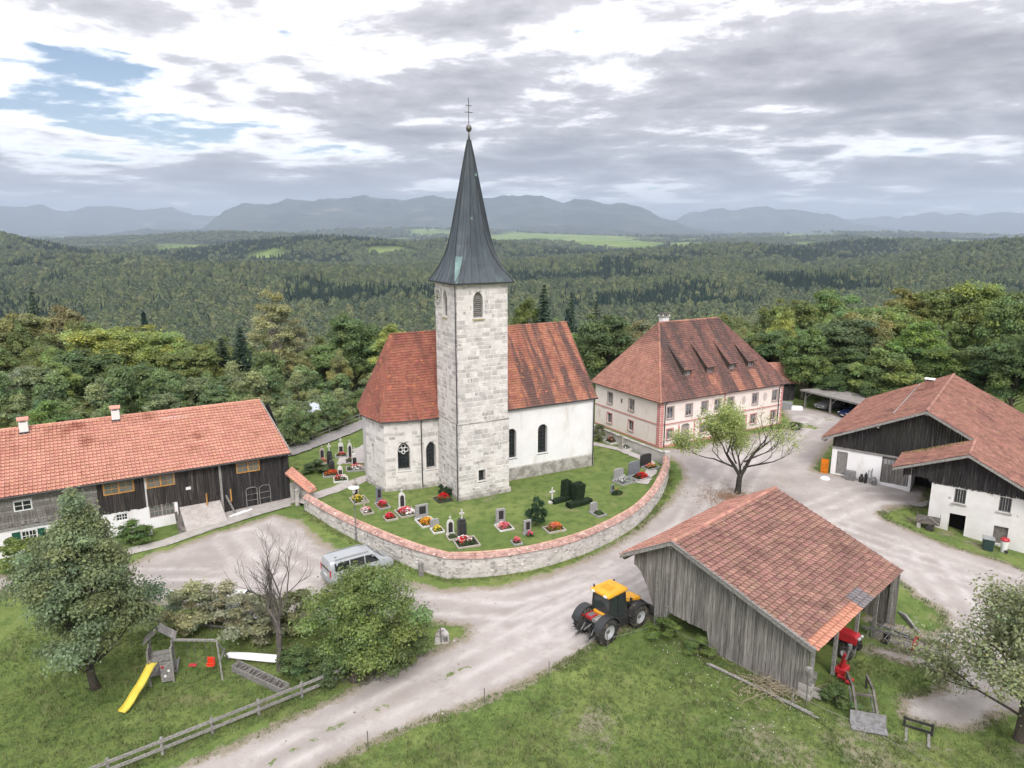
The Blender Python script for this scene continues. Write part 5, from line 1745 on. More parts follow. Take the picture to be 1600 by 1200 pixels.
wl = smooth_path([YARD_OUT[1]] + YARD_OUT[2:6] + [(-4.75, 47.75)], .35)[:-1] + smooth_path([(-4.75, 47.75)] + YARD_OUT[7:], .35)
nw = []
for i, p in enumerate(wl):
    d = (wl[min(i + 1, len(wl) - 1)] - wl[max(i - 1, 0)]).normalized()
    nw.append(Vector((d.y, -d.x, 0)))
mb = MB()
wr = random.Random(4)
for p, n in zip(wl, nw):
    zb = zt(p.x + n.x * .3, p.y + n.y * .3) - .25
    tz = TOPZ + .03 * math.sin(p.x * .9 + p.y * .4)
    for k in range(6):
        f = k / 5
        q_ = p + n * (.06 * (1 - f) + wr.uniform(-.022, .022))
        mb.v.append((q_.x, q_.y, zb + (tz - zb) * f))
    q_ = p - n * THK
    mb.v.append((q_.x, q_.y, tz))
    mb.v.append((q_.x, q_.y, -.3))
for i in range(len(wl) - 1):
    for k in range(7):
        mb.f.append((i * 8 + k, (i + 1) * 8 + k, (i + 1) * 8 + k + 1, i * 8 + k + 1))
mb.f.append(tuple(range(8)))
mb.f.append(tuple((len(wl) - 1) * 8 + k for k in range(8))[::-1])
wallm = mb.build('wall', M_RUB, ywall)
# single stones standing proud of the mortar on the outer face
stn = []
acc = 0
sr = random.Random(8)
for i in range(len(wl) - 1):
    p, n = wl[i], nw[i]
    d = (wl[i + 1] - wl[i])
    zb = zt(p.x, p.y) - .1
    z = zb + sr.uniform(0, .2)
    while z < TOPZ - .15:
        h_, w_ = sr.uniform(.12, .34), sr.uniform(.16, .5)
        if sr.random() < .62:
            c0 = p + d * sr.random() + n * .055 + Vector((0, 0, z + h_ / 2))
            t_ = d.normalized()
            k_ = 7
            ring, top = [], []
            for j in range(k_):
                a = 2 * PI * j / k_
                rr_ = sr.uniform(.8, 1.05)
                ring.append(c0 + t_ * math.cos(a) * w_ / 2 * rr_ + Vector((0, 0, math.sin(a) * h_ / 2 * rr_)) - n * .03)
                top.append(c0 + t_ * math.cos(a) * w_ / 2 * rr_ * .72 + Vector((0, 0, math.sin(a) * h_ / 2 * rr_ * .72)) + n * sr.uniform(.005, .035))
            dist_ = (Vector((0, 0, 24)) - c0).length
            stn.append((ring + top, [(j, (j + 1) % k_, k_ + (j + 1) % k_, k_ + j) for j in range(k_)] + [tuple(range(k_, 2 * k_))], w_ * h_ / dist_ ** 2))
        z += h_ + sr.uniform(.02, .12)
stn.sort(key=lambda e: -e[2])
for vs, fs, _ in stn[:280]:
    MB().add(vs, fs).build('stone', M_RUBST, wallm)
join_tiles(stn[280:], 'small_stones', M_RUBST, ywall, kind='stuff')
# coping: three overlapping courses of narrow tiles down the outer side and a row inside
cop = []
for row, (o0, o1, z0, z1) in enumerate(((-.30, -.04, .30, .20), (-.08, .07, .19, .11), (.04, .15, .10, .03), (-.34, -.58, .30, .12))):
    for i in range(len(wl) - 1):
        for sub in (0, .5):
            a, b_ = wl[i].lerp(wl[i + 1], sub + .02), wl[i].lerp(wl[i + 1], sub + .48)
            n = nw[i]
            j = sr.uniform(0, .012)
            tz = TOPZ + .03 * math.sin(a.x * .9 + a.y * .4) + j
            q4 = [a + n * o0 + Vector((0, 0, tz + z0)), b_ + n * o0 + Vector((0, 0, tz + z0)), b_ + n * o1 + Vector((0, 0, tz + z1)), a + n * o1 + Vector((0, 0, tz + z1))]
            lo = [q_ - Vector((0, 0, .035)) for q_ in q4]
            cop.append((q4 + lo, [(0, 1, 2, 3), (3, 2, 6, 7), (1, 5, 6, 2), (0, 3, 7, 4)], 1 / (Vector((0, 0, 24)) - a).length + (.002 if row < 3 else 0)))
cop.sort(key=lambda e: -e[2])
for vs, fs, _ in cop[:260]:
    MB().add(vs, fs).build('coping_tile', M_COPE, ywall)
join_tiles(cop[260:], 'coping_tiles', M_COPE, ywall, kind='stuff')
mb = MB()
for i in range(len(wl) - 1):
    a, b_, n = wl[i], wl[i + 1], nw[i]
    mb.add([a + Vector((0, 0, TOPZ - .02)) + n * .06, b_ + Vector((0, 0, TOPZ - .02)) + n * .06, b_ - n * .32 + Vector((0, 0, TOPZ + .27)), a - n * .32 + Vector((0, 0, TOPZ + .27)), a - n * .55 + Vector((0, 0, TOPZ - .02)), b_ - n * .55 + Vector((0, 0, TOPZ - .02))], [(0, 1, 2, 3), (3, 2, 5, 4)])
mb.build('coping_bed', M_COPE, ywall)
# crest row of half-round tiles
mb = MB()
for i in range(0, len(wl) - 1):
    a, b_, n = wl[i], wl[i + 1], nw[i]
    c0, c1 = a - n * .32 + Vector((0, 0, TOPZ + .27)), b_ - n * .32 + Vector((0, 0, TOPZ + .27))
    vs = []
    for c in (c0, c1):
        for k in range(5):
            t_ = PI * k / 4
            vs.append(c + n * .1 * math.cos(t_) + Vector((0, 0, .08 * math.sin(t_))))
    mb.add(vs, [(k, k + 1, 6 + k, 5 + k) for k in range(4)])
mb.build('crest_tiles', mat('crest_tile', (.56, .37, .29), (.44, .25, .19), scale=2.5, rnd=.3), ywall, kind='stuff')

# garden wall between churchyard and pink house
gwall = thing('garden_wall', 'low plastered wall between churchyard graves and pink house', 'wall', (0, 0, 0))
gpts = [Vector((16.2, 71.9, 0)), Vector((13.3, 76.6, 0)), Vector((10.2, 82.2, 0)), Vector((7.0, 88.5, 0))]
mb, mc_ = MB(), MB()
for a, b_ in zip(gpts[:-1], gpts[1:]):
    mb.bar(a + Vector((0, 0, .35)), b_ + Vector((0, 0, .35)), .32, 1.3)
    mc_.bar(a + Vector((0, 0, 1.04)), b_ + Vector((0, 0, 1.04)), .46, .08)
mb.build('wall', M_RUB, gwall)
mc_.build('coping', M_PLINTH, gwall, bevel=.02)
MB().box(16.0, 16.6, 71.1, 71.7, -.9, 1.35).build('end_pier', M_RUB, gwall, bevel=.04)
# gate with two stone posts beside the farmhouse
gt = thing('churchyard_gate', 'grey wooden gate between two stone posts by the farmhouse', 'gate', (-19.4, 60.5, -.15), 118)
for x in (0, 1.75):
    MB().box(x - .17, x + .17, -.17, .17, -.2, 1.15).build('gate_post', M_RUB, gt, bevel=.03)
    MB().lathe([(.2, 1.15), (.24, 1.22), (.2, 1.36), (.08, 1.42)], 8, (x, 0, 0)).build('post_cap', M_PLINTH, gt)
for k in range(9):
    x = .27 + k * .15
    MB().box(x - .045, x + .045, -.03, .0, .1, 1.0 + .08 * math.sin(k / 8 * PI)).build('pale', M_WOODGREY, gt)
mb = MB()
for z in (.3, .8):
    mb.box(.2, 1.55, 0, .04, z - .05, z + .05)
mb.build('gate_rail', M_WOODGREY, gt)

# ================================================================== GRAVES
M_GRAN = {'grey': mat('grey_granite', (.34, .335, .335), (.25, .245, .25), scale=9, rough=.55, spec=.4), 'dark': mat('dark_granite', (.045, .045, .048), (.03, .03, .032), scale=9, rough=.3, spec=.5),
          'white': mat('pale_marble', (.62, .61, .59), (.50, .49, .47), scale=3, rough=.6), 'sand': mat('sandstone', (.42, .385, .34), (.32, .29, .255), scale=3), 'blue': mat('blue_granite', (.20, .215, .24), (.14, .15, .17), scale=8, rough=.45, spec=.4)}
M_PLAQ = mat('dark_plaque', (.035, .035, .038), rough=.25, spec=.5)
M_SOIL = mat('grave_soil', (.045, .036, .028), (.075, .06, .045), scale=8, bump=.5)
M_LEAFD = mat('dark_shrub_leaf', (.028, .055, .020), (.045, .08, .028), scale=3, rnd=.7, rough=.6, trans=.15)
M_LEAFY = mat('yellow_green_leaf', (.16, .19, .035), (.10, .14, .03), scale=3, rnd=.6, rough=.6, trans=.2)
M_LEAFG = mat('bed_green_leaf', (.06, .10, .035), (.10, .135, .06), scale=3, rnd=.7, rough=.6, trans=.2)
M_LEAFS = mat('silver_leaf', (.30, .33, .30), (.20, .235, .205), scale=3, rnd=.5, rough=.6)
FLC = {'red': mat('red_flower', (.62, .025, .025), (.42, .015, .02), scale=6, rnd=.4), 'pink': mat('pink_flower', (.68, .12, .19), (.55, .06, .12), scale=6, rnd=.4), 'white': mat('white_flower', (.78, .74, .72), rnd=.25),
       'orange': mat('orange_flower', (.72, .20, .025), (.6, .11, .02), scale=6, rnd=.4), 'yellow': mat('yellow_flower', (.68, .50, .05), rnd=.3), 'rose': mat('rose_flower', (.66, .22, .18), (.6, .10, .10), scale=5, rnd=.4)}


def tuft_mesh(n, rx, ry, rz, size, seed, dome=True, up=.5):
    """little leaf faces over a mound: verts, faces"""
    rr = np.random.default_rng(seed)
    a = rr.uniform(0, 2 * PI, n)
    r = np.sqrt(rr.uniform(0, 1, n))
    x, y = r * np.cos(a) * rx, r * np.sin(a) * ry
    z = np.sqrt(np.clip(1 - r ** 2, 0, 1)) * rz * (rr.uniform(.55, 1.05, n) if dome else rr.uniform(.1, 1, n))
    C = np.stack([x, y, z], 1)
    d1 = rr.normal(size=(n, 3))
    d1[:, 2] *= .5
    d1 /= np.linalg.norm(d1, axis=1)[:, None]
    nrm = rr.normal(size=(n, 3)) + np.array([0, 0, up * 2])
    d2 = np.cross(nrm, d1)
    d2 /= np.linalg.norm(d2, axis=1)[:, None] + 1e-9
    s = size * rr.uniform(.6, 1.3, n)[:, None]
    V_ = np.stack([C - d1 * s, C + d2 * s * .6, C + d1 * s, C - d2 * s * .6], 1).reshape(-1, 3)
    return V_, np.arange(4 * n).reshape(-1, 4)


def grave(loc, rz, label, w=1.0, l=1.5, stone='grey', kind='slab', sh=1.0, sw=.7, flowers=('red',), leaf=None, border=None, nf=40, seed=1, group='graves in the churchyard', mound=.22, kerb=True, pos=None):
    t_ = thing('grave', label, 'grave', (loc[0], loc[1], .0), rz, group)
    t_.scale = (1.08, 1.08, 1.05)
    m = M_GRAN[stone]
    rr = random.Random(seed)
    if kerb:
        mb = MB()
        k = .09
        for a, b_, c, d in ((-w / 2, w / 2, -l, -l + k), (-w / 2, w / 2, -k, 0), (-w / 2, -w / 2 + k, -l + k, -k), (w / 2 - k, w / 2, -l + k, -k)):
            mb.box(a, b_, c, d, -.15, .16)
        mb.build('kerb', M_GRAN[border or 'grey'], t_, bevel=.012)
        MB().box(-w / 2 + .06, w / 2 - .06, -l + .06, -.06, -.1, .09).build('soil', M_SOIL, t_)
    if kind != 'none':
        MB().box(-sw / 2 - .06, sw / 2 + .06, .02, .30, -.15, .18).build('plinth', m, t_, bevel=.015)
    if kind == 'slab':
        hs = MB().box(-sw / 2, sw / 2, .08, .24, .18, .18 + sh).build('headstone', m, t_, bevel=.02)
        MB().box(-sw * .22, sw * .30, .065, .08, .18 + sh * .25, .18 + sh * .85).build('plaque', M_PLAQ if stone != 'dark' else M_GRAN['grey'], hs)
    elif kind == 'wide':
        pts = [(-sw / 2, .18), (sw / 2, .18), (sw / 2 * .95, .18 + sh * .9)] + [(sw / 2 * .95 * math.cos(PI * k / 8), .18 + sh * (.9 + .1 * math.sin(PI * k / 8))) for k in range(1, 8)] + [(-sw / 2 * .95, .18 + sh * .9)]
        MB().extr([(x, .08, z) for x, z in pts], (0, .18, 0)).build('headstone', m, t_, bevel=.012)
    elif kind == 'arch':
        pts = [(-sw / 2, .18), (sw / 2, .18)] + [(sw / 2 * math.cos(PI * k / 10), .18 + sh * .75 + sh * .25 * math.sin(PI * k / 10)) for k in range(11)]
        hs = MB().extr([(x, .08, z) for x, z in pts], (0, .16, 0)).build('headstone', m, t_, bevel=.012)
        MB().extr([(x * .6, .068, .28 + (z - .18) * .75) for x, z in pts], (0, .012, 0)).build('plaque', M_PLAQ, hs)
        mb = MB()
        mb.box(-.03, .03, .13, .19, .18 + sh, .18 + sh + .32).box(-.1, .1, .13, .19, .18 + sh + .17, .18 + sh + .23)
        mb.build('cross', m, hs)
    elif kind == 'pillar':
        hs = MB().box(-sw / 2, sw / 2, .05, .05 + sw * .8, .18, .18 + sh * .55).build('pedestal', m, t_, bevel=.02)
        MB().box(-sw * .36, sw * .36, .032, .05, .3, .12 + sh * .5).build('plaque', M_PLAQ, hs)
        z0 = .18 + sh * .55
        MB().box(-sw * .42, sw * .42, .09, .09 + sw * .62, z0, z0 + sh * .12).build('cornice', m, t_, bevel=.03)
        mb = MB()
        mb.box(-.05, .05, .2, .3, z0 + sh * .12, z0 + sh * .5).box(-.18, .18, .2, .3, z0 + sh * .3, z0 + sh * .37)
        mb.build('cross', m if stone != 'dark' or seed % 2 else M_GRAN['white'], t_, bevel=.012)
    elif kind == 'cross':
        mb = MB()
        mb.box(-.05, .05, .13, .23, .18, .18 + sh).box(-sw / 2, sw / 2, .13, .23, .18 + sh * .62, .18 + sh * .72)
        mb.build('cross', m, t_, bevel=.012)
    if flowers or leaf:
        V_, F_ = tuft_mesh(int(420 * w * l), w * .43, l * .42, mound + .12, .06, seed, dome=False)
        np_obj('planting', V_ + np.array([0, -l / 2, .07]), F_, leaf or M_LEAFG, t_, kind='stuff')
    for fi, fl in enumerate(flowers):
        V_, F_ = tuft_mesh(int(nf * 2.6), w * .38, l * .34, mound + .20, .075, seed + 7 + fi, up=1.2)
        off_ = pos or (rr.uniform(-.1, .1) * w, -l * .5 + rr.uniform(-.12, .12) * l)
        np_obj('flowers', V_ + np.array([off_[0], off_[1], .11]), F_, FLC[fl], t_, kind='stuff')
    return t_


A0_ = CH_A + 90        # front rows look toward the wall
grave((-14.3, 61.6), 28, 'grave with pale green carpet planting and slim grey stone near the path', 1.3, 1.7, 'sand', 'arch', 1.25, .5, ('yellow',), M_LEAFY, 'sand', 45, 1)
grave((-11.9, 60.2), 28, 'grave with tall blue granite slab and pink flowers', .95, 1.5, 'blue', 'slab', 1.25, .5, ('pink', 'red'), None, 'grey', 40, 2)
grave((-9.6, 58.7), 28, 'pale arched gravestone with wide bed of red and pink begonias', 1.5, 1.7, 'white', 'arch', 1.3, .55, ('red', 'pink', 'white'), None, 'sand', 75, 3)
grave((-7.6, 56.6), 28, 'broad grey headstone with dark plaque above orange marigolds', 1.35, 1.7, 'grey', 'slab', 1.05, 1.05, ('orange', 'yellow'), M_LEAFY, 'white', 60, 4)
grave((-6.6, 61.6), 28, 'grave at the foot of the tower with a dome of red flowers', 1.3, 1.3, 'dark', 'none', 1, .5, ('red', 'red'), None, 'dark', 90, 5, mound=.3)
grave((-4.9, 53.2), 20, 'white arched memorial with cross at the wall corner', .8, .9, 'white', 'arch', 1.1, .55, (), M_LEAFG, 'sand', 20, 6)
grave((-3.9, 52.7), 20, 'black stepped pillar memorial topped by a white cross', 1.7, 1.7, 'dark', 'pillar', 2.0, .62, ('white', 'red'), M_LEAFD, 'sand', 40, 8)
grave((-.9, 55.4), 22, 'upright pale slab with engraved cross and pink flower bed', 1.2, 1.3, 'grey', 'slab', 1.15, .75, ('pink', 'white', 'rose'), None, 'white', 50, 9)
grave((1.3, 53.4), 25, 'leaning grey weathered headstone under the dark shrub', .7, .6, 'grey', 'slab', 1.0, .6, ('pink',), M_LEAFG, 'grey', 16, 10, kerb=False)
grave((3.2, 55.0), 24, 'grave bed heaped with salmon and orange flowers, no headstone', 1.5, 1.2, 'sand', 'none', .6, .5, ('rose', 'orange'), M_LEAFY, 'sand', 55, 11, mound=.34)
grave((3.7, 60.1), 28, 'single short white stone cross standing on the lawn', .5, .5, 'white', 'cross', 1.25, .55, (), None, 'white', 0, 12, kerb=False)
grave((9.5, 62.8), 34, 'small green grave cushion with little upright stone and red lantern', 1.3, .9, 'blue', 'slab', .55, .3, ('red',), M_LEAFD, 'dark', 5, 13, kerb=False, pos=(.25, -.1))
grave((10.6, 66.4), 34, 'grave with silvery cushions and white flowering shrub', 1.9, 1.4, 'grey', 'wide', .9, 1.1, ('white',), M_LEAFS, 'grey', 40, 14, mound=.34)
grave((12.3, 67.5), 34, 'broad dark grey headstone with red and green planting', 1.6, 1.3, 'blue', 'wide', 1.25, 1.35, ('red', 'red'), M_LEAFD, 'grey', 40, 15, mound=.3)
grave((14.0, 70.4), 34, 'wide charcoal headstone with pink flowers near the wall end', 1.5, 1.1, 'dark', 'wide', 1.1, 1.4, ('pink', 'yellow'), M_LEAFD, 'grey', 24, 16)
grave((12.4, 76.5), 118, 'grave with pale tall stele against the garden wall', 1.4, 1.6, 'sand', 'slab', 1.35, .5, ('white',), M_LEAFG, 'white', 18, 17)
grave((10.9, 78.8), 118, 'round-edged grave with leafy rose bush by the garden wall', 1.5, 1.5, 'grey', 'none', 1, .5, ('rose',), M_LEAFG, 'white', 8, 18, mound=.5)
grave((9.2, 82.0), 118, 'small grave bed farthest along the garden wall', 1.2, 1.3, 'sand', 'cross', 1.0, .5, (), M_LEAFG, 'grey', 0, 19)
grave((-12.9, 58.6), 28, 'small grave with white blossoms between path and lamp post', .9, 1.1, 'sand', 'cross', .9, .45, ('white', 'pink'), None, 'sand', 30, 31)
grave((-10.6, 57.2), 28, 'low stone-edged red flower bed right behind the coping', 1.0, 1.0, 'sand', 'none', 1, .5, ('red', 'pink'), None, 'sand', 60, 32)
grave((-6.3, 54.6), 24, 'small grave with yellow flowers left of the corner memorials', .9, 1.0, 'grey', 'wide', .6, .7, ('yellow',), M_LEAFY, 'white', 30, 33)
grave((.2, 52.2), 22, 'tiny grave with pink flowers hard against the front wall', .7, .8, 'grey', 'none', 1, .5, ('pink', 'rose'), M_LEAFG, 'grey', 30, 34)
grave((7.2, 58.0), 32, 'plain grey gravestone on the lawn near the curved wall', .9, 1.0, 'grey', 'wide', .7, .7, (), M_LEAFG, 'grey', 0, 35)
grave((-17.0, 66.9), 15, 'grave with white stele and red bed at the path edge', 1.3, 1.3, 'white', 'pillar', 1.3, .45, ('red', 'white'), None, 'white', 50, 36)
grave((-20.2, 72.3), 15, 'leafy old grave at the lane side of the left group', 1.2, 1.2, 'sand', 'arch', 1.1, .5, ('rose',), M_LEAFY, 'sand', 16, 37)
grave((-18.7, 74.4), 15, 'pale twin-pillar grave in the back row of the left group', 1.2, 1.1, 'white', 'pillar', 1.5, .5, ('red',), None, 'grey', 22, 38)
grave((-12.5, 78.0), 15, 'grave with yellow shrub planting behind the choir', 1.4, 1.2, 'grey', 'slab', 1.0, .7, ('yellow', 'yellow'), M_LEAFY, 'sand', 50, 39)
# group by the left path
grave((-18.2, 68.4), 15, 'low grave with orange begonias nearest the farmhouse', 1.7, 1.3, 'dark', 'pillar', 1.5, .5, ('orange', 'red'), M_LEAFG, 'grey', 45, 21)
grave((-18.9, 70.3), 15, 'slender black obelisk grave in the left group', .8, .9, 'dark', 'pillar', 2.1, .5, (), M_LEAFD, 'dark', 0, 22)
grave((-16.3, 70.2), 15, 'grave with red and white flowers in the middle of the left group', 1.7, 1.4, 'white', 'pillar', 1.7, .5, ('red', 'white'), None, 'grey', 55, 23)
grave((-17.3, 72.6), 15, 'white slim memorial with pale statue in the left group', .9, 1.0, 'white', 'arch', 1.6, .45, ('pink',), None, 'dark', 14, 24)
grave((-15.0, 72.2), 15, 'heavy black cross memorial in the left group', 1.1, 1.3, 'dark', 'pillar', 2.0, .8, (), M_LEAFD, 'dark', 0, 25)
grave((-13.3, 73.2), 15, 'white wayside-shrine headstone with orange flowers', 1.5, 1.4, 'white', 'arch', 1.7, .6, ('orange',), None, 'sand', 30, 26)
grave((-14.6, 76.0), 15, 'tall thin dark memorial at the back of the left group', .8, .9, 'grey', 'pillar', 2.2, .5, (), M_LEAFD, 'grey', 0, 27)
grave((-11.2, 75.2), 15, 'flower grave with big pink hydrangea beside the choir', 1.8, 1.4, 'sand', 'none', 1, .5, ('pink', 'pink'), M_LEAFY, 'white', 60, 28, mound=.4)
# ================================================================== TREES
M_BARK = mat('bark', (.10, .085, .068), (.055, .047, .038), scale=5, stretch=(3, 3, .8), bump=.6, bscale=4)
M_BARKL = mat('pale_bark', (.36, .34, .31), (.20, .185, .165), scale=4, stretch=(1, 1, 2))
M_LEAF = bpy.data.materials.new('tree_leaf')
M_LEAF.use_nodes = True
t = NT(M_LEAF.node_tree)
oc = t.add('ShaderNodeObjectInfo')
g = t.add('ShaderNodeNewGeometry').outputs['Random Per Island']
tint = t.add('ShaderNodeAttribute', attribute_name='tint')
c = t.mix(1.0, oc.outputs['Color'], tint.outputs['Color'], 'MULTIPLY')
orn = oc.outputs['Random']
h = t.add('ShaderNodeHueSaturation', {'Color': c, 'Hue': t.math('ADD', .486, t.math('ADD', t.math('MULTIPLY', g, .024), t.math('MULTIPLY', orn, .012))), 'Saturation': t.math('ADD', .8, t.math('MULTIPLY', t.math('FRACT', t.math('MULTIPLY', g, 5.7)), .35)), 'Value': t.math('ADD', .85, t.math('MULTIPLY', t.math('FRACT', t.math('MULTIPLY', g, 9.3)), .75)), 'Fac': 1.0})
b = t.add('ShaderNodeBsdfPrincipled', {'Base Color': h.outputs[0], 'Roughness': .55, 'Specular IOR Level': .3})
tr = t.add('ShaderNodeBsdfTranslucent', {'Color': h.outputs[0]})
mx = t.add('ShaderNodeMixShader', {0: .42, 1: b.outputs[0], 2: tr.outputs[0]})
t.add('ShaderNodeOutputMaterial', {'Surface': mx.outputs[0]})


def leaf_mesh(name, C, N, size, tint, seed, aspect=.62, droop=0.0):
    """one four-cornered leaf spray per centre C, facing about N; returns mesh with 'tint' colours"""
    rr = np.random.default_rng(seed)
    n = len(C)
    d1 = rr.normal(size=(n, 3))
    d1 -= N * (d1 * N).sum(1)[:, None] * .8
    d1[:, 2] -= droop
    d1 /= np.linalg.norm(d1, axis=1)[:, None] + 1e-9
    nn_ = N * .7 + rr.normal(size=(n, 3)) * .6
    d2 = np.cross(nn_, d1)
    d2 /= np.linalg.norm(d2, axis=1)[:, None] + 1e-9
    s = (size * rr.uniform(.6, 1.35, n))[:, None]
    k = np.cross(d1, d2) * s * .18
    V_ = np.stack([C - d1 * s, C + d2 * s * aspect + k, C + d1 * s, C - d2 * s * aspect + k], 1).reshape(-1, 3)
    me = bpy.data.meshes.new(name)
    me.vertices.add(4 * n)
    me.vertices.foreach_set('co', V_.astype(np.float32).ravel())
    me.loops.add(4 * n)
    me.loops.foreach_set('vertex_index', np.arange(4 * n, dtype=np.int32))
    me.polygons.add(n)
    me.polygons.foreach_set('loop_start', np.arange(0, 4 * n, 4, dtype=np.int32))
    me.update(calc_edges=True)
    ca = me.color_attributes.new('tint', 'FLOAT_COLOR', 'POINT')
    cc = np.ones((4 * n, 4), np.float32)
    cc[:, :3] = np.repeat(tint, 4, axis=0)
    ca.data.foreach_set('color', cc.ravel())
    me.materials.append(M_LEAF)
    return me


def broad_proto(seed, H=15., cr=5.0, base=.18, nclump=60, nleaf=16000, ls=.26, shape='round', trunk_m=None, bare=0.0, tr0=None, clr=(.12, .27)):
    """broadleaf tree: returns (crown mesh, trunk mesh); H total height, cr crown radius"""
    rr = np.random.default_rng(seed)
    zc, hz_ = H * (base + (1 - base) * .48), H * (1 - base) * .5
    cl = []
    while len(cl) < nclump:
        u = rr.normal(size=3)
        u /= np.linalg.norm(u)
        r = rr.uniform(.25, 1) ** .45 * .88
        p = u * r
        zf = p[2]
        wid = 1.0
        if shape == 'oval':
            wid = 1 - .35 * max(0, zf) - .1 * max(0, -zf)
        elif shape == 'cone':
            wid = np.clip(.95 - .75 * (zf + .55) / 1.55, .08, 1)
        elif shape == 'vase':
            wid = .75 + .25 * zf
        elif shape == 'dome':
            wid = 1 - .62 * max(0, zf)
        az_ = math.atan2(p[1], p[0])
        wid *= .88 + .2 * math.sin(az_ * 3 + seed) * math.sin(zf * 4 + seed * 1.7) + .12 * math.sin(az_ * 5 + zf * 7 + seed)
        q_ = np.array([p[0] * cr * wid, p[1] * cr * wid, zc + p[2] * hz_ * (.92 + .12 * math.sin(az_ * 4 + seed))])
        cl.append((q_, cr * rr.uniform(*clr) * (1 if shape != 'cone' else .6 + .5 * wid)))
    per = np.array([c[1] ** 2 for c in cl])
    per = (per / per.sum() * nleaf).astype(int)
    Cs, Ns, Ts = [], [], []
    for (q_, r), k in zip(cl, per):
        u = rr.normal(size=(k, 3))
        u /= np.linalg.norm(u, axis=1)[:, None] + 1e-9
        u[:, 2] = np.where(u[:, 2] < -.35, -u[:, 2] * .6, u[:, 2])
        rad = rr.uniform(.25, 1.0, k) ** .6
        lump = 1 + .22 * np.sin(u[:, 0] * 5 + q_[0]) * np.sin(u[:, 1] * 5 + q_[1]) + .15 * rr.normal(size=k)
        lump = np.where(rr.random(k) < .10, lump * rr.uniform(1.1, 1.75, k), lump)
        pts = q_ + u * (r * rad * lump)[:, None] * np.array([1.05, 1.05, .92])
        Cs.append(pts)
        Ns.append(u * .9 + np.array([0, 0, .3]))
        tv = rr.uniform(.78, 1.22)
        hv = rr.normal(0, .06)
        Ts.append(np.tile([tv * (1 + hv), tv, tv * (1 - hv * 1.2)], (k, 1)))
    C, N, T = np.concatenate(Cs), np.concatenate(Ns), np.concatenate(Ts)
    N /= np.linalg.norm(N, axis=1)[:, None] + 1e-9
    if bare:
        keep = rr.random(len(C)) > bare
        C, N, T = C[keep], N[keep], T[keep]
    crown = leaf_mesh('crown', C, N, ls, T, seed + 5)
    mb = MB()
    r0 = tr0 or H * .018 + .05
    pts, p = [], np.array([0., 0., -.6])
    top = H * (base + (1 - base) * .72)
    nseg = 7
    off = np.zeros(2)
    path = []
    for k in range(nseg + 1):
        f = k / nseg
        if k:
            off = off + rr.normal(0, H * .008, 2)
        path.append(np.array([off[0], off[1], -.6 + (top + .6) * f]))
    mb.tube(path, [r0 * (1.35 if k == 0 else 1) * (1 - .78 * k / nseg) for k in range(nseg + 1)], 7)
    for (q_, r) in cl[:min(len(cl), 46)]:
        z0 = np.clip(q_[2] - rr.uniform(.12, .35) * H, H * base * .75, top * .96)
        f = (z0 + .6) / (top + .6) * nseg
        i0 = min(int(f), nseg - 1)
        a = path[i0] + (path[i0 + 1] - path[i0]) * (f - i0)
        mid = (a + q_) / 2 + np.array([0, 0, -.04 * H]) + rr.normal(0, .15, 3)
        rb0 = r0 * .38 * (1 - .5 * z0 / H)
        mb.tube([a, a + (mid - a) * .5 + rr.normal(0, .08, 3), mid, q_], [rb0, rb0 * .75, rb0 * .5, rb0 * .15], 4, cap=False)
    me = bpy.data.meshes.new('trunk')
    me.from_pydata([tuple(v) for v in mb.v], [], mb.f)
    me.materials.append(trunk_m or M_BARK)
    me.shade_smooth()
    return crown, me


def spruce_proto(seed, H=20., r=3.0, nl=26, ls=.34):
    rr = np.random.default_rng(seed)
    Cs, Ns, Ts = [], [], []
    for k in range(nl):
        f = k / (nl - 1)
        z = H * (.10 + .88 * f)
        L = r * (1 - f) ** .8 * rr.uniform(.85, 1.1) + .18
        nb = int(7 + 9 * (1 - f))
        for j in range(nb):
            a = 2 * PI * (j + rr.random()) / nb
            m = max(3, int(L * 7))
            tt = (np.arange(m) + rr.random(m)) / m
            sag = -.34 * L * tt ** 1.3 + .12 * L * tt ** 3
            w_ = (1 - tt) * L * .24 + .05
            lat = rr.normal(0, .5, m) * w_
            x = np.cos(a) * tt * L - np.sin(a) * lat
            y = np.sin(a) * tt * L + np.cos(a) * lat
            Cs.append(np.stack([x, y, z + sag + rr.normal(0, .08, m)], 1))
            Ns.append(np.tile([np.cos(a) * .45, np.sin(a) * .45, .8], (m, 1)))
            tv = rr.uniform(.75, 1.2)
            Ts.append(np.tile([tv, tv, tv], (m, 1)))
    C, N, T = np.concatenate(Cs), np.concatenate(Ns), np.concatenate(Ts)
    crown = leaf_mesh('crown', C, N, ls, T, seed + 3, aspect=.45, droop=.5)
    mb = MB()
    mb.tube([(0, 0, -.8), (0, 0, H * .5), (0, 0, H * .98)], [H * .016 + .05, H * .009 + .03, .02], 6)
    me = bpy.data.meshes.new('trunk')
    me.from_pydata([tuple(v) for v in mb.v], [], mb.f)
    me.materials.append(M_BARK)
    return crown, me


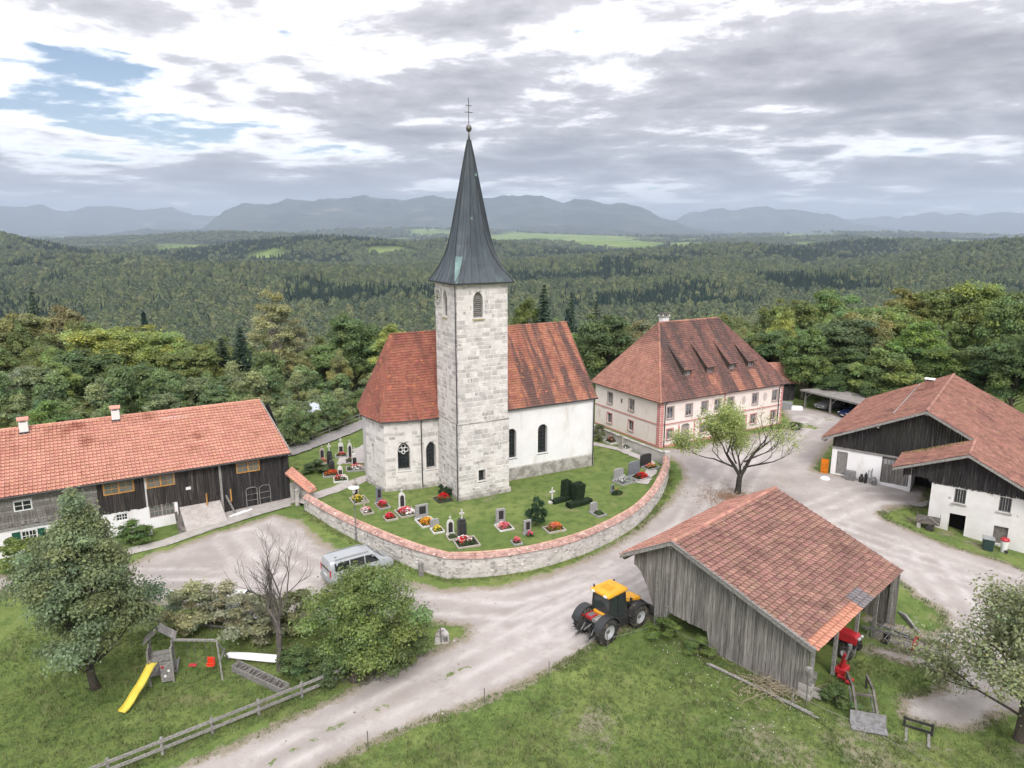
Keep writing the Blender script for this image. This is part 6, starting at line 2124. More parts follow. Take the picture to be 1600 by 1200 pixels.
def branching(seed, p0, d0, L, r, depth, spread=.55, taper=.68, up=.15, kids=(2, 4), sides=(7, 6, 5, 4, 3, 3), leafy=None):
    """recursive skeleton; returns MB and list of twig points"""
    rr = random.Random(seed)
    mb = MB()
    tips = []

    def go(p, d, L, r, dep):
        n = 4 if dep > 1 else 3
        pts, rad = [p], [r]
        q_ = p.copy()
        dd = d.copy()
        for k in range(n):
            dd = (dd + Vector((rr.uniform(-1, 1), rr.uniform(-1, 1), rr.uniform(-.6, 1) * .7 + up)) * .16).normalized()
            q_ = q_ + dd * L / n
            pts.append(q_.copy())
            rad.append(r * (1 - (1 - taper) * (k + 1) / n))
        mb.tube(pts, rad, sides[min(len(sides) - 1, depth - dep)], cap=False)
        if dep <= 2:
            for k in range(1, len(pts)):
                tips.append((pts[k], dd.copy(), dep))
        if dep == 0:
            return
        m = rr.randint(*kids)
        for k in range(m):
            ax = Vector((rr.uniform(-1, 1), rr.uniform(-1, 1), rr.uniform(-.5, .8))).normalized()
            nd = (dd + ax * spread * rr.uniform(.7, 1.5) + Vector((0, 0, up))).normalized()
            i = rr.randint(max(1, len(pts) - 3), len(pts) - 1)
            if k == 0:
                i = len(pts) - 1
            go(pts[i].copy(), nd, L * rr.uniform(.62, .85), rad[i] * (.82 if k == 0 else rr.uniform(.5, .7)), dep - 1)
    go(Vector(p0), Vector(d0).normalized(), L, r, depth)
    return mb, tips


def tips_leaves(tips, per, spreadr, ls, seed, cond=None, tintv=.2):
    rr = np.random.default_rng(seed)
    Cs, Ts, Ns = [], [], []
    for p, d, dep in tips:
        if cond and not cond(p, rr):
            continue
        k = rr.poisson(per)
        if not k:
            continue
        u = rr.normal(size=(k, 3)) * spreadr
        Cs.append(np.array(p) + u)
        n_ = u / (spreadr + 1e-9) * .4 + np.array([0, 0, .9])
        Ns.append(n_)
        tv = 1 + rr.normal(0, tintv * .6)
        hv = rr.normal(0, .05)
        Ts.append(np.tile([tv * (1 + hv), tv, tv * (1 - hv)], (k, 1)))
    C, N, T = np.concatenate(Cs), np.concatenate(Ns), np.concatenate(Ts)
    N /= np.linalg.norm(N, axis=1)[:, None]
    return leaf_mesh('crown', C, N, ls, np.clip(T, .5, 1.6), seed + 1)


def mesh_of(mb, m, name='trunk'):
    me = bpy.data.meshes.new(name)
    me.from_pydata([tuple(v) for v in mb.v], [], mb.f)
    me.materials.append(m)
    me.shade_smooth()
    return me


def place_tree(name, label, proto, loc, sc=(1, 1, 1), rz=0.0, color=(.1, .15, .04), group=None, cat='tree'):
    color = [min(.5, v * 1.62) for v in color]
    o = thing(name, label, cat, loc, 0, group)
    o.rotation_euler = (0, 0, rz)
    o.scale = sc
    for nm, me in (('crown', proto[0]), ('trunk', proto[1])):
        if me is None:
            continue
        c_ = bpy.data.objects.new(nm, me)
        COL.objects.link(c_)
        c_.parent = o
        c_.color = (*color, 1)
    return o


BR = [broad_proto(201, 15, 5.2, .12, 85, 34000, .165, 'round'), broad_proto(202, 15, 4.4, .14, 70, 28000, .165, 'oval'), broad_proto(203, 15, 5.6, .10, 95, 36000, .165, 'vase'),
      broad_proto(204, 15, 4.8, .16, 60, 28000, .175, 'round'), broad_proto(205, 12, 4.6, .04, 65, 26000, .155, 'round')]
BUSH = [broad_proto(211, 4, 2.3, -.05, 34, 11000, .10, 'round', tr0=.05), broad_proto(212, 4, 2.0, -.05, 26, 9000, .10, 'oval', tr0=.05)]
SPR = [spruce_proto(221), spruce_proto(222, 20, 2.6, 28)]
BIRCH = broad_proto(231, 20, 4.6, .10, 80, 20000, .16, 'oval', M_BARKL, .15)
HB_, HR_ = {0: 15, 1: 15, 2: 15, 3: 15, 4: 12}, {0: 5.2, 1: 4.4, 2: 5.6, 3: 4.8, 4: 4.6}
G_DK, G_MD, G_LT, G_YL, G_OL, G_GR, G_SP = (.075, .108, .042), (.105, .145, .050), (.150, .190, .060), (.20, .225, .065), (.165, .165, .068), (.120, .140, .090), (.030, .052, .034)


def top_z(px, py, Y):
    d = px_dir(px, py)
    return 24 + d[2] / d[1] * Y, d[0] / d[1] * Y


def tree_at(px, py, Y, wpx, kind, col, label, name='broadleaf_tree', group=None, k=[0]):
    """tree whose top is seen at (px,py) when it stands Y metres out; width in view gives crown width"""
    zt_, x = top_z(px, py, Y)
    gz_ = zt(x, Y)
    H = max(3.0, zt_ - gz_) * (1.07 if kind != 'S' else 1.0)
    wm = wpx / 1110. * Y * 1.02
    k[0] += 1
    rz_ = k[0] * 2.399
    if kind == 'S':
        pr, H0, R0 = SPR[k[0] % 2], 20., 3.0
    elif kind == 'B':
        pr, H0, R0 = BIRCH, 20., 4.6
    elif isinstance(kind, int) and kind >= 10:
        pr, H0, R0 = BUSH[kind - 10], 4.0, 2.2
    else:
        pr, H0, R0 = BR[kind], HB_[kind], HR_[kind]
    s_ = wm / 2 / R0
    return place_tree(name, label, pr, (x, Y, gz_), (s_, s_, H / H0), rz_, col, group, 'shrub' if name == 'shrub' else 'tree')


LW, RW, CW_ = 'trees in the wood behind the farmhouse', 'trees in the wood on the right', 'trees behind the church'
for a in [
    (18, 482, 135, 150, 0, G_OL, 'broad olive tree at the far left edge above the farmhouse'), (48, 448, 150, 40, 'S', G_SP, 'lone dark spruce rising at the far left'), (100, 474, 150, 95, 1, (.15, .13, .06), 'pale brownish autumn tree left of centre wood'),
    (140, 512, 118, 120, 2, G_YL, 'yellow-green tree leading the wood behind the farmhouse'), (205, 506, 122, 130, 0, (.18, .20, .055), 'bright yellow-topped tree behind the middle of the farmhouse roof'), (255, 517, 116, 120, 2, G_LT, 'light green rounded tree right of the yellow-topped one'),
    (300, 536, 112, 105, 0, (.13, .15, .05), 'olive-gold tree above the right farmhouse chimney'), (28, 572, 100, 120, 3, G_GR, 'grey-green tree low at the left picture edge'), (85, 562, 96, 70, 1, G_LT, 'slender light young tree before the dark wood'),
    (128, 545, 104, 140, 0, G_DK, 'dark dense tree behind the left farmhouse chimney'), (195, 565, 100, 110, 3, G_DK, 'deep green low tree behind the farmhouse roof'), (345, 528, 116, 60, 'S', (.024, .040, .024), 'dark drooping spruce left of the tall pale birch'),
    (374, 510, 118, 62, 'S', G_SP, 'blackish broad spruce beside the tall pale birch'), (425, 452, 132, 95, 'B', (.20, .20, .105), 'tall pale feathery birch towering left of the church'), (462, 495, 138, 70, 'B', (.17, .175, .10), 'shorter pale birch right of the tall one'),
    (548, 486, 122, 108, 0, (.088, .122, .048), 'round bright green oak left of the choir roof'), (612, 502, 118, 75, 1, G_YL, 'yellow-green tree just left of the choir roof'), (505, 528, 118, 80, 3, G_MD, 'mid green tree left of the round oak'),
    (338, 598, 88, 58, 1, (.105, .15, .07), 'light grey-green young tree at the farmhouse ridge end'), (300, 590, 98, 95, 2, G_DK, 'dark tree behind the right farmhouse chimney'), (250, 585, 98, 90, 3, G_MD, 'green tree low behind the farmhouse ridge'),
    (75, 628, 78, 95, 4, (.105, .15, .045), 'spreading light green apple tree behind the left chimney')]:
    tree_at(*a[:6], a[6], name='spruce_tree' if a[4] == 'S' else ('birch_tree' if a[4] == 'B' else 'broadleaf_tree'), group=LW)
for a in [
    (850, 444, 128, 62, 'S', G_SP, 'tallest dark spruce right of the tower'), (893, 456, 138, 34, 'S', G_SP, 'slim dark spruce right of the tallest one'), (822, 462, 132, 70, 1, (.10, .125, .04), 'olive tree against the right side of the tower'), (932, 470, 140, 40, 'S', (.035, .05, .03), 'faded spruce behind the nave gable'),
    (945, 484, 104, 112, 0, (.088, .118, .052), 'big rounded green tree between nave and pink house'), (905, 510, 112, 80, 3, G_MD, 'green tree just behind the nave gable'), (1012, 500, 122, 90, 2, (.14, .14, .075), 'pale olive tree behind the pink house chimney'), (1075, 498, 128, 70, 3, (.13, .125, .085), 'greyish tree behind the pink house ridge')]:
    tree_at(*a[:6], a[6], name='spruce_tree' if a[4] == 'S' else 'broadleaf_tree', group=CW_)
for a in [
    (1205, 508, 112, 95, 3, G_DK, 'dark tree at the right hip of the pink house'), (1245, 462, 122, 100, 0, (.115, .135, .045), 'olive tree first in the right-hand wood'), (1225, 482, 116, 60, 1, G_YL, 'small yellowing tree right of the pink house ridge'), (1300, 452, 126, 110, 2, G_MD, 'green tree in the back row right of the pink house'),
    (1318, 492, 108, 130, 0, (.085, .115, .055), 'big grey-green tree above the carport'), (1375, 466, 118, 110, 3, G_MD, 'green tree in the middle of the right-hand wood'), (1425, 447, 124, 110, 1, (.145, .14, .045), 'rust-tinged tree in the right-hand back row'), (1440, 498, 104, 100, 1, (.125, .175, .045), 'bright fresh green tree above the barn ridge'),
    (1490, 446, 118, 120, 0, (.105, .13, .04), 'olive-green crown left of the right picture corner'), (1545, 438, 116, 120, 2, G_LT, 'light green crown at the upper right'), (1592, 450, 106, 110, 0, G_MD, 'green crown at the right picture edge'), (1385, 548, 97, 120, 4, (.120, .155, .050), 'light leafy tree directly behind the carport roof'),
    (1470, 540, 100, 110, 2, (.085, .12, .035), 'mid green tree behind the barn roof'), (1545, 528, 98, 120, 3, G_DK, 'dark tree behind the barn ridge end'), (1600, 520, 92, 110, 0, G_DK, 'deep green tree cut by the right edge'), (1270, 548, 104, 90, 3, G_DK, 'dark tree above the small red-roofed shed'),
    (1345, 570, 98, 70, 4, G_LT, 'small light tree above the carport end'), (1330, 540, 102, 90, 1, G_DK, 'dark narrow tree behind the carport')]:
    tree_at(*a[:6], a[6], group=RW)
# filler trees on the wooded slope
frr = np.random.default_rng(77)
ORD = ['first', 'second', 'third', 'fourth', 'fifth', 'sixth', 'seventh', 'eighth', 'ninth', 'tenth', 'eleventh', 'twelfth', 'thirteenth', 'fourteenth', 'fifteenth', 'sixteenth', 'seventeenth', 'eighteenth', 'nineteenth']


def ordinal(k):
    tens = {20: 'twenty', 30: 'thirty', 40: 'forty', 50: 'fifty'}
    k += 1
    if k < 20:
        return ORD[k - 1]
    return (tens[k // 10 * 10] + '-' + ORD[k % 10 - 1]) if k % 10 else {20: 'twentieth', 30: 'thirtieth', 40: 'fortieth', 50: 'fiftieth'}[k]


fills = []
for _ in range(900):
    Y = frr.uniform(98, 190)
    x = frr.uniform(-.84, .84) * Y
    px_v = 800 + 1110 * x / (Y * math.cos(R(12.2)) + 20)
    if 575 < px_v < 1180 and Y < 118:
        continue
    if len(fills) > 92:
        break
    gz_ = zt(x, Y)
    dist_lim = np.interp(px_v, [0, 300, 560, 640, 800, 1000, 1180, 1250, 1600], [520, 560, 545, 560, 530, 520, 505, 470, 455])
    H = frr.uniform(11, 19)
    topy = 600 - 1110 * math.tan(math.atan2(gz_ + H - 24, Y) + R(12.2))
    if topy < dist_lim:
        H -= (dist_lim - topy) / 1110 * Y
    if H < 6 or any((x - f_[0]) ** 2 + (Y - f_[1]) ** 2 < 20 for f_ in fills):
        continue
    fills.append((x, Y, gz_, H, px_v, int(frr.integers(0, 5)), bool(frr.random() < .14 and px_v < 1180), int(frr.integers(0, 6)), frr.uniform(.85, 1.15), frr.uniform(0, 6)))
fills.sort(key=lambda f_: f_[4])
FC = [(G_DK, 'dark green'), (G_MD, 'mid green'), (G_LT, 'light green'), (G_OL, 'olive'), (G_GR, 'grey-green'), ((.125, .155, .055), 'fresh green')]
cnt = {}
for x, Y, gz_, H, px_v, k, sp, ci_, v_, rz_ in fills:
    side = 'left-hand slope wood' if px_v < 640 else ('slope wood behind the church' if px_v < 1180 else 'right-hand slope wood')
    n_ = cnt.get(side, 0)
    cnt[side] = n_ + 1
    grp = {'l': LW, 's': CW_, 'r': RW}[side[0]]
    if sp:
        place_tree('spruce_tree', 'dark spruce, %s tree from the left in the %s' % (ordinal(n_), side), SPR[k % 2], (x, Y, gz_), (H / 20, H / 20, H / 20), rz_, G_SP, grp)
    else:
        s_ = H / 15 * v_
        place_tree('broadleaf_tree', '%s broadleaf, %s tree from the left in the %s' % (FC[ci_][1], ordinal(n_), side), BR[k], (x, Y, gz_), (s_, s_, H / HB_[k]), rz_, FC[ci_][0], grp)
# shrubs behind farmhouse, lane and churchyard
srr = np.random.default_rng(5)
shr = [(-24.8, 77.5), (-26.6, 79.5), (-23.8, 80.5), (-25.5, 83.5), (-22.6, 84), (-21.8, 87), (-24.3, 88), (-20.3, 91), (-22.8, 92), (-18.6, 95), (-27.5, 84), (-28, 88.5), (-26.2, 92.5), (-30.5, 81), (-31, 86), (-16.4, 98), (-20, 98), (-24, 97), (-13.5, 99), (-29, 94), (-33.5, 84), (-9, 98), (-5, 100), (-34, 91),
       (-30, 99), (-34, 96), (-38, 95), (-42, 93), (-46, 92), (-50, 90), (-54, 89), (-58, 88), (-62, 87), (-66, 88), (-40, 99), (-48, 97), (-56, 95), (-64, 94), (-27, 101), (-36, 102), (-44, 101),
       (-37.5, 83), (-41, 80), (-45, 77), (-50, 78), (-55, 76), (-38, 90), (-44, 87)]
shr.sort(key=lambda q_: q_[0] / q_[1])
for i, (x, y) in enumerate(shr):
    s_ = srr.uniform(.75, 1.35) * (1.4 if y > 86 and x < -29 else 1.0)
    place_tree('shrub', 'wild shrub, %s from the left in the thicket behind the farmhouse' % ordinal(i), BUSH[i % 2], (x, y, zt(x, y)), (s_, s_, s_ * srr.uniform(.7, 1.15)), srr.uniform(0, 6), [(.11, .145, .06), (.09, .125, .05), (.15, .165, .075), (.13, .155, .08)][i % 4], 'shrubs in the thicket behind the back lane', 'shrub')
for i, (x, y, s_) in enumerate(((36.5, 99.0, 1.1), (44.5, 96.5, 1.2), (47, 92.5, 1.0), (49.5, 88.5, 1.2), (52, 84, 1.1), (46, 99, 1.4), (50, 96, 1.3), (54, 91, 1.4))):
    place_tree('shrub', 'dense bush behind the carport, %s placed from the house side' % ordinal(i), BUSH[i % 2], (x, y, zt(x, y)), (s_, s_, s_), i * 1.3, (.06, .09, .03), 'bushes behind the carport', 'shrub')

# ---- foreground trees
def fg(name, label, loc, crown, trunk, col, cat='tree', tm=None, sc=1.0, rz=0.0):
    return place_tree(name, label, (crown, trunk), loc, (sc, sc, sc), rz, col, None, cat)


# young maple on the playground lawn
cm, tm_ = broad_proto(301, 12.6, 5.2, .15, 150, 62000, .085, 'cone', None, 0, .24, (.09, .20))
fg('maple_tree', 'large grey-green maple on the lawn beside the play tower', (-23.6, 35.9, zt(-23.6, 35.9)), cm, tm_, (.122, .148, .078))
# bushy hazel in the middle
cm, tm_ = broad_proto(302, 6.9, 4.4, -.02, 115, 46000, .072, 'dome', None, 0, .14, (.10, .21))
fg('hazel_bush', 'big bushy hazel at the road fork hiding the silver van', (-8.35, 37.8, zt(-8.35, 37.8)), cm, tm_, (.115, .150, .050))
cm, tm_ = broad_proto(304, 3.6, 2.1, -.05, 30, 14000, .07, 'round', None, 0, .06)
fg('hazel_bush', 'lower leafy side of the hazel thicket nearest the road', (-6.6, 37.4, zt(-6.6, 37.4)), cm, tm_, (.09, .12, .045), 'shrub')
# bare dead tree
mbt, tips = branching(312, (0, 0, -.3), (.03, 0, 1), 2.5, .18, 6, .62, .74, .14, (2, 4))
tw = mesh_of(mbt, mat('grey_twig', (.13, .115, .105), (.085, .075, .068), scale=4))
fg('bare_tree', 'leafless grey tree beside the hazel bush', (-13.7, 37.3, zt(-13.7, 37.3)), None, tw, (.1, .1, .1))
# old apple tree in the yard, leafy on the left half only
mbt, tips = branching(321, (0, 0, -.3), (.03, .0, 1), 2.0, .34, 1, .1, .85, .2, (1, 1))
mbt = MB()
tips = []
mbt.tube([(0, 0, -.4), (.05, 0, .6), (.1, .05, 1.5), (.22, .05, 2.0)], [.36, .28, .26, .26], 9, cap=False)
for sd, p, d, L, r in ((322, (.1, 0, 1.8), (-.75, .1, 1), 2.5, .18), (323, (.25, .05, 1.9), (.5, 0, 1.05), 2.4, .19), (324, (.2, .1, 1.7), (.1, .7, .8), 1.9, .12), (325, (.35, 0, 2.6), (1, -.1, .35), 2.4, .10), (326, (-.4, 0, 2.6), (-1, -.15, .45), 2.4, .10), (327, (.4, -.1, 3.2), (.6, -.6, .6), 1.9, .09), (328, (-.3, .1, 3.0), (-.5, -.5, .7), 2.1, .09)):
    m_, t_ = branching(sd, p, d, L, r, 5, .62, .68, .10, (2, 3))
    mbt.add(m_.v, m_.f)
    tips += t_
cmesh = tips_leaves(tips, 11., .28, .085, 330, lambda p, rr: rr.random() < (.95 if p.x < -.2 else (.7 if p.x < 1. else .10)))
fg('apple_tree', 'old apple tree half bare in the gravel yard', (21.7, 64.6, zt(21.7, 64.6)), cmesh, mesh_of(mbt, mat('dark_bark', (.055, .05, .044), (.03, .027, .024), scale=5, c3=(.30, .27, .15), s3=3, t3=(.62, .68))), (.185, .215, .075))
# lichen-grey pear at the lower right
mbt = MB()
tips = []
mbt.tube([(0, 0, -.5), (.05, 0, 1.2), (.1, .1, 2.5), (.0, .1, 4.2), (.15, 0, 5.6)], [.30, .24, .21, .16, .09], 9, cap=False)
for k in range(17):
    a = k * 2.4
    z = .9 + 5.3 * k / 17
    m_, t_ = branching(340 + k, (.05, .05, z), (math.cos(a), math.sin(a), .35 + .5 * k / 17), 2.05 - .06 * k, .075 - .002 * k, 3, .6, .68, .06, (2, 4))
    mbt.add(m_.v, m_.f)
    tips += t_
cmesh = tips_leaves(tips, 17.0, .30, .085, 360, lambda p, rr: rr.random() < .85)
fg('pear_tree', 'sparse pear tree with lichen-grey leaves at the lower right corner', (25.7, 31.4, zt(25.7, 31.4)), cmesh, mesh_of(mbt, M_BARK), (.155, .172, .090), sc=1.05)
# small bushes around the yards
for nm, lab, x, y, s_, hs, col in (('shrub', 'round green bush against the white farmhouse wall', -30.6, 53.9, .72, .46, (.075, .115, .035)), ('shrub', 'leafy light bush in front of the green-shuttered window', -36.5, 49.0, 1.0, .75, (.12, .15, .045)), ('shrub', 'dark climbing bush beside the green shutter', -35.9, 51.3, .35, .6, (.03, .05, .02)),
                                   ('shrub', 'pale dry shrub behind the play tower', -20.6, 41.6, .95, .75, (.19, .19, .105)), ('shrub', 'straggly shrub left of the bare tree', -15.6, 40.2, 1.1, .85, (.15, .155, .095)), ('shrub', 'dry pale shrub hiding the white car', -18.3, 42.2, .9, .7, (.19, .185, .12)), ('shrub', 'twiggy shrub between hazel and white car', -13.9, 41.2, 1.0, .75, (.13, .14, .07)), ('shrub', 'low bush at the fence end by the road', -10.4, 36.0, .55, .4, (.075, .10, .04)), ('shrub', 'green undergrowth below the bare tree', -12.4, 37.3, .75, .35, (.07, .10, .035)),
                                   ('shrub', 'dark conifer shrub in the middle of the front graves', 2.0, 55.2, .48, .62, (.025, .05, .022)), ('shrub', 'spreading juniper beside the left grave group', -19.8, 68.9, .75, .28, (.06, .085, .035)), ('shrub', 'dark low juniper at the choir wall', -10.7, 68.3, .42, .3, (.03, .045, .02)),
                                   ('shrub', 'rose bush on the lawn by the garden wall', 10.2, 79.7, .5, .55, (.11, .12, .06)), ('shrub', 'bushy hedge at the far end of the garden wall', 8.2, 85.2, .6, .5, (.07, .10, .045)), ('shrub', 'clump of weeds at the tractor side of the plank barn', 9.4, 39.6, .62, .3, (.08, .115, .03)), ('shrub', 'nettle patch below the barn opening', 11.2, 37.9, .5, .2, (.085, .12, .035)),
                                   ('shrub', 'leafy weeds under the red implement', 17.3, 33.6, .55, .25, (.07, .10, .035)), ('shrub', 'grass tussock bush at the downpipe of the pink house', 35.0, 84.6, .6, .25, (.07, .11, .03)), ('shrub', 'round box bush left of the tower foot grave', -6.5, 62.1, .25, .3, (.022, .04, .018)), ('shrub', 'round box bush right of the tower foot grave', -5.9, 61.6, .25, .3, (.022, .04, .018))):
    inside = 49 < y < 90 and -20.5 < x < 16 and not (x < -19 and y < 61)
    place_tree(nm, lab, BUSH[int(abs(x * 7)) % 2], (x, y, (.0 if inside else zt(x, y))), (s_, s_, hs), x, col, None, 'shrub')
# ================================================================== FAR FOREST, one mass of countless trees
def simple_obj(name, me):
    o = bpy.data.objects.new(name, me)
    o.color = (1, 1, 1, 1)
    return o


M_FAR = {}
for nm, c1, c2 in (('far_spruce', (.022, .044, .038), (.042, .068, .054)), ('far_broad', (.105, .145, .080), (.20, .225, .115)), ('far_mixed', (.080, .112, .075), (.15, .175, .11))):
    m = bpy.data.materials.new(nm)
    m.use_nodes = True
    t = NT(m.node_tree)
    r_ = t.add('ShaderNodeObjectInfo').outputs['Random']
    g = t.add('ShaderNodeNewGeometry').outputs['Random Per Island']
    cc = t.mix(r_, c1, c2)
    h = t.add('ShaderNodeHueSaturation', {'Color': cc, 'Hue': t.math('ADD', .48, t.math('MULTIPLY', t.math('FRACT', t.math('MULTIPLY', r_, 13.)), .035)), 'Saturation': 1., 'Value': t.math('ADD', .7, t.math('MULTIPLY', g, .6)), 'Fac': 1.})
    b = t.add('ShaderNodeBsdfDiffuse', {'Color': h.outputs[0]})
    t.add('ShaderNodeOutputMaterial', {'Surface': b.outputs[0]})
    M_FAR[nm] = m


def far_mesh(name, C, N, size, m, seed, aspect=.7):
    rr = np.random.default_rng(seed)
    n = len(C)
    d1 = rr.normal(size=(n, 3))
    d1 -= N * (d1 * N).sum(1)[:, None]
    d1 /= np.linalg.norm(d1, axis=1)[:, None] + 1e-9
    d2 = np.cross(N, d1)
    s = (size * rr.uniform(.6, 1.3, n))[:, None]
    V_ = np.stack([C - d1 * s, C + d2 * s * aspect, C + d1 * s, C - d2 * s * aspect], 1).reshape(-1, 3)
    me = bpy.data.meshes.new(name)
    me.vertices.add(4 * n)
    me.vertices.foreach_set('co', V_.astype(np.float32).ravel())
    me.loops.add(4 * n)
    me.loops.foreach_set('vertex_index', np.arange(4 * n, dtype=np.int32))
    me.polygons.add(n)
    me.polygons.foreach_set('loop_start', np.arange(0, 4 * n, 4, dtype=np.int32))
    me.update(calc_edges=True)
    me.materials.append(m)
    return me


def far_spruce(seed, H=18., r=4.0):
    rr = np.random.default_rng(seed)
    n = 520
    f = rr.random(n) ** .75
    a = rr.uniform(0, 2 * PI, n)
    lay = .72 + .28 * ((f * 9) % 1.0)
    rad = r * (1 - f) ** .9 * lay * rr.uniform(.75, 1.1, n)
    C = np.stack([rad * np.cos(a), rad * np.sin(a), H * (.06 + .93 * f)], 1)
    N = np.stack([np.cos(a) * .8, np.sin(a) * .8, np.full(n, .55)], 1)
    return far_mesh('spruce', C, N / np.linalg.norm(N, axis=1)[:, None], .68, M_FAR['far_spruce'], seed)


def far_broad(seed, H=18., r=5.4, m='far_broad'):
    rr = np.random.default_rng(seed)
    n = 800
    u = rr.normal(size=(n, 3))
    u[:, 2] = np.where(u[:, 2] < -.3, -u[:, 2], u[:, 2])
    u /= np.linalg.norm(u, axis=1)[:, None]
    lump = 1 + .20 * np.sin(u[:, 0] * 4.3 + seed) * np.sin(u[:, 1] * 4.7 + seed * 2) + .10 * np.sin(u[:, 2] * 9 + u[:, 0] * 6)
    C = u * lump[:, None] * np.array([r, r, H * .44]) + np.array([0, 0, H * .54])
    N = u + rr.normal(size=(n, 3)) * .35
    return far_mesh('broadleaf', C, N / np.linalg.norm(N, axis=1)[:, None], .72, M_FAR[m], seed)


fcol = bpy.data.collections.new('forest_tree_kinds')
kinds = [('a', far_spruce(401)), ('b', far_spruce(402, 20, 3.6)), ('c', far_broad(403)), ('d', far_broad(404, 16, 5.0)), ('e', far_broad(405, 19, 5.0, 'far_mixed'))]
for nm, me in kinds:
    fcol.objects.link(simple_obj('kind_' + nm, me))
for i, nm in enumerate('fghij'):
    fcol.objects.link(simple_obj('kind_' + nm, BR[i][0]))
prr = np.random.default_rng(99)


def scatter(d0, d1, spacing, sc0, sc1):
    out = []
    n = int(.5 * 2 * R(44) * (d1 ** 2 - d0 ** 2) / spacing ** 2)
    r_ = np.sqrt(prr.uniform(d0 ** 2, d1 ** 2, n))
    a = prr.uniform(-R(44), R(44), n)
    x, y = np.sin(a) * r_, np.cos(a) * r_
    keep = meadow_mask(x, y) < prr.uniform(.25, .6, n)
    x, y = x[keep], y[keep]
    return x, y, prr.uniform(sc0, sc1, len(x))


XS, YS, SS = [], [], []
for args in ((150, 420, 6.4, .60, 1.0), (420, 1000, 7.0, .65, 1.05), (1000, 2200, 8.6, .75, 1.2), (2200, 4200, 14.5, 1.0, 1.7), (4200, 8000, 32, 1.5, 3.0), (8000, 14500, 75, 2.4, 5.0)):
    x, y, s = scatter(*args)
    XS.append(x)
    YS.append(y)
    SS.append(s)
X, Y, S_ = np.concatenate(XS), np.concatenate(YS), np.concatenate(SS)
D = np.hypot(X, Y)
clus = vnoise(X, Y, 260, 21) * .6 + vnoise(X, Y, 90, 22) * .4
stripe = vnoise(X, Y * 3.0, 700, 23)
psp = np.clip((clus - .53) * 7.0 + (stripe - .5) * 3.0 + .32, .02, .92) * np.clip((D - 150) / 700, .08, 1)
sel = prr.random(len(X))
kidx = np.where(sel < psp, prr.integers(0, 2, len(X)), 2 + prr.integers(0, 3, len(X)))
nr = D < 520
kidx = np.where(nr, np.where(prr.random(len(X)) < .03, prr.integers(0, 2, len(X)), 5 + prr.integers(0, 5, len(X))), kidx)
Z = terrain(X, Y) - .5
hgt = np.where(D < 2200, S_, np.where(D < 4200, S_ * .75, S_ * .4))
pts = bpy.data.meshes.new('forest')
pts.vertices.add(len(X))
pts.vertices.foreach_set('co', np.stack([X, Y, Z], 1).astype(np.float32).ravel())
pts.update()
forest = bpy.data.objects.new('forest', pts)
COL.objects.link(forest)
forest['kind'] = 'stuff'
forest.color = (.19, .225, .085, 1)
forest['label'] = 'endless mixed forest covering the valley floor below the village'
attr(forest, 'tree_kind', kidx, 'INT')
sv = np.stack([S_, S_, hgt * prr.uniform(.8, 1.25, len(X))], 1)
attr(forest, 'tree_scale', sv, 'FLOAT_VECTOR')
attr(forest, 'tree_turn', np.stack([np.zeros(len(X)), np.zeros(len(X)), prr.uniform(0, 6.28, len(X))], 1), 'FLOAT_VECTOR')
ng = bpy.data.node_groups.new('forest_scatter', 'GeometryNodeTree')
ng.interface.new_socket('Geometry', in_out='INPUT', socket_type='NodeSocketGeometry')
ng.interface.new_socket('Geometry', in_out='OUTPUT', socket_type='NodeSocketGeometry')
gi, go_ = ng.nodes.new('NodeGroupInput'), ng.nodes.new('NodeGroupOutput')
iop = ng.nodes.new('GeometryNodeInstanceOnPoints')
ci = ng.nodes.new('GeometryNodeCollectionInfo')
ci.inputs['Collection'].default_value = fcol
ci.inputs['Separate Children'].default_value = True
ci.inputs['Reset Children'].default_value = True
iop.inputs['Pick Instance'].default_value = True


def named(nm, typ):
    n = ng.nodes.new('GeometryNodeInputNamedAttribute')
    n.data_type = typ
    n.inputs['Name'].default_value = nm
    return n.outputs['Attribute']


ng.links.new(gi.outputs[0], iop.inputs['Points'])
ng.links.new(ci.outputs[0], iop.inputs['Instance'])
ng.links.new(named('tree_kind', 'INT'), iop.inputs['Instance Index'])
ng.links.new(named('tree_turn', 'FLOAT_VECTOR'), iop.inputs['Rotation'])
ng.links.new(named('tree_scale', 'FLOAT_VECTOR'), iop.inputs['Scale'])
ng.links.new(iop.outputs[0], go_.inputs[0])
forest.modifiers.new('scatter', 'NODES').node_group = ng
print('FOREST', len(X))
# ================================================================== VEHICLES
M_TYRE = mat('tyre_rubber', (.030, .029, .028), (.055, .052, .048), scale=6, rough=.9, c3=(.15, .13, .105), s3=3, t3=(.5, .68))
M_RIM = mat('grey_rim', (.50, .51, .53), rough=.45, metal=.3)
M_BLACK = mat('black_metal', (.022, .022, .023), (.035, .034, .033), scale=8, rough=.6, c3=(.13, .115, .095), s3=2.5, t3=(.55, .72))
M_YEL = mat('tractor_yellow', (.72, .36, .02), (.66, .31, .02), scale=2, rough=.45, spec=.5, c3=(.42, .28, .12), s3=2.5, t3=(.56, .76))
M_REDP = mat('red_paint', (.46, .022, .030), (.36, .02, .026), scale=3, rough=.45, spec=.5)
M_STEEL = mat('worn_steel', (.30, .30, .31), (.19, .18, .18), scale=5, rough=.5, metal=.5)
M_CARG = mat('car_glass', (.015, .018, .020), rough=.05, spec=.7)
M_SILV = mat('silver_car_paint', (.40, .42, .44), rough=.3, spec=.5, metal=.2)
M_BLUE = mat('navy_car_paint', (.012, .022, .075), rough=.25, spec=.6)
M_GREYC = mat('grey_car_paint', (.26, .27, .28), rough=.3, spec=.5)
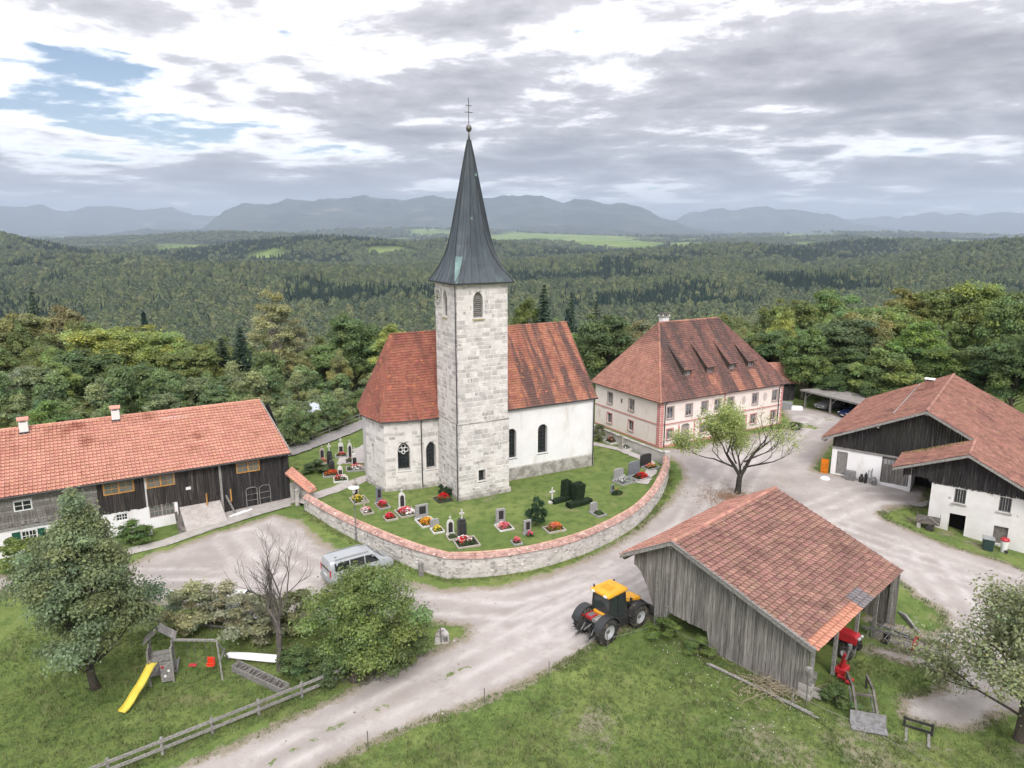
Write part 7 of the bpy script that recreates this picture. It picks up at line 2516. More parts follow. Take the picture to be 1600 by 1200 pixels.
M_TAIL = mat('tail_lamp_red', (.45, .02, .02), rough=.2, spec=.5)
M_HEAD = mat('headlamp_glass', (.72, .75, .78), rough=.1, spec=.6)


def wheel(parent, c, r, wd, lugs=0, rim=.58, side=1):
    """tyre with tread, rim as sub-part; axis along local y"""
    prof = [(r * rim, -wd / 2), (r * .88, -wd / 2), (r * .97, -wd * .40), (r, -wd * .25), (r, wd * .25), (r * .97, wd * .40), (r * .88, wd / 2), (r * rim, wd / 2)]
    mb = MB().lathe(prof, 24, c, 'y', False)
    if lugs:
        for k in range(lugs):
            for sg in (-1, 1):
                a = 2 * PI * (k + (.25 if sg > 0 else 0)) / lugs
                u, tn = Vector((math.cos(a), 0, math.sin(a))), Vector((-math.sin(a), 0, math.cos(a)))
                mb.obox(Vector(c) + u * (r + .015) + Vector((0, sg * wd * .24, 0)), u * .03, (Vector((0, 1, 0)) * sg + tn * .6).normalized() * wd * .25, tn * .035)
    ty = mb.build('wheel', M_TYRE, parent, smooth=True)
    MB().lathe([(r * .1, -wd * .18), (r * rim * .5, -wd * .12), (r * rim * .9, -wd * .36), (r * rim * 1.02, -wd * .40), (r * rim * 1.02, wd * .40), (r * rim * .9, wd * .36), (r * rim * .5, wd * .12), (r * .1, wd * .18)], 20, c, 'y').build('rim', M_RIM, ty, smooth=True)
    MB().lathe([(r * .16, -wd * .3), (r * .16, wd * .3)], 10, c, 'y').build('hub', M_STEEL, ty)
    return ty


# ---- yellow and black tractor beside the plank barn
tr_z = zt(6.6, 40.5)
trac = thing('tractor', 'yellow and black tractor parked at the end of the plank barn', 'tractor', (5.15, 39.65, tr_z), 40)
for x, r in ((0, .80), (2.9, .74)):
    for y in (-.93, .93):
        wheel(trac, (x, y, r), r, .52, 20)
MB().box(-.35, 3.6, -.32, .32, .62, 1.05).build('chassis', M_BLACK, trac, bevel=.03)
MB().lathe([(.14, -.9), (.14, .9)], 8, (0, 0, .8), 'y').build('rear_axle', M_BLACK, trac)
MB().lathe([(.12, -.9), (.12, .9)], 8, (2.9, 0, .74), 'y').build('front_axle', M_BLACK, trac)
MB().box(.6, 2.2, -.80, -.42, .45, 1.05).box(.6, 2.2, .42, .80, .45, 1.05).build('side_tank', M_BLACK, trac, bevel=.05)
bon = MB().extr([(2.0, -.45, 1.05), (3.75, -.42, 1.02), (3.8, -.42, 1.45), (3.65, -.40, 1.62), (2.0, -.45, 1.88)], (0, .87, 0)).build('bonnet', M_YEL, trac, bevel=.05, seg=2)
MB().box(2.2, 3.7, -.47, -.455, 1.12, 1.45).box(2.2, 3.7, .435, .45, 1.12, 1.45).build('side_grille', M_BLACK, bon)
MB().box(3.76, 3.83, -.34, .34, 1.08, 1.5).build('front_grille', M_BLACK, bon)
for x in (0, 2.9):
    for sg in (-1, 1):
        r = .92 if x == 0 else .86
        pts = [(x + r * math.cos(a), r * math.sin(a) + (.80 if x == 0 else .74)) for a in [R(v) for v in range(15, 166, 15)]]
        mb = MB()
        for p, q_ in zip(pts[:-1], pts[1:]):
            mb.extr([(p[0], sg * .93 - .29, p[1]), (q_[0], sg * .93 - .29, q_[1]), (q_[0], sg * .93 + .29, q_[1]), (p[0], sg * .93 + .29, p[1])], (0, 0, .035))
        mb.build('mudguard', M_BLACK if x else M_GUTTER, trac)
# cab
cab = MB()
cz0, cz1 = 1.15, 2.72
cor = {}
for sx, x0, x1 in (('r', .42, .52), ('f', 1.98, 1.82)):
    for sy in (-1, 1):
        a, b_ = Vector((x0, sy * .74, cz0)), Vector((x1, sy * .68, cz1))
        cor[(sx, sy)] = (a, b_)
        cab.bar(a, b_, .09, .09)
for k in (0, 1):
    for e_ in ((('r', -1), ('r', 1)), (('f', -1), ('f', 1)), (('r', -1), ('f', -1)), (('r', 1), ('f', 1))):
        cab.bar(cor[e_[0]][k], cor[e_[1]][k], .09, .09)
for sy in (-1, 1):
    cab.bar((1.2, sy * .74, cz0), (1.2, sy * .69, cz1), .07, .07)
cab = cab.build('cab', M_BLACK, trac)
gl_m = mat('cab_glass', (.035, .045, .045), rough=.05, spec=.7)
for nm, e_ in (('rear_window', (('r', -1), ('r', 1))), ('windscreen', (('f', -1), ('f', 1))), ('side_window', (('r', -1), ('f', -1))), ('side_window', (('r', 1), ('f', 1)))):
    MB().add([cor[e_[0]][0], cor[e_[1]][0], cor[e_[1]][1], cor[e_[0]][1]], [(0, 1, 2, 3)]).build(nm, gl_m, cab)
MB().box(.40, 2.0, -.74, .74, .98, 1.18).build('cab_floor', M_BLACK, trac, bevel=.03)
MB().box(.3, .62, -.55, .55, 1.18, 1.52).build('cab_panel', M_YEL, trac, bevel=.04)
rf = MB().extr([(.30, -.82, 2.72), (2.02, -.78, 2.70), (2.06, -.72, 2.84), (1.75, -.66, 2.93), (.55, -.68, 2.95), (.28, -.76, 2.86)], (0, 0, 0.0001))
rf = MB()
ring0 = [(.26, -.80), (2.08, -.76), (2.08, .76), (.26, .80)]
ring1 = [(.40, -.68), (1.92, -.64), (1.92, .64), (.40, .68)]
vs = [(x, y, 2.70) for x, y in ring0] + [(x, y, 2.84) for x, y in ring0] + [(x, y, 2.97) for x, y in ring1]
rf.add(vs, [(3, 2, 1, 0), (0, 1, 5, 4), (1, 2, 6, 5), (2, 3, 7, 6), (3, 0, 4, 7), (4, 5, 9, 8), (5, 6, 10, 9), (6, 7, 11, 10), (7, 4, 8, 11), (8, 9, 10, 11)])
rfo = rf.build('cab_roof', M_YEL, trac, bevel=.05, seg=2)
MB().box(.75, 1.3, -.35, .35, 2.97, 3.0).build('roof_hatch', mat('ochre_hatch', (.60, .28, .02), rough=.5), rfo)
for y in (-.5, .5):
    MB().box(.2, .28, y - .12, y + .12, 2.74, 2.84).build('work_lamp', M_HEAD, rfo)
MB().lathe([(.05, 2.97), (.05, 3.1), (.03, 3.16)], 8, (.42, .6, 0)).build('beacon', M_BLACK, rfo)
MB().tube([(2.15, .55, 1.7), (2.15, .55, 2.75), (2.22, .55, 2.88)], .07, 8).build('exhaust', M_BLACK, trac)
for sy in (-1, 1):
    MB().tube([(1.95, sy * .74, 2.2), (2.05, sy * 1.05, 2.2)], .02, 5).build('mirror_arm', M_BLACK, trac)
    MB().box(2.0, 2.06, sy * 1.05 - .1, sy * 1.05 + .1, 2.0, 2.35).build('mirror', M_BLACK, trac, bevel=.02)
# rear deck: red tool box and a crate of stones, rear lamps, three-point linkage
MB().box(-.42, .38, -.62, .62, 1.12, 1.2).build('rear_deck', M_BLACK, trac)
MB().box(-.38, .22, .02, .58, 1.2, 1.42).build('tool_box', M_REDP, trac, bevel=.02)
MB().box(-.32, .1, .12, .4, 1.42, 1.47).build('tool_box_tray', M_STEEL, trac)
crt = MB()
for a in ((-.40, .32, -.62, -.58), (-.40, .32, -.09, -.05), (-.40, -.36, -.58, -.09), (.28, .32, -.58, -.09)):
    crt.box(*a, 1.2, 1.40)
crt = crt.build('crate', M_WOODGREY, trac)
mb = MB()
rr = random.Random(3)
for k in range(26):
    x, y = rr.uniform(-.33, .25), rr.uniform(-.54, -.13)
    mb.lathe([(.02, 1.2), (.055, 1.27), (.045, 1.34), (.01, 1.37)], 5, (x, y, rr.uniform(-.04, .04)))
mb.build('crate_load', M_PLINTH, crt)
for sy in (-1, 1):
    MB().bar((-.3, sy * .35, .75), (-1.15, sy * .48, .42), .09, .12).build('lower_link', M_BLACK, trac)
    MB().bar((-.35, sy * .38, 1.15), (-.85, sy * .44, .55), .06, .06).build('lift_rod', M_STEEL, trac)
    MB().bar((-.1, sy * .3, 1.05), (-.6, sy * .38, 1.12), .09, .1).build('lift_arm', M_BLACK, trac)
    MB().lathe([(.09, -.05), (.09, .05)], 10, (-1.17, sy * .48, .42), 'y').build('link_hook', M_STEEL, trac)
    MB().box(-.5, -.42, sy * .75 - .12, sy * .75 + .12, 1.28, 1.4).build('rear_lamp', M_TAIL, trac)
MB().bar((-.3, 0, 1.0), (-1.0, 0, .85), .07, .07).build('top_link', M_STEEL, trac)
MB().box(-.55, -.3, -.14, .14, .5, .75).build('hitch', M_BLACK, trac)
# front loader
for sy in (-1, 1):
    MB().bar((1.9, sy * .56, 1.75), (3.6, sy * .56, 1.35), .1, .2).build('loader_arm', M_BLACK, trac)
    MB().bar((3.6, sy * .56, 1.38), (4.5, sy * .56, .55), .1, .2).build('loader_arm', M_BLACK, trac)
    MB().bar((2.1, sy * .60, .9), (3.3, sy * .60, 1.35), .07, .07).build('loader_ram', M_STEEL, trac)
    MB().box(1.8, 2.0, sy * .6 - .07, sy * .6 + .07, .8, 1.85).build('loader_mast', M_BLACK, trac)
MB().extr([(4.45, -1.0, .25), (5.2, -1.0, .2), (5.2, -1.0, .26), (4.55, -1.0, .35), (4.5, -1.0, .85), (4.42, -1.0, .85)], (0, 2.0, 0)).build('loader_bucket', M_STEEL, trac)


# ---- lofted car bodies
def car(name, label, loc, rz, st, paint, glass, wheels, lamps, cat='car', group=None, plate=True):
    """st: stations (x, z_bottom, z_belt, z_roof, half width, half roof width); x forward"""
    t_ = thing(name, label, cat, loc, rz, group)
    rings = []
    for x, zb, zl, zr, hw, hr in st:
        ring = [(x, -hw * .92, zb), (x, -hw, zb + .18), (x, -hw, (zb + zl) / 2 + .05), (x, -hw * .975, zl), (x, -(hr + (hw * .975 - hr) * .25), zl + (zr - zl) * .8), (x, -hr * .88, zr - .015), (x, -hr * .4, zr)]
        rings.append(ring + [(a, -b_, c_) for a, b_, c_ in ring[::-1]])
    n = len(rings[0])
    mb = MB()
    for r in rings:
        mb.v.extend(r)
    for i in range(len(rings) - 1):
        for k in range(n):
            mb.f.append((i * n + k, i * n + (k + 1) % n, (i + 1) * n + (k + 1) % n, (i + 1) * n + k))
    mb.f.append(tuple(range(n))[::-1])
    mb.f.append(tuple((len(rings) - 1) * n + k for k in range(n)))
    body = mb.build('body', paint, t_, smooth=True)
    def sidep(x, f, sy):
        for (a, b_) in zip(st[:-1], st[1:]):
            if a[0] <= x <= b_[0]:
                q_ = (x - a[0]) / (b_[0] - a[0])
                v = [a[j] + (b_[j] - a[j]) * q_ for j in range(6)]
                zl, zr, hw, hr = v[2], v[3], v[4], v[5]
                y0, y1 = hw * .975, hr + (hw * .975 - hr) * .25
                z = zl + (zr - zl) * f
                y = y0 + (y1 - y0) * min(1, f / .8)
                return Vector((x, sy * (y + .006), z))
    for nm, pts in glass:
        for sy in (-1, 1):
            if nm == 'side_window':
                MB().add([sidep(x, f, sy) for x, f in pts], [tuple(range(len(pts)))]).build(nm, M_CARG, t_)
        if nm != 'side_window':
            MB().add(pts, [tuple(range(len(pts)))]).build(nm, M_CARG, t_)
    for x, r in wheels:
        for sy in (-1, 1):
            wheel(t_, (x, sy * (st[2][4] - .10), r), r, .21, 0, .62)
    for nm, b_, m in lamps:
        MB().box(*b_).build(nm, m, t_, bevel=.01)
    return t_


vz = zt(-11.5, 48.4) + .02
van = car('van', 'silver van parked by the churchyard wall, half hidden by hazel', (-13.35, 47.0, vz), 36,
          [(-.02, .42, 1.10, 1.80, .90, .72), (.06, .30, 1.10, 1.93, .94, .76), (.5, .26, 1.10, 1.97, .955, .78), (2.6, .26, 1.08, 1.97, .955, .78), (3.3, .26, 1.06, 1.93, .95, .76), (3.7, .26, 1.06, 1.70, .95, .72), (4.15, .28, 1.08, 1.28, .93, .74), (4.75, .32, .92, 1.02, .88, .72), (4.95, .40, .75, .82, .80, .66)],
          M_SILV, [('side_window', [(.35, .1), (1.45, .1), (1.45, .78), (.35, .78)]), ('side_window', [(1.52, .1), (2.6, .1), (2.6, .78), (1.52, .78)]), ('side_window', [(2.68, .1), (3.75, .12), (3.45, .6), (3.25, .76), (2.68, .78)]),
                   ('windscreen', [(3.42, -.70, 1.905), (3.42, .70, 1.905), (4.2, .78, 1.275), (4.2, -.78, 1.275)]), ('rear_window', [(-.028, -.72, 1.16), (-.028, .72, 1.16), (-.005, .66, 1.72), (-.005, -.66, 1.72)])],
          ((.85, .33), (4.0, .33)), (('tail_lamp', (-.05, .02, -.92, -.80, .85, 1.35), M_TAIL), ('tail_lamp', (-.05, .02, .80, .92, .85, 1.35), M_TAIL), ('rear_bumper', (-.10, .1, -.92, .92, .34, .60), M_GREYC), ('number_plate', (-.06, -.02, -.26, .26, .72, .83), M_WHITE),
                                     ('roof_panel', (.55, 2.5, -.58, .58, 1.962, 1.985), mat('grey_roof_panel', (.36, .38, .40), rough=.3)), ('roof_rail', (.4, 3.0, -.75, -.71, 1.95, 2.02), M_GREYC), ('roof_rail', (.4, 3.0, .71, .75, 1.95, 2.02), M_GREYC)), 'van')
SED = [(-.02, .45, .82, .95, .74, .62), (.12, .26, .85, 1.02, .84, .66), (.75, .22, .88, 1.12, .86, .62), (1.35, .22, .88, 1.42, .87, .58), (2.3, .22, .87, 1.45, .87, .58), (2.95, .22, .86, 1.12, .87, .62), (3.2, .22, .86, .98, .86, .66), (4.05, .26, .76, .86, .83, .66), (4.28, .36, .60, .70, .72, .58)]
SEDG = [('side_window', [(.95, .12), (2.85, .12), (2.35, .74), (1.35, .74)]), ('windscreen', [(2.36, -.52, 1.435), (2.36, .52, 1.435), (3.14, .66, .985), (3.14, -.66, .985)]), ('rear_window', [(.72, -.55, 1.11), (.72, .55, 1.11), (1.32, .50, 1.41), (1.32, -.50, 1.41)])]
LMP = (('headlamp', (4.12, 4.27, -.74, -.46, .60, .74), M_HEAD), ('headlamp', (4.12, 4.27, .46, .74, .60, .74), M_HEAD), ('grille', (4.2, 4.3, -.4, .4, .42, .58), M_BLACK), ('number_plate', (4.28, 4.31, -.24, .24, .36, .46), M_WHITE), ('tail_lamp', (-.04, .05, -.74, -.5, .7, .86), M_TAIL), ('tail_lamp', (-.04, .05, .5, .74, .7, .86), M_TAIL))
# open carport in the far corner, two cars in it
cp = thing('carport', 'open timber carport with flat grey board roof between house and barn', 'carport', (40.6, 95.6, 0), -63)
mb = MB()
MB().extr([(-.6, -.5, 2.42), (12, -.5, 2.42), (12, 5.6, 2.05), (-.6, 5.6, 2.05)], (0, 0, .10)).build('roof', mat('roofing_felt', (.27, .25, .235), (.19, .175, .165), scale=1.2), cp)
MB().box(-.6, 12, -.56, -.5, 2.30, 2.5).build('fascia', M_WOODGREY, cp)
for x in (0, 4.1, 8.2, 11.8):
    MB().box(x - .1, x + .1, -.1, .1, -.2, 2.3).build('post', M_WOODGREY, cp)
    MB().bar((x + .1, 0, 1.35), (x + .95, 0, 2.3), .1, .1).build('brace', M_WOODGREY, cp)
    MB().box(x - .1, x + .1, 5.1, 5.3, -.2, 2.0).build('post', M_WOODGREY, cp)
MB().box(-.5, 12, 5.3, 5.38, -.2, 2.05).build('back_wall', M_WOODD, cp)
def cpw(x, y):
    a = R(-63)
    return 40.6 + x * math.cos(a) - y * math.sin(a), 95.6 + x * math.sin(a) + y * math.cos(a)
p1, p2 = cpw(2.0, 4.6), cpw(6.3, 3.9)
car('car', 'grey car parked under the left bay of the carport', (*p1, .02), -63 - 90, SED, M_GREYC, SEDG, ((.8, .31), (3.4, .31)), LMP, group='cars under the carport')
car('car', 'dark blue car with bright headlamps under the carport', (*p2, .02), -63 - 90, SED, M_BLUE, SEDG, ((.8, .31), (3.4, .31)), LMP, group='cars under the carport')
car('car', 'white car parked behind the shrubs at the playground', (-20.2, 43.5, zt(-18, 43.4) + .02), -4, SED, M_WHITE, SEDG, ((.8, .31), (3.4, .31)), LMP)
for i, (x, y, s_, m, lab) in enumerate(((37.6, 94.9, (.9, .6, .55), M_GREYC, 'grey concrete block left of the carport'), (38.9, 94.2, (.75, .4, .3), M_PLAST, 'pale stone trough beside the carport post'), (36.6, 95.6, (.5, .6, .8), M_REDP, 'dark red trailer box behind the pink house corner'))):
    mb = MB().box(-s_[0], s_[0], -s_[1], s_[1], 0, s_[1] * 1.6)
    if m is M_PLAST:
        mb = MB().box(-.75, .75, -.4, .4, 0, .15).box(-.75, .75, -.4, -.3, .15, .5).box(-.75, .75, .3, .4, .15, .5).box(-.75, -.65, -.3, .3, .15, .5).box(.65, .75, -.3, .3, .15, .5)
    if m is M_REDP:
        mb.lathe([(.25, -.7), (.25, -.62)], 12, (0, 0, .25), 'y').lathe([(.25, .62), (.25, .7)], 12, (0, 0, .25), 'y')
    o = mb.build(('concrete_block', 'stone_trough', 'trailer')[i], m, None, bevel=.03)
    o.location = (x, y, zt(x, y) + .01)
    o.rotation_euler.z = R(-25 + 13 * i)
    tag(o, lab, ('block', 'trough', 'trailer')[i])

# ================================================================== PLAYGROUND
pz = zt(-20.2, 36.7)
play = thing('play_tower', 'small wooden play tower with pitched roof, slide and swings', 'play tower', (-20.25, 36.75, pz), 20)
for x in (-.6, .6):
    for y in (-.6, .6):
        MB().box(x - .05, x + .05, y - .05, y + .05, -.1, 2.35 if y > 0 else 2.2).build('post', M_WOODGREY, play)
for k in range(8):
    MB().box(-.6, .6, -.58 + k * .148, -.45 + k * .148, 1.42, 1.46).build('floor_board', M_WOODGREY, play)
for k in range(7):
    z = .15 + k * .18
    MB().box(-.02, .58, -.66, -.62, z, z + .165).build('climbing_board', M_WOODGREY, play)
for x, z, m in ((.1, 1.1, M_REDP), (.4, .8, M_WHITE), (.2, .5, M_WHITE), (.42, 1.25, M_GREYC)):
    MB().lathe([(.06, -.72), (.08, -.66)], 7, (x, 0, z), 'y').build('climbing_hold', m, play)
for k in range(9):
    y = -.5 + k * .125
    MB().box(.6, .63, y - .04, y + .04, 1.42, 2.1).build('baluster', M_WOODGREY, play)
    MB().box(-.63, -.6, y - .04, y + .04, 1.42, 2.1).build('baluster', M_WOODGREY, play)
MB().box(.58, .65, -.6, .6, 2.08, 2.14).box(-.65, -.58, -.6, .6, 2.08, 2.14).build('handrail', M_WOODGREY, play)
for k in range(6):
    for sg in (-1, 1):
        f0, f1 = k / 6, (k + .93) / 6
        MB().extr([(sg * .85 * (1 - f0), -.15, 2.35 + .75 * f0), (sg * .85 * (1 - f1), -.15, 2.35 + .75 * f1), (sg * .85 * (1 - f1), .8, 2.35 + .75 * f1), (sg * .85 * (1 - f0), .8, 2.35 + .75 * f0)], (0, 0, .025)).build('roof_board', M_WOODGREY, play)
for x in (-.6, .6):
    MB().bar((x, -.0, 2.3), (x, -.0, 1.46), .07, .07).build('roof_post', M_WOODGREY, play)
MB().box(-.75, .75, .2, 1.5, .1, .16).box(-.75, -.68, .2, 1.5, -.05, .3).box(.68, .75, .2, 1.5, -.05, .3).build('sandpit', M_WOODGREY, play)
MB().box(-.3, .4, .3, .8, .4, .45).box(-.25, -.2, .35, .75, .1, .4).box(.3, .35, .35, .75, .1, .4).build('bench', M_WOODGREY, play)
# slide
M_SLIDE = mat('yellow_slide', (.70, .58, .10), (.62, .50, .08), scale=2, rough=.4)
prof = [(0, 1.45), (.25, 1.38), (.7, 1.02), (1.1, .74), (1.5, .55), (1.9, .28), (2.25, .12), (2.5, .10)]
mb = MB()
sd = Vector((-.58, -.82, 0)).normalized()
sp_ = Vector((-sd.y, sd.x, 0))
base = Vector((-.32, -.62, 0))
for (a, za), (b_, zb) in zip(prof[:-1], prof[1:]):
    A_, B_ = base + sd * a + Vector((0, 0, za)), base + sd * b_ + Vector((0, 0, zb))
    mb.extr([A_ - sp_ * .22, B_ - sp_ * .22, B_ + sp_ * .22, A_ + sp_ * .22], (0, 0, -.03))
    for s_ in (-1, 1):
        mb.extr([A_ + sp_ * .22 * s_, B_ + sp_ * .22 * s_, B_ + sp_ * .22 * s_ + Vector((0, 0, .09)), A_ + sp_ * .22 * s_ + Vector((0, 0, .09))], sp_ * .03 * s_)
mb.build('slide', M_SLIDE, play)
# swing beam with A-frame
bA, bB = Vector((.6, .1, 2.28)), Vector((3.05, -.75, 2.22))
MB().bar(bA, bB, .1, .12).build('swing_beam', M_WOODGREY, play)
for e_ in (Vector((3.25, -1.55, 0)), Vector((3.6, .55, 0))):
    MB().bar(bB, e_ + Vector((0, 0, -.1)), .09, .09).build('swing_leg', M_WOODGREY, play)
MB().bar((3.13, -1.2, 1.0), (3.38, .1, 1.1), .07, .09).build('swing_brace', M_WOODGREY, play)
for f, m, nm in ((.42, M_REDP, 'swing_seat'), (.82, mat('orange_red_plastic', (.70, .05, .02), rough=.4), 'bucket_swing')):
    c0 = bA.lerp(bB, f)
    dd_ = (bB - bA).normalized()
    for s_ in (-.2, .2):
        MB().tube([c0 + dd_ * s_, c0 + dd_ * s_ + Vector((0, 0, -1.55))], .012, 4).build('rope', M_STEEL, play)
    sx = c0 + Vector((0, 0, -1.62))
    mb = MB().obox(sx, dd_ * .22, Vector((-dd_.y, dd_.x, 0)) * .13, Vector((0, 0, .03)))
    if nm == 'bucket_swing':
        pv_ = Vector((-dd_.y, dd_.x, 0))
        mb.obox(sx + pv_ * .13 + Vector((0, 0, .22)), dd_ * .22, pv_ * .025, Vector((0, 0, .24)))
        mb.obox(sx - pv_ * .13 + Vector((0, 0, .16)), dd_ * .22, pv_ * .02, Vector((0, 0, .05)))
    mb.build(nm, m, play, bevel=.02)

# ================================================================== FENCES
fen = thing('rail_fence', 'grey two-rail wooden fence along the lane at the lower left', 'fence', (0, 0, 0))
fp = [Vector((-21.2, 27.9, 0)).lerp(Vector((-9.7, 36.2, 0)), k / 6) for k in range(7)]
for p in fp:
    p.z = zt(p.x, p.y)
    MB().box(p.x - .07, p.x + .07, p.y - .07, p.y + .07, p.z - .3, p.z + .98).build('post', M_WOODGREY, fen, bevel=.01)
for a, b_ in zip(fp[:-1], fp[1:]):
    for h_ in (.42, .84):
        MB().bar(a + Vector((.06, -.08, h_)), b_ + Vector((.06, -.08, h_)), .05, .17).build('rail', M_WOODGREY, fen)
fen2 = thing('rail_fence', 'dark low rail fence behind the playground shrubs', 'fence', (0, 0, 0))
fp = [Vector((-23.5, 42.0, 0)).lerp(Vector((-13.2, 40.6, 0)), k / 5) for k in range(6)]
for p in fp:
    p.z = zt(p.x, p.y)
    MB().box(p.x - .06, p.x + .06, p.y - .06, p.y + .06, p.z - .2, p.z + .85).build('post', M_BEAM, fen2)
for a, b_ in zip(fp[:-1], fp[1:]):
    for h_ in (.35, .72):
        MB().bar(a + Vector((0, -.07, h_)), b_ + Vector((0, -.07, h_)), .04, .14).build('rail', M_BEAM, fen2)
fen3 = thing('rail_fence', 'thin rail fence along the back lane behind the churchyard', 'fence', (0, 0, 0))
fp = [Vector((-26.0, 74.6, 0)), Vector((-24.6, 77.2, 0)), Vector((-23.3, 79.8, 0)), Vector((-22.0, 82.6, 0)), Vector((-20.8, 85.4, 0)), Vector((-19.6, 88.2, 0)), Vector((-18.4, 91, 0)), Vector((-17.0, 94, 0))]
for p in fp:
    p.z = .05
    MB().box(p.x - .05, p.x + .05, p.y - .05, p.y + .05, -.5, 1.0).build('post', M_WOODGREY, fen3)
for a, b_ in zip(fp[:-1], fp[1:]):
    for h_ in (.45, .88):
        MB().bar(a + Vector((0, 0, h_)), b_ + Vector((0, 0, h_)), .04, .1).build('rail', M_WOODGREY, fen3)
fen4 = thing('post_fence', 'small row of posts on the meadow behind the farmhouse roof', 'fence', (0, 0, 0))
for k in range(7):
    x, y = -37 + k * 1.6, 83.5 + k * .9
    z = zt(x, y)
    MB().box(x - .06, x + .06, y - .06, y + .06, z - .2, z + 1.25).build('post', M_WOODGREY, fen4)
stk_pts = [(-7.2, 30.9), (-1.48, 33.8), (2.1, 35.9), (5.7, 38.3)]
for i, (x, y) in enumerate(stk_pts):
    o = MB().lathe([(.02, -.2), (.025, .9), (.018, .95)], 6).build('fence_stake', M_BEAM, None)
    o.location = (x, y, zt(x, y))
    tag(o, ('thin fence stake lowest on the meadow edge', 'thin fence stake second along the meadow edge', 'thin fence stake halfway to the tractor', 'thin fence stake beside the tractor wheel')[i], 'stake', 'electric fence stakes')
rp = [Vector((5.7, 38.3, 0)), Vector((9.2, 39.9, 0)), Vector((11.5, 37.4, 0)), Vector((14.6, 33.6, 0)), Vector((17.6, 31.0, 0)), Vector((20, 28.6, 0))]
mb = MB()
for a, b_ in zip(rp[:-1], rp[1:]):
    q_ = []
    for k in range(7):
        p = a.lerp(b_, k / 6)
        p.z = zt(p.x, p.y) + .75 - .12 * math.sin(PI * k / 6)
        q_.append(p)
    mb.tube(q_, .009, 4)
tag(mb.build('fence_rope', M_WOODGREY, None), 'pale fence rope strung along the foot of the plank barn', 'rope')
for i, (x, y) in enumerate(((14.9, 33.3), (17.6, 31.0))):
    o = MB().lathe([(.03, -.2), (.03, .95), (.015, 1.0)], 6).build('fence_stake', M_WOODGREY, None)
    o.location = (x, y, zt(x, y))
    tag(o, ('fence stake at the front corner of the plank barn', 'fence stake beside the grounded loader frame')[i], 'stake', 'electric fence stakes')

# ================================================================== ODDS AND ENDS
# street lamp at the wall
lz = zt(-12.6, 53.5)
lamp = thing('street_lamp', 'slim street lamp with white disc head by the churchyard wall', 'street lamp', (-12.6, 53.5, lz))
MB().lathe([(.09, -.1), (.08, .6), (.05, .7), (.045, 4.1), (.06, 4.15)], 10).build('pole', M_STEEL, lamp, smooth=True)
MB().lathe([(.07, 4.1), (.12, 4.2), (.13, 4.5), (.10, 4.52)], 12).build('lantern', M_PLAST, lamp, smooth=True)
MB().lathe([(.05, 4.56), (.42, 4.54), (.44, 4.58), (.30, 4.63), (.05, 4.66)], 18).build('lamp_shade', M_WHITE, lamp, smooth=True)


def place(mb, name, label, cat, m, x, y, rz=0, z=None, bevel=.0, group=None, smooth=False):
    o = mb.build(name, m, None, bevel=bevel, smooth=smooth)
    o.location = (x, y, zt(x, y) if z is None else z)
    o.rotation_euler.z = R(rz)
    return tag(o, label, cat, group)


place(MB().box(-.17, .17, -.14, .14, -.2, .95).box(-.2, .2, -.17, .17, .95, 1.0), 'wooden_bollard', 'grey wooden box post against the churchyard wall corner', 'bollard', M_WOODGREY, -6.7, 48.2, 20)
# upturned white boat-like cover on trestles
cov = thing('covered_boat', 'long white upturned boat lying under the bare tree', 'boat', (-14.6, 38.1, zt(-14.6, 38.1)), -8)
cov.scale = (1.12, .62, .62)
mb = MB()
sts = [(-2.5, .10, .12), (-2.2, .34, .38), (-1.2, .42, .46), (0, .45, .48), (1.2, .42, .46), (2.2, .34, .38), (2.5, .10, .12)]
n = 9
for x, wd_, h_ in sts:
    for k in range(n):
        a = PI * k / (n - 1)
        mb.v.append((x, wd_ * math.cos(a), .32 + h_ * math.sin(a)))
for i in range(len(sts) - 1):
    for k in range(n - 1):
        mb.f.append((i * n + k, i * n + k + 1, (i + 1) * n + k + 1, (i + 1) * n + k))
mb.f.append(tuple(range(n)))
mb.f.append(tuple((len(sts) - 1) * n + k for k in range(n))[::-1])
mb.build('hull', M_PLAST, cov, smooth='all')
for x in (-1.6, 1.6):
    MB().box(x - .08, x + .08, -.5, .5, -.1, .34).build('trestle', M_BEAM, cov)
tr_ = thing('feed_trough', 'long wooden slatted trough lying in the grass by the fence', 'trough', (-14.5, 36.4, zt(-14.5, 36.4)), -31)
for y in (-.28, .28):
    MB().box(-2.1, 2.1, y - .03, y + .03, .0, .38).build('side_board', M_WOODGREY, tr_)
for x in (-2.1, 2.1):
    MB().box(x - .03, x + .03, -.25, .25, 0, .38).build('end_board', M_WOODGREY, tr_)
rr = random.Random(14)
for k in range(15):
    x = -1.95 + k * .28
    MB().bar((x, -.26, .28), (x + rr.uniform(-.2, .2), .26, .3), .06, .05).build('stick', M_WOODG, tr_)
MB().box(-2.08, 2.08, -.26, .26, .02, .08).build('bottom', M_BEAM, tr_)
place(MB().obox((0, 0, .35), (.75, 0, .12), (0, .1, 0), (-.01, 0, .025)), 'plank', 'pale loose plank leaning at the hazel edge', 'plank', M_PLAST, -6.9, 38.1, 55)
stp = place(MB().lathe([(.36, -.1), (.30, .15), (.26, .55), (.24, .6)], 9), 'tree_stump', 'small brown stump at the end of the rail fence', 'stump', M_BARK, -9.0, 36.2)
bar = thing('waste_barrel', 'black barrel with pale lid behind the hazel bush', 'barrel', (-5.9, 40.3, zt(-5.9, 40.3)))
MB().lathe([(.30, 0), (.33, .3), (.33, .6), (.30, .9)], 14).build('drum', M_BLACK, bar, smooth=True)
MB().lathe([(.34, .9), (.34, .97), (.1, 1.0)], 14).build('lid', M_GREYC, bar)
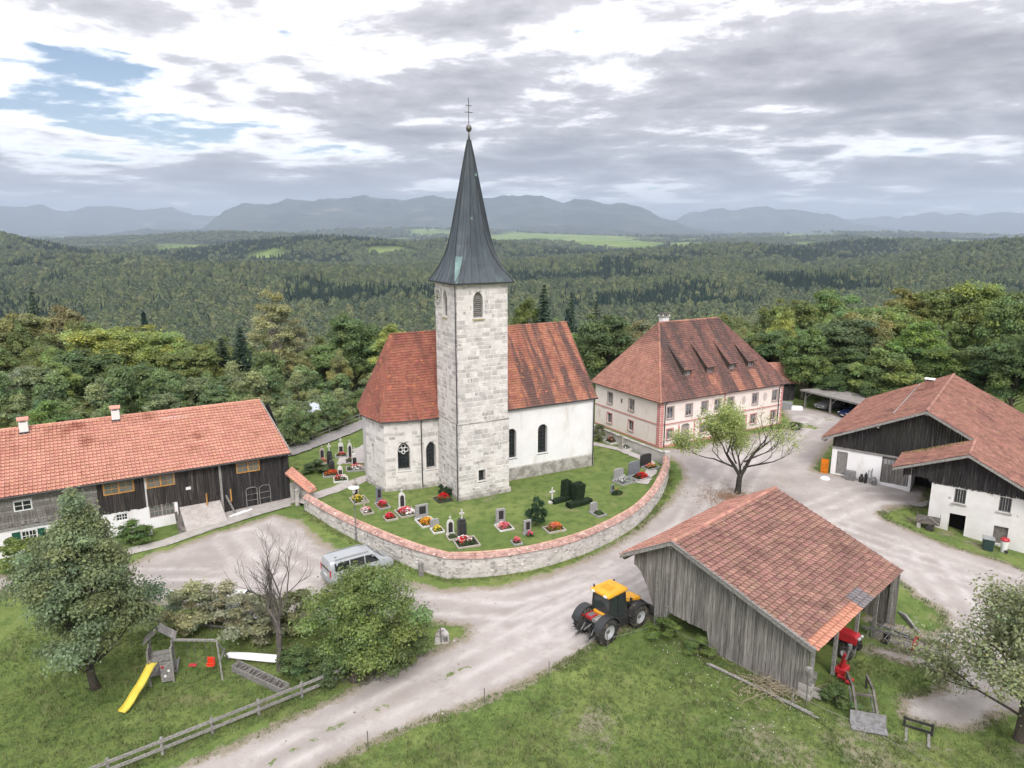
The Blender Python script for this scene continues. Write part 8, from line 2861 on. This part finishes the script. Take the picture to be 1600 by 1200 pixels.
mon = thing('memorial_stone', 'rough pointed memorial boulder with iron cross on the grass tip', 'monument', (-4.35, 39.7, zt(-4.35, 39.7)), 10)
mb = MB()
mb.add([(-.5, -.25, -.1), (.5, -.28, -.1), (.48, .25, -.1), (-.48, .26, -.1), (-.42, -.2, .55), (.44, -.18, .6), (.38, .2, .62), (-.36, .2, .58), (-.12, -.08, .98), (.2, -.05, .93), (.14, .1, .95), (-.1, .1, .96)],
       [(0, 1, 5, 4), (1, 2, 6, 5), (2, 3, 7, 6), (3, 0, 4, 7), (4, 5, 9, 8), (5, 6, 10, 9), (6, 7, 11, 10), (7, 4, 8, 11), (8, 9, 10, 11)])
mb.build('boulder', M_RUBST, mon, bevel=.06, seg=2)
MB().bar((-.05, -.3, .2), (-.1, -.26, 1.25), .05, .04).bar((-.28, -.29, .95), (.12, -.28, .95), .05, .04).build('iron_cross', M_STEEL, mon)
MB().box(.1, .35, -.27, -.22, .2, .5).build('plate', M_STEEL, mon)
# brush pile near the stump
def twig_pile(name, label, x, y, rx, ry, n, L, m, seed, hz=.3, cat='brushwood'):
    rr = random.Random(seed)
    mb = MB()
    z = zt(x, y)
    for k in range(n):
        a = rr.uniform(0, PI)
        c = Vector((rr.gauss(0, rx), rr.gauss(0, ry), rr.uniform(.03, hz)))
        d = Vector((math.cos(a), math.sin(a), rr.uniform(-.2, .25))) * L * rr.uniform(.4, 1)
        mb.tube([c - d / 2, c + d / 2], [.018, .01], 4, cap=False)
    o = mb.build(name, m, None, kind='stuff')
    o.location = (x, y, z)
    o['label'] = label
    return o


twig_pile('brushwood', 'heap of brown brushwood at the fence end', -8.3, 36.6, .55, .4, 120, .9, M_BEAM, 3)
twig_pile('hay_scraps', 'dry stalks along the base of the plank barn', 14.2, 34.6, .9, .7, 220, 1.0, mat('dry_straw', (.34, .29, .20), (.24, .20, .14), scale=3, rnd=.4), 4, .35)
for i in range(5):
    a = Vector((11.2 + i * .12, 36.6 - i * .1, 0))
    b_ = Vector((15.4 + i * .1, 32.6 - i * .12, 0))
    a.z, b_.z = zt(a.x, a.y) + .12 + .07 * (i % 2), zt(b_.x, b_.y) + .12 + .07 * (i % 3)
    tag(MB().tube([a, (a + b_) / 2 + Vector((0, 0, .03)), b_], [.05, .045, .035], 6).build('pole', M_WOODGREY, None), 'long grey pole, %s from the wall in the stack at the plank barn foot' % ordinal(i), 'pole', 'poles lying along the plank barn')

# ---- machinery round the open side of the plank barn
def fbw(x, y):
    a = R(FB_A)
    return 9.21 + x * math.cos(a) - y * math.sin(a), 40.68 + x * math.sin(a) + y * math.cos(a)


mx_, my_ = fbw(10.0, 3.6)
mow = thing('disc_mower', 'bright red folded mower standing at the barn eave', 'mower', (mx_, my_, zt(mx_, my_)), FB_A)
mow.scale = (.78, .78, .78)
MB().box(-.35, .35, -.5, .5, .3, .75).build('frame', M_REDP, mow, bevel=.05)
MB().bar((0, -.2, .6), (.25, -.35, 2.0), .28, .22).build('folded_arm', M_REDP, mow)
MB().bar((.25, -.35, 1.6), (.4, -.2, 2.5), .2, .16).build('cylinder', M_STEEL, mow)
MB().lathe([(.16, 2.4), (.16, 2.75)], 10, (.42, -.2, 0)).build('steel_head', M_STEEL, mow)
MB().box(-.1, .9, -.75, -.45, .15, .35).box(.55, .95, -.9, -.2, .1, .28).build('foot', M_REDP, mow, bevel=.04)
MB().bar((-.3, .4, .4), (-.9, .5, .9), .08, .08).build('drawbar', M_BLACK, mow)
for y in (-.35, .35):
    MB().lathe([(.22, -.06), (.24, 0), (.22, .06)], 14, (-.2, y, .24), 'y').build('wheel', M_TYRE, mow)
mx_, my_ = fbw(8.6, 6.0)
rt = thing('small_tractor', 'red bonnet of an old tractor poking out of the barn', 'tractor', (mx_, my_, zt(mx_, my_)), FB_A)
MB().extr([(-1.0, -.36, .85), (1.3, -.32, .85), (1.36, -.3, 1.25), (1.2, -.28, 1.42), (-1.0, -.34, 1.5)], (0, .68, 0)).build('bonnet', M_REDP, rt, bevel=.06, seg=2)
MB().box(1.33, 1.4, -.25, .25, .9, 1.25).build('grille', M_BLACK, rt)
MB().box(-2.2, 1.2, -.2, .2, .5, .85).build('chassis', M_BLACK, rt)
for x, r, w_ in ((.9, .4, .2), (-1.6, .65, .34)):
    for y in (-.72, .72):
        wheel(rt, (x, y, r), r, w_, 14)
MB().tube([(-1.0, 0, 1.5), (-1.3, 0, 1.75)], .03, 6).lathe([(.2, -.015), (.2, .015)], 14, (-1.35, 0, 1.8), 'z').build('steering', M_BLACK, rt)
MB().box(-1.9, -1.45, -.25, .25, 1.05, 1.15).build('seat', M_BLACK, rt)
for y in (-.2, .2):
    MB().lathe([(.08, -.05), (.08, .05)], 10, (1.42, y, 1.32), 'y').build('headlamp', M_HEAD, rt)
mx_, my_ = fbw(10.6, 9.6)
ted = thing('hay_rake', 'hay tedder with bare metal tines and red end frame', 'farm implement', (mx_, my_, zt(mx_, my_)), FB_A + 8)
MB().bar((-1.6, -.2, .75), (1.3, .3, .65), .12, .12).bar((-1.4, .6, .8), (1.2, .4, .7), .1, .1).build('frame', M_STEEL, ted)
for k in range(5):
    a = k * 1.25
    mb = MB()
    c = Vector((-1.2 + k * .55, .1, .75))
    for j in range(6):
        t_ = a + 2 * PI * j / 6
        mb.tube([c, c + Vector((.18 * math.cos(t_), .75 * math.cos(t_), .62 * math.sin(t_)))], .022, 5)
    mb.build('tine_rotor', M_STEEL, ted)
MB().box(1.22, 1.34, -.55, .65, .35, .75).build('end_frame', M_REDP, ted, bevel=.03)
MB().bar((1.28, -.5, .5), (1.5, -.5, .85), .06, .06).bar((1.28, .6, .5), (1.5, .6, .85), .06, .06).build('handle', M_REDP, ted)
for y in (-.3, .5):
    MB().lathe([(.2, -.05), (.22, 0), (.2, .05)], 12, (-.3, y, .2), 'y').build('wheel', M_TYRE, ted)
for i, (lx, ly, nm, lab, m, mbx) in enumerate((
        (9.4, .15, 'fish_box', 'stacked pale plastic crates inside the barn corner', M_CONC, MB().box(-.35, .35, -.25, .25, 0, .28).box(-.32, .3, -.2, .26, .29, .55).box(-.3, .34, -.26, .2, .56, .82)),
        (9.75, .55, 'enamel_sink', 'old pale sink lying at the barn corner', M_CONC, MB().box(-.4, .4, -.25, .25, .1, .18).box(-.4, .4, -.25, -.2, .18, .42).box(-.4, .4, .2, .25, .18, .42).box(-.4, -.35, -.2, .2, .18, .42).box(.35, .4, -.2, .2, .18, .42).box(-.3, .3, -.15, .15, 0, .1)),
        (8.8, .9, 'work_bench', 'grey workbench in the dark of the barn', M_WOODGREY, MB().box(-.8, .8, -.35, .35, .75, .83).box(-.75, -.65, -.3, .3, 0, .75).box(.65, .75, -.3, .3, 0, .75)),
        (10.3, 1.6, 'feed_bucket', 'pale bucket among the weeds at the eave', M_STEEL, MB().lathe([(.16, 0), (.2, .35), (.21, .36), (.19, .36), (.15, .05)], 12)))):
    x, y = fbw(lx, ly)
    place(mbx, nm, lab, nm.split('_')[-1], m, x, y, FB_A + 10 * i)
x, y = fbw(9.75, -.5)
lp = thing('pump_post', 'white metal pipe post with square head at the barn corner', 'post', (x, y, zt(x, y)), FB_A)
MB().tube([(0, 0, -.2), (0, 0, 2.0)], .04, 8).build('pipe', M_STEEL, lp)
MB().box(-.16, .16, -.12, .12, 2.0, 2.25).build('head', M_WOODGREY, lp, bevel=.02)
MB().tube([(-.15, 0, 1.2), (.15, 0, 1.2)], .02, 6).build('handle', M_STEEL, lp)
x, y = fbw(8.9, 13.6)
wt = thing('water_tank', 'weathered green-grey water tank at the far barn corner', 'tank', (x, y, zt(x, y)), FB_A)
MB().box(-.5, .5, -.5, .5, .12, 1.15).build('tank', mat('tank_plastic', (.22, .27, .25), (.15, .18, .165), scale=3, rough=.4), wt, bevel=.06, seg=2)
MB().box(-.55, .55, -.55, .55, 0, .12).build('pallet', M_WOODGREY, wt)
MB().box(-.58, .52, -.55, .58, 1.15, 1.2).build('board_cover', M_WOODGREY, wt)
for k in range(5):
    a, b_ = fbw(9.6 + k * .12, 14.3 - .1 * k), fbw(11.2 + k * .1, 12.6 - .12 * k)
    tag(MB().bar((*a, zt(*a) + .1 + .05 * k), (*b_, zt(*b_) + .08 + .05 * k), .14, .04).build('plank', M_WOODGREY, None), 'grey plank, %s from the bottom of the stack by the water tank' % ordinal(k), 'plank', 'planks beside the water tank')
# loader frame and pallet forks on the grass
ld = thing('loader_frame', 'detached front loader lying on the grass with its bucket down', 'loader', (18.3, 32.1, zt(18.3, 32.1)), 74)
for y in (-.5, .5):
    MB().bar((0, y, .35), (1.6, y, .95), .12, .16).build('arm', M_BEAM, ld)
    MB().bar((1.6, y, .95), (3.3, y, .7), .12, .16).build('arm', M_BEAM, ld)
    MB().bar((.5, y + .12, .35), (1.9, y + .12, .75), .07, .07).build('ram', M_STEEL, ld)
    MB().bar((3.2, y, .75), (3.1, y, .0), .1, .1).build('prop', M_BLACK, ld)
MB().bar((1.25, -.5, .8), (1.25, .5, .8), .1, .1).build('cross_tube', M_BEAM, ld)
MB().extr([(-.1, -.85, .05), (-.75, -.85, .0), (-.78, -.85, .06), (-.2, -.85, .14), (-.02, -.85, .62), (.06, -.85, .62)], (0, 1.7, 0)).build('bucket', M_STEEL, ld)
fk = thing('pallet_forks', 'dark pallet fork frame lying on the grass', 'pallet forks', (20.7, 31.7, zt(20.7, 31.7)), -30)
for z in (.15, .55):
    MB().box(-.65, .65, -.04, .04, z - .05, z + .05).build('frame_bar', M_BLACK, fk)
for x in (-.62, .62):
    MB().box(x - .06, x + .06, -.05, .05, 0, .65).build('upright', M_BLACK, fk)
    MB().box(x * .8 - .06, x * .8 + .06, -1.15, -.05, .02, .08).build('fork', M_WOODGREY, fk)
# ---- things in front of the right barn
def rbw(x, y):
    a = R(RB_A)
    return 32.3 + x * math.cos(a) - y * math.sin(a), 68.6 + x * math.sin(a) + y * math.cos(a)


x, y = rbw(-.55, -.1)
oc_ = thing('crate_stack', 'orange crates stacked at the white barn corner', 'crates', (x, y, zt(x, y)), RB_A)
M_ORG = mat('orange_crate', (.72, .22, .015), (.60, .17, .015), scale=4, rnd=.15)
for k in range(4):
    mb = MB()
    z = k * .36
    mb.box(-.32, .32, -.22, .22, z, z + .05)
    for q_ in ((-.32, .32, -.22, -.19), (-.32, .32, .19, .22), (-.32, -.29, -.19, .19), (.29, .32, -.19, .19)):
        mb.box(*q_, z + .05, z + .14).box(*q_, z + .2, z + .34)
    mb.build('crate', M_ORG, oc_)
junk = [(2.0, -.55, 'metal_cabinet', 'dented grey metal cabinet in front of the white barn wall', MB().box(-.45, .45, -.3, .3, 0, .9).box(-.43, -.02, -.32, -.3, .05, .85).box(.02, .43, -.32, -.3, .05, .85), M_STEEL),
        (3.0, -.5, 'milk_can', 'dark milk can beside the metal cabinet', MB().lathe([(.2, 0), (.22, .1), (.22, .5), (.12, .65), (.12, .75), (.15, .78)], 12), M_BLACK),
        (3.4, -.6, 'gas_cylinder', 'slim dark gas bottle between milk can and churn', MB().lathe([(.13, 0), (.14, .05), (.14, .9), (.05, 1.05), (.05, 1.12)], 12), M_BLACK),
        (3.75, -.45, 'tool_rack', 'tangle of pipes leaning on the barn wall', MB().bar((-.3, 0, 0), (-.2, .35, 1.3), .05, .05).bar((0, -.1, 0), (.1, .35, 1.5), .05, .05).bar((.25, 0, 0), (.0, .35, 1.2), .04, .04).box(-.4, .4, .2, .3, .4, .46), M_STEEL),
        (4.15, -.5, 'churn', 'grey churn left of the double barn door', MB().lathe([(.22, 0), (.24, .1), (.24, .55), (.14, .7), (.17, .78)], 12), M_STEEL)]
for lx, ly, nm, lab, mbx, m in junk:
    x, y = rbw(lx, ly)
    place(mbx, nm, lab, nm.replace('_', ' '), m, x, y, RB_A)
x, y = rbw(9.55, -6.1)
ct = thing('wooden_cart', 'weathered wooden box cart against the stained barn corner', 'cart', (x, y, zt(x, y) - .1), RB_A + 4)
for z in (.75, .98, 1.21):
    MB().box(-.9, .9, -.5, -.46, z, z + .21).build('side_board', M_BEAM, ct)
    MB().box(-.9, -.86, -.46, .46, z, z + .21).build('end_board', M_BEAM, ct)
    MB().box(.86, .9, -.46, .46, z, z + .21).build('end_board', M_BEAM, ct)
MB().box(-.9, .9, -.5, .5, .66, .74).build('bed', M_BEAM, ct)
MB().bar((-.85, -.52, .78), (0, -.52, 1.4), .08, .03, (0, 1, 0)).bar((.85, -.52, .78), (0, -.52, 1.4), .08, .03, (0, 1, 0)).build('brace', M_WOODGREY, ct)
for yy_ in (-.5, .5):
    MB().lathe([(.28, -.06), (.32, 0), (.28, .06)], 14, (.2, yy_, .32), 'y').build('wheel', M_TYRE, ct)
MB().box(-.8, -.5, -.45, .45, .0, .66).build('stone_base', M_PLINTH, ct)
x, y = rbw(14.3, -6.5)
bn = thing('wheelie_bin', 'dark green bin standing before the barn wing', 'bin', (x - .3, y, zt(x, y)), RB_A + 8)
MB().extr([(-.35, -.35, 0), (.35, -.35, 0), (.42, -.4, 1.0), (-.42, -.4, 1.0)], (0, .75, 0)).build('body', mat('bin_green', (.03, .055, .05), rough=.5), bn, bevel=.04)
MB().extr([(-.44, -.44, 1.0), (.44, -.44, 1.0), (.44, -.44, 1.05), (-.44, -.44, 1.12)], (0, .86, 0)).build('lid', M_GREYC, bn, bevel=.02)
for xx in (-.3, .3):
    MB().lathe([(.12, -.03), (.12, .03)], 12, (xx, .42, .12), 'y').build('wheel', M_TYRE, bn)
x, y = rbw(15.15, -6.2)
bk = thing('salt_tub', 'white tub with bright red lid beside the green bin', 'tub', (x, y, zt(x, y)), RB_A)
MB().lathe([(.22, 0), (.27, .7), (.30, 1.0)], 14).build('tub', M_WHITE, bk, smooth=True)
MB().lathe([(.33, 1.0), (.34, 1.1), (.26, 1.2), (.05, 1.24)], 14).build('lid', M_REDP, bk, smooth=True)
MB().lathe([(.12, -.04), (.16, 0), (.12, .04)], 12, (.2, -.3, .16), 'y').build('wheel', M_TYRE, bk)
place(MB().lathe([(.5, 0), (.42, .14), (.2, .22)], 7), 'rubble_heap', 'pale stone lying in the yard before the orange crates', 'stone', M_PLAST, 31.2, 67.2, 20)
for k, (x, y, r_) in enumerate(((37.6, 62.2, .85), (39.0, 62.6, .6))):
    place(MB().lathe([(r_, 0), (r_, .05), (r_ * .86, .055), (r_ * .86, .035), (.02, .035)], 24), 'manhole_cover', ('large round concrete cover in the yard beside the wing', 'smaller round concrete cover beside the large one')[k], 'manhole cover', M_CONC, x, y, 0, zt(x, y) + .02, group='concrete covers in the yard')
# ramp of gravel up to the farmhouse barn bay, stones and planks at its side
rp_ = MB()
a = R(LB_A)
def lbw(x, y):
    return -20.6 + x * math.cos(a) - y * math.sin(a), 62.4 + x * math.sin(a) + y * math.cos(a)
ring = [(-9.4, -.1, .72), (-6.1, -.1, .72), (-5.9, -2.4, -.75), (-9.2, -2.6, -.85)]
vs = [(*lbw(x, y), z) for x, y, z in ring]
vb = [(p[0], p[1], -1.4) for p in vs]
rp_.add(vs + vb, [(0, 3, 2, 1), (0, 1, 5, 4), (1, 2, 6, 5), (2, 3, 7, 6), (3, 0, 4, 7)])
o = rp_.build('earth_ramp', M_PATH, None, kind='structure')
for k in range(7):
    x, y = lbw(-9.75 + .12 * (k % 3), -.5 - .3 * k)
    tag(MB().bar((x, y, zt(x, y) + 1.25 - .17 * k), (x + .25, y - .25, zt(x, y) - .1), .22, .06).build('slab_board', M_BEAM, None), 'rough bark board, %s from the wall beside the earth ramp' % ordinal(k), 'board', 'boards propped beside the earth ramp')
for k in range(2):
    x, y = lbw(-7.2 + 2.0 * k, -.35)
    tag(MB().box(x - .05, x + .05, y - .05, y + .05, .5, 1.65).build('marker_post', M_FRAMEO, None), ('new wooden post at the left of the ramp top', 'new wooden post at the right of the ramp top')[k], 'post')
for k in range(2):
    x, y = lbw(-4.9 + .5 * k, -1.15)
    tag(MB().obox((x, y, zt(x, y) + .1), (.45, .75, 0), (.1, -.06, 0), (0, 0, .03)).build('plank', M_PLAST, None), ('pale plank on the ground nearest the leaning board', 'second pale plank on the ground before the barn door')[k], 'plank')
x, y = lbw(-12.3, -1.0)
place(MB().box(-.6, .6, -.3, .3, .0, .3).box(-.55, .55, -.25, .25, .3, .45), 'stone_bench', 'pale stone bench against the white farmhouse wall', 'bench', M_PLAST, x, y, LB_A)
# white garden hut glimpsed in the thicket
hut = thing('garden_hut', 'small white hut with pale blue-grey roof in the thicket', 'hut', (-25.0, 86.0, -.6), 25)
MB().box(-.8, .8, -.7, .7, -.5, 2.6).build('wall', M_WHITE, hut)
MB().extr([(-1.0, -1.0, 2.5), (1.0, -1.0, 2.5), (1.0, 1.0, 3.3), (-1.0, 1.0, 3.3)], (0, 0, .08)).build('roof', mat('pale_metal_roof', (.45, .49, .54), rough=.4), hut)
# clipped yews and box hedge in the churchyard
def leafy_box(name, label, loc, rz, sx, sy, sz, n, m, seed, cat='hedge', taper=0.0):
    rr = np.random.default_rng(seed)
    f = rr.integers(0, 5, n)
    u, v = rr.uniform(-1, 1, n), rr.uniform(-1, 1, n)
    P = np.zeros((n, 3))
    N = np.zeros((n, 3))
    for k, (ax, sg) in enumerate(((0, 1), (0, -1), (1, 1), (1, -1), (2, 1))):
        q_ = f == k
        o_ = [i for i in range(3) if i != ax]
        P[q_, ax] = sg
        P[q_, o_[0]], P[q_, o_[1]] = u[q_], v[q_]
        N[q_, ax] = sg
    P *= rr.uniform(.93, 1.02, n)[:, None]
    C = P * np.array([sx, sy, sz / 2]) + np.array([0, 0, sz / 2])
    C[:, :2] *= (1 + taper * (C[:, 2:3] / sz - .5))
    d1 = rr.normal(size=(n, 3))
    d1 /= np.linalg.norm(d1, axis=1)[:, None]
    d2 = np.cross(N + rr.normal(size=(n, 3)) * .6, d1)
    d2 /= np.linalg.norm(d2, axis=1)[:, None] + 1e-9
    s = .055 * rr.uniform(.6, 1.3, n)[:, None]
    V_ = np.stack([C - d1 * s, C + d2 * s * .6, C + d1 * s, C - d2 * s * .6], 1).reshape(-1, 3)
    t_ = thing(name, label, cat, loc, rz)
    np_obj('foliage', V_, np.arange(4 * n).reshape(-1, 4), m, t_, kind='stuff')
    c = MB()
    c.add([(x * sx * .95 * (1 - taper / 2 * (1 if z == 0 else -1)), y * sy * .95 * (1 - taper / 2 * (1 if z == 0 else -1)), z) for z in (0, sz * .96) for x, y in ((-1, -1), (1, -1), (1, 1), (-1, 1))], [(4, 5, 6, 7), (0, 1, 5, 4), (1, 2, 6, 5), (2, 3, 7, 6), (3, 0, 4, 7)])
    c.build('core', m, t_)
    return t_


M_YEW = mat('yew_needle', (.012, .024, .012), (.022, .038, .017), scale=3, rnd=.7, rough=.7)
leafy_box('clipped_yew', 'left of two clipped dark yew columns on the lawn', (4.95, 61.35, 0), 30, .38, .38, 1.75, 1500, M_YEW, 1, 'topiary', -.1)
leafy_box('clipped_yew', 'right of two clipped dark yew columns on the lawn', (5.95, 60.6, 0), 30, .46, .46, 1.75, 1800, M_YEW, 2, 'topiary', .25)
leafy_box('box_hedge', 'low dark hedge block in front of the yew columns', (6.0, 59.8, 0), 33, 1.25, .35, .42, 1600, M_YEW, 3)
leafy_box('box_hedge', 'low hedge strip left of the yew columns', (4.4, 60.6, 0), 33, .9, .3, .36, 1100, M_YEW, 4)
# fallen leaves under the apple tree
rr_ = np.random.default_rng(3)
n = 2600
a, r_ = rr_.uniform(0, 2 * PI, n), np.abs(rr_.normal(0, 2.3, n))
C = np.stack([20.6 + r_ * np.cos(a), 63.7 + r_ * np.sin(a) * .85, np.zeros(n)], 1)
C[:, 2] = terrain(C[:, 0], C[:, 1]) + .055
d1 = np.stack([np.cos(a * 7), np.sin(a * 7), rr_.normal(0, .2, n)], 1)
d2 = np.stack([-np.sin(a * 7), np.cos(a * 7), rr_.normal(0, .2, n)], 1)
s = rr_.uniform(.04, .075, n)[:, None]
o = np_obj('fallen_leaves', np.stack([C - d1 * s, C + d2 * s * .7, C + d1 * s, C - d2 * s * .7], 1).reshape(-1, 3), np.arange(4 * n).reshape(-1, 4), mat('fallen_leaf', (.20, .115, .07), (.28, .18, .11), scale=3, rnd=.7), None, kind='stuff')
o['label'] = 'brown fallen leaves scattered round the apple tree'
rr_ = np.random.default_rng(8)
n = 150
C = np.stack([rr_.uniform(8.5, 16, n), rr_.uniform(31, 39.5, n), np.zeros(n)], 1)
C = C[(C[:, 0] + C[:, 1] < 50.5) & (C[:, 0] + C[:, 1] > 43)]
C[:, 2] = terrain(C[:, 0], C[:, 1]) + rr_.uniform(.08, .2, len(C))
s = rr_.uniform(.015, .035, (len(C), 1))
ex, ey = np.array([1., .2, .1]), np.array([-.2, 1., .1])
o = np_obj('daisies', np.stack([C - ex * s, C + ey * s, C + ex * s, C - ey * s], 1).reshape(-1, 3), np.arange(4 * len(C)).reshape(-1, 4), FLC['white'], None, kind='stuff')
o['label'] = 'white daisies dotting the rough grass beside the plank barn'
# loose stones on the gravel, thickest along its edges
rr_ = np.random.default_rng(18)
n = 9000
C = np.stack([rr_.uniform(-34, 42, n), rr_.uniform(25, 80, n), np.zeros(n)], 1)
dd_ = poly_sd(C[:, 0], C[:, 1], ROAD)
C = C[(dd_ < .3) & ((dd_ > -1.6) | (rr_.random(n) < .35))]
n = len(C)
C[:, 2] = terrain(C[:, 0], C[:, 1]) + .02
s = (rr_.uniform(.025, .05, n) * (1 + (rr_.random(n) < .06) * 1.5))[:, None]
a = rr_.uniform(0, 6.28, n)
ex, ey, ez = np.stack([np.cos(a), np.sin(a), 0 * a], 1), np.stack([-np.sin(a), np.cos(a), 0 * a], 1), np.array([0, 0, 1.])
V_ = np.stack([C - ex * s, C - ey * s * .8, C + ex * s, C + ey * s * .8, C + ez * s * .8], 1).reshape(-1, 3)
i5 = np.arange(n)[:, None] * 5
F_ = np.concatenate([i5 + np.array([q_]) for q_ in ((0, 1, 4), (1, 2, 4), (2, 3, 4), (3, 0, 4))])
o = np_obj('loose_stones', V_, F_, mat('loose_stone', (.36, .335, .32), (.22, .20, .19), scale=2, rnd=.6), None, kind='stuff')
o['label'] = 'loose stones strewn over the gravel yard and lane'
# rough grass tufts along verges, walls and fences
rg = np.random.default_rng(12)
spots = []
def along(pts, n, wd):
    P = np.array(pts, float)
    L = np.linalg.norm(np.diff(P, axis=0), axis=1)
    k = rg.choice(len(L), n, p=L / L.sum())
    t_ = rg.random(n)[:, None]
    q_ = P[k] * (1 - t_) + P[k + 1] * t_
    return q_ + rg.normal(0, wd, (n, 2))
spots.append(along([(p.x + n_.x * .35, p.y + n_.y * .35) for p, n_ in zip(wl, nw)], 1500, .22))
spots.append(along([(p[0], p[1]) for p in ROAD[1:10]], 1500, .35))
spots.append(along([(-21.2, 27.9), (-9.7, 36.2)], 900, .3))
spots.append(along([(9.6, 39.9), (12.5, 36.6), (15.6, 33.2)], 900, .45))
spots.append(along(ROAD[13:32], 1500, .3))
spots.append(along(ROAD[38:46], 900, .35))
spots.append(along(ROAD[-20:-2], 1200, .3))
spots.append(np.stack([rg.uniform(-12, 26, 24000), rg.uniform(22, 39, 24000)], 1))
spots.append(np.stack([rg.uniform(-32, -6.5, 12000), rg.uniform(26, 41.5, 12000)], 1))
Q = np.concatenate(spots)
okk = poly_sd(Q[:, 0], Q[:, 1], ROAD) > -.25
barn_poly = [fbw(0, 0), fbw(9.6, 0), fbw(9.6, 12), fbw(0, 12)]
okk &= poly_sd(Q[:, 0], Q[:, 1], barn_poly) > 0
Q = Q[okk]
n = len(Q)
nb = 5
zq = terrain(Q[:, 0], Q[:, 1])
hgt = rg.uniform(.04, .11, n) * (1 + .9 * (vnoise(Q[:, 0], Q[:, 1], 1.6, 31) > .62))
VV = []
for b_ in range(nb):
    a = rg.uniform(0, 2 * PI, n)
    off = rg.normal(0, .07, (n, 2))
    ln = rg.uniform(.3, .9, n) * hgt
    w_ = rg.uniform(.012, .028, n)
    bx_, by_ = Q[:, 0] + off[:, 0], Q[:, 1] + off[:, 1]
    dx, dy = np.cos(a), np.sin(a)
    VV.append(np.stack([np.stack([bx_ - dy * w_, by_ + dx * w_, zq], 1), np.stack([bx_ + dy * w_, by_ - dx * w_, zq], 1), np.stack([bx_ + dx * ln + dy * w_ * .3, by_ + dy * ln - dx * w_ * .3, zq + hgt], 1), np.stack([bx_ + dx * ln - dy * w_ * .3, by_ + dy * ln + dx * w_ * .3, zq + hgt], 1)], 1))
VV = np.concatenate(VV).reshape(-1, 3)
o = np_obj('verge_grass', VV, np.arange(len(VV)).reshape(-1, 4), mat('grass_blade', (.135, .19, .062), (.21, .235, .10), scale=.7, rnd=.5, rough=.7, trans=.35), None, kind='stuff')
o['label'] = 'tufts of rough grass along verges, fences and walls'
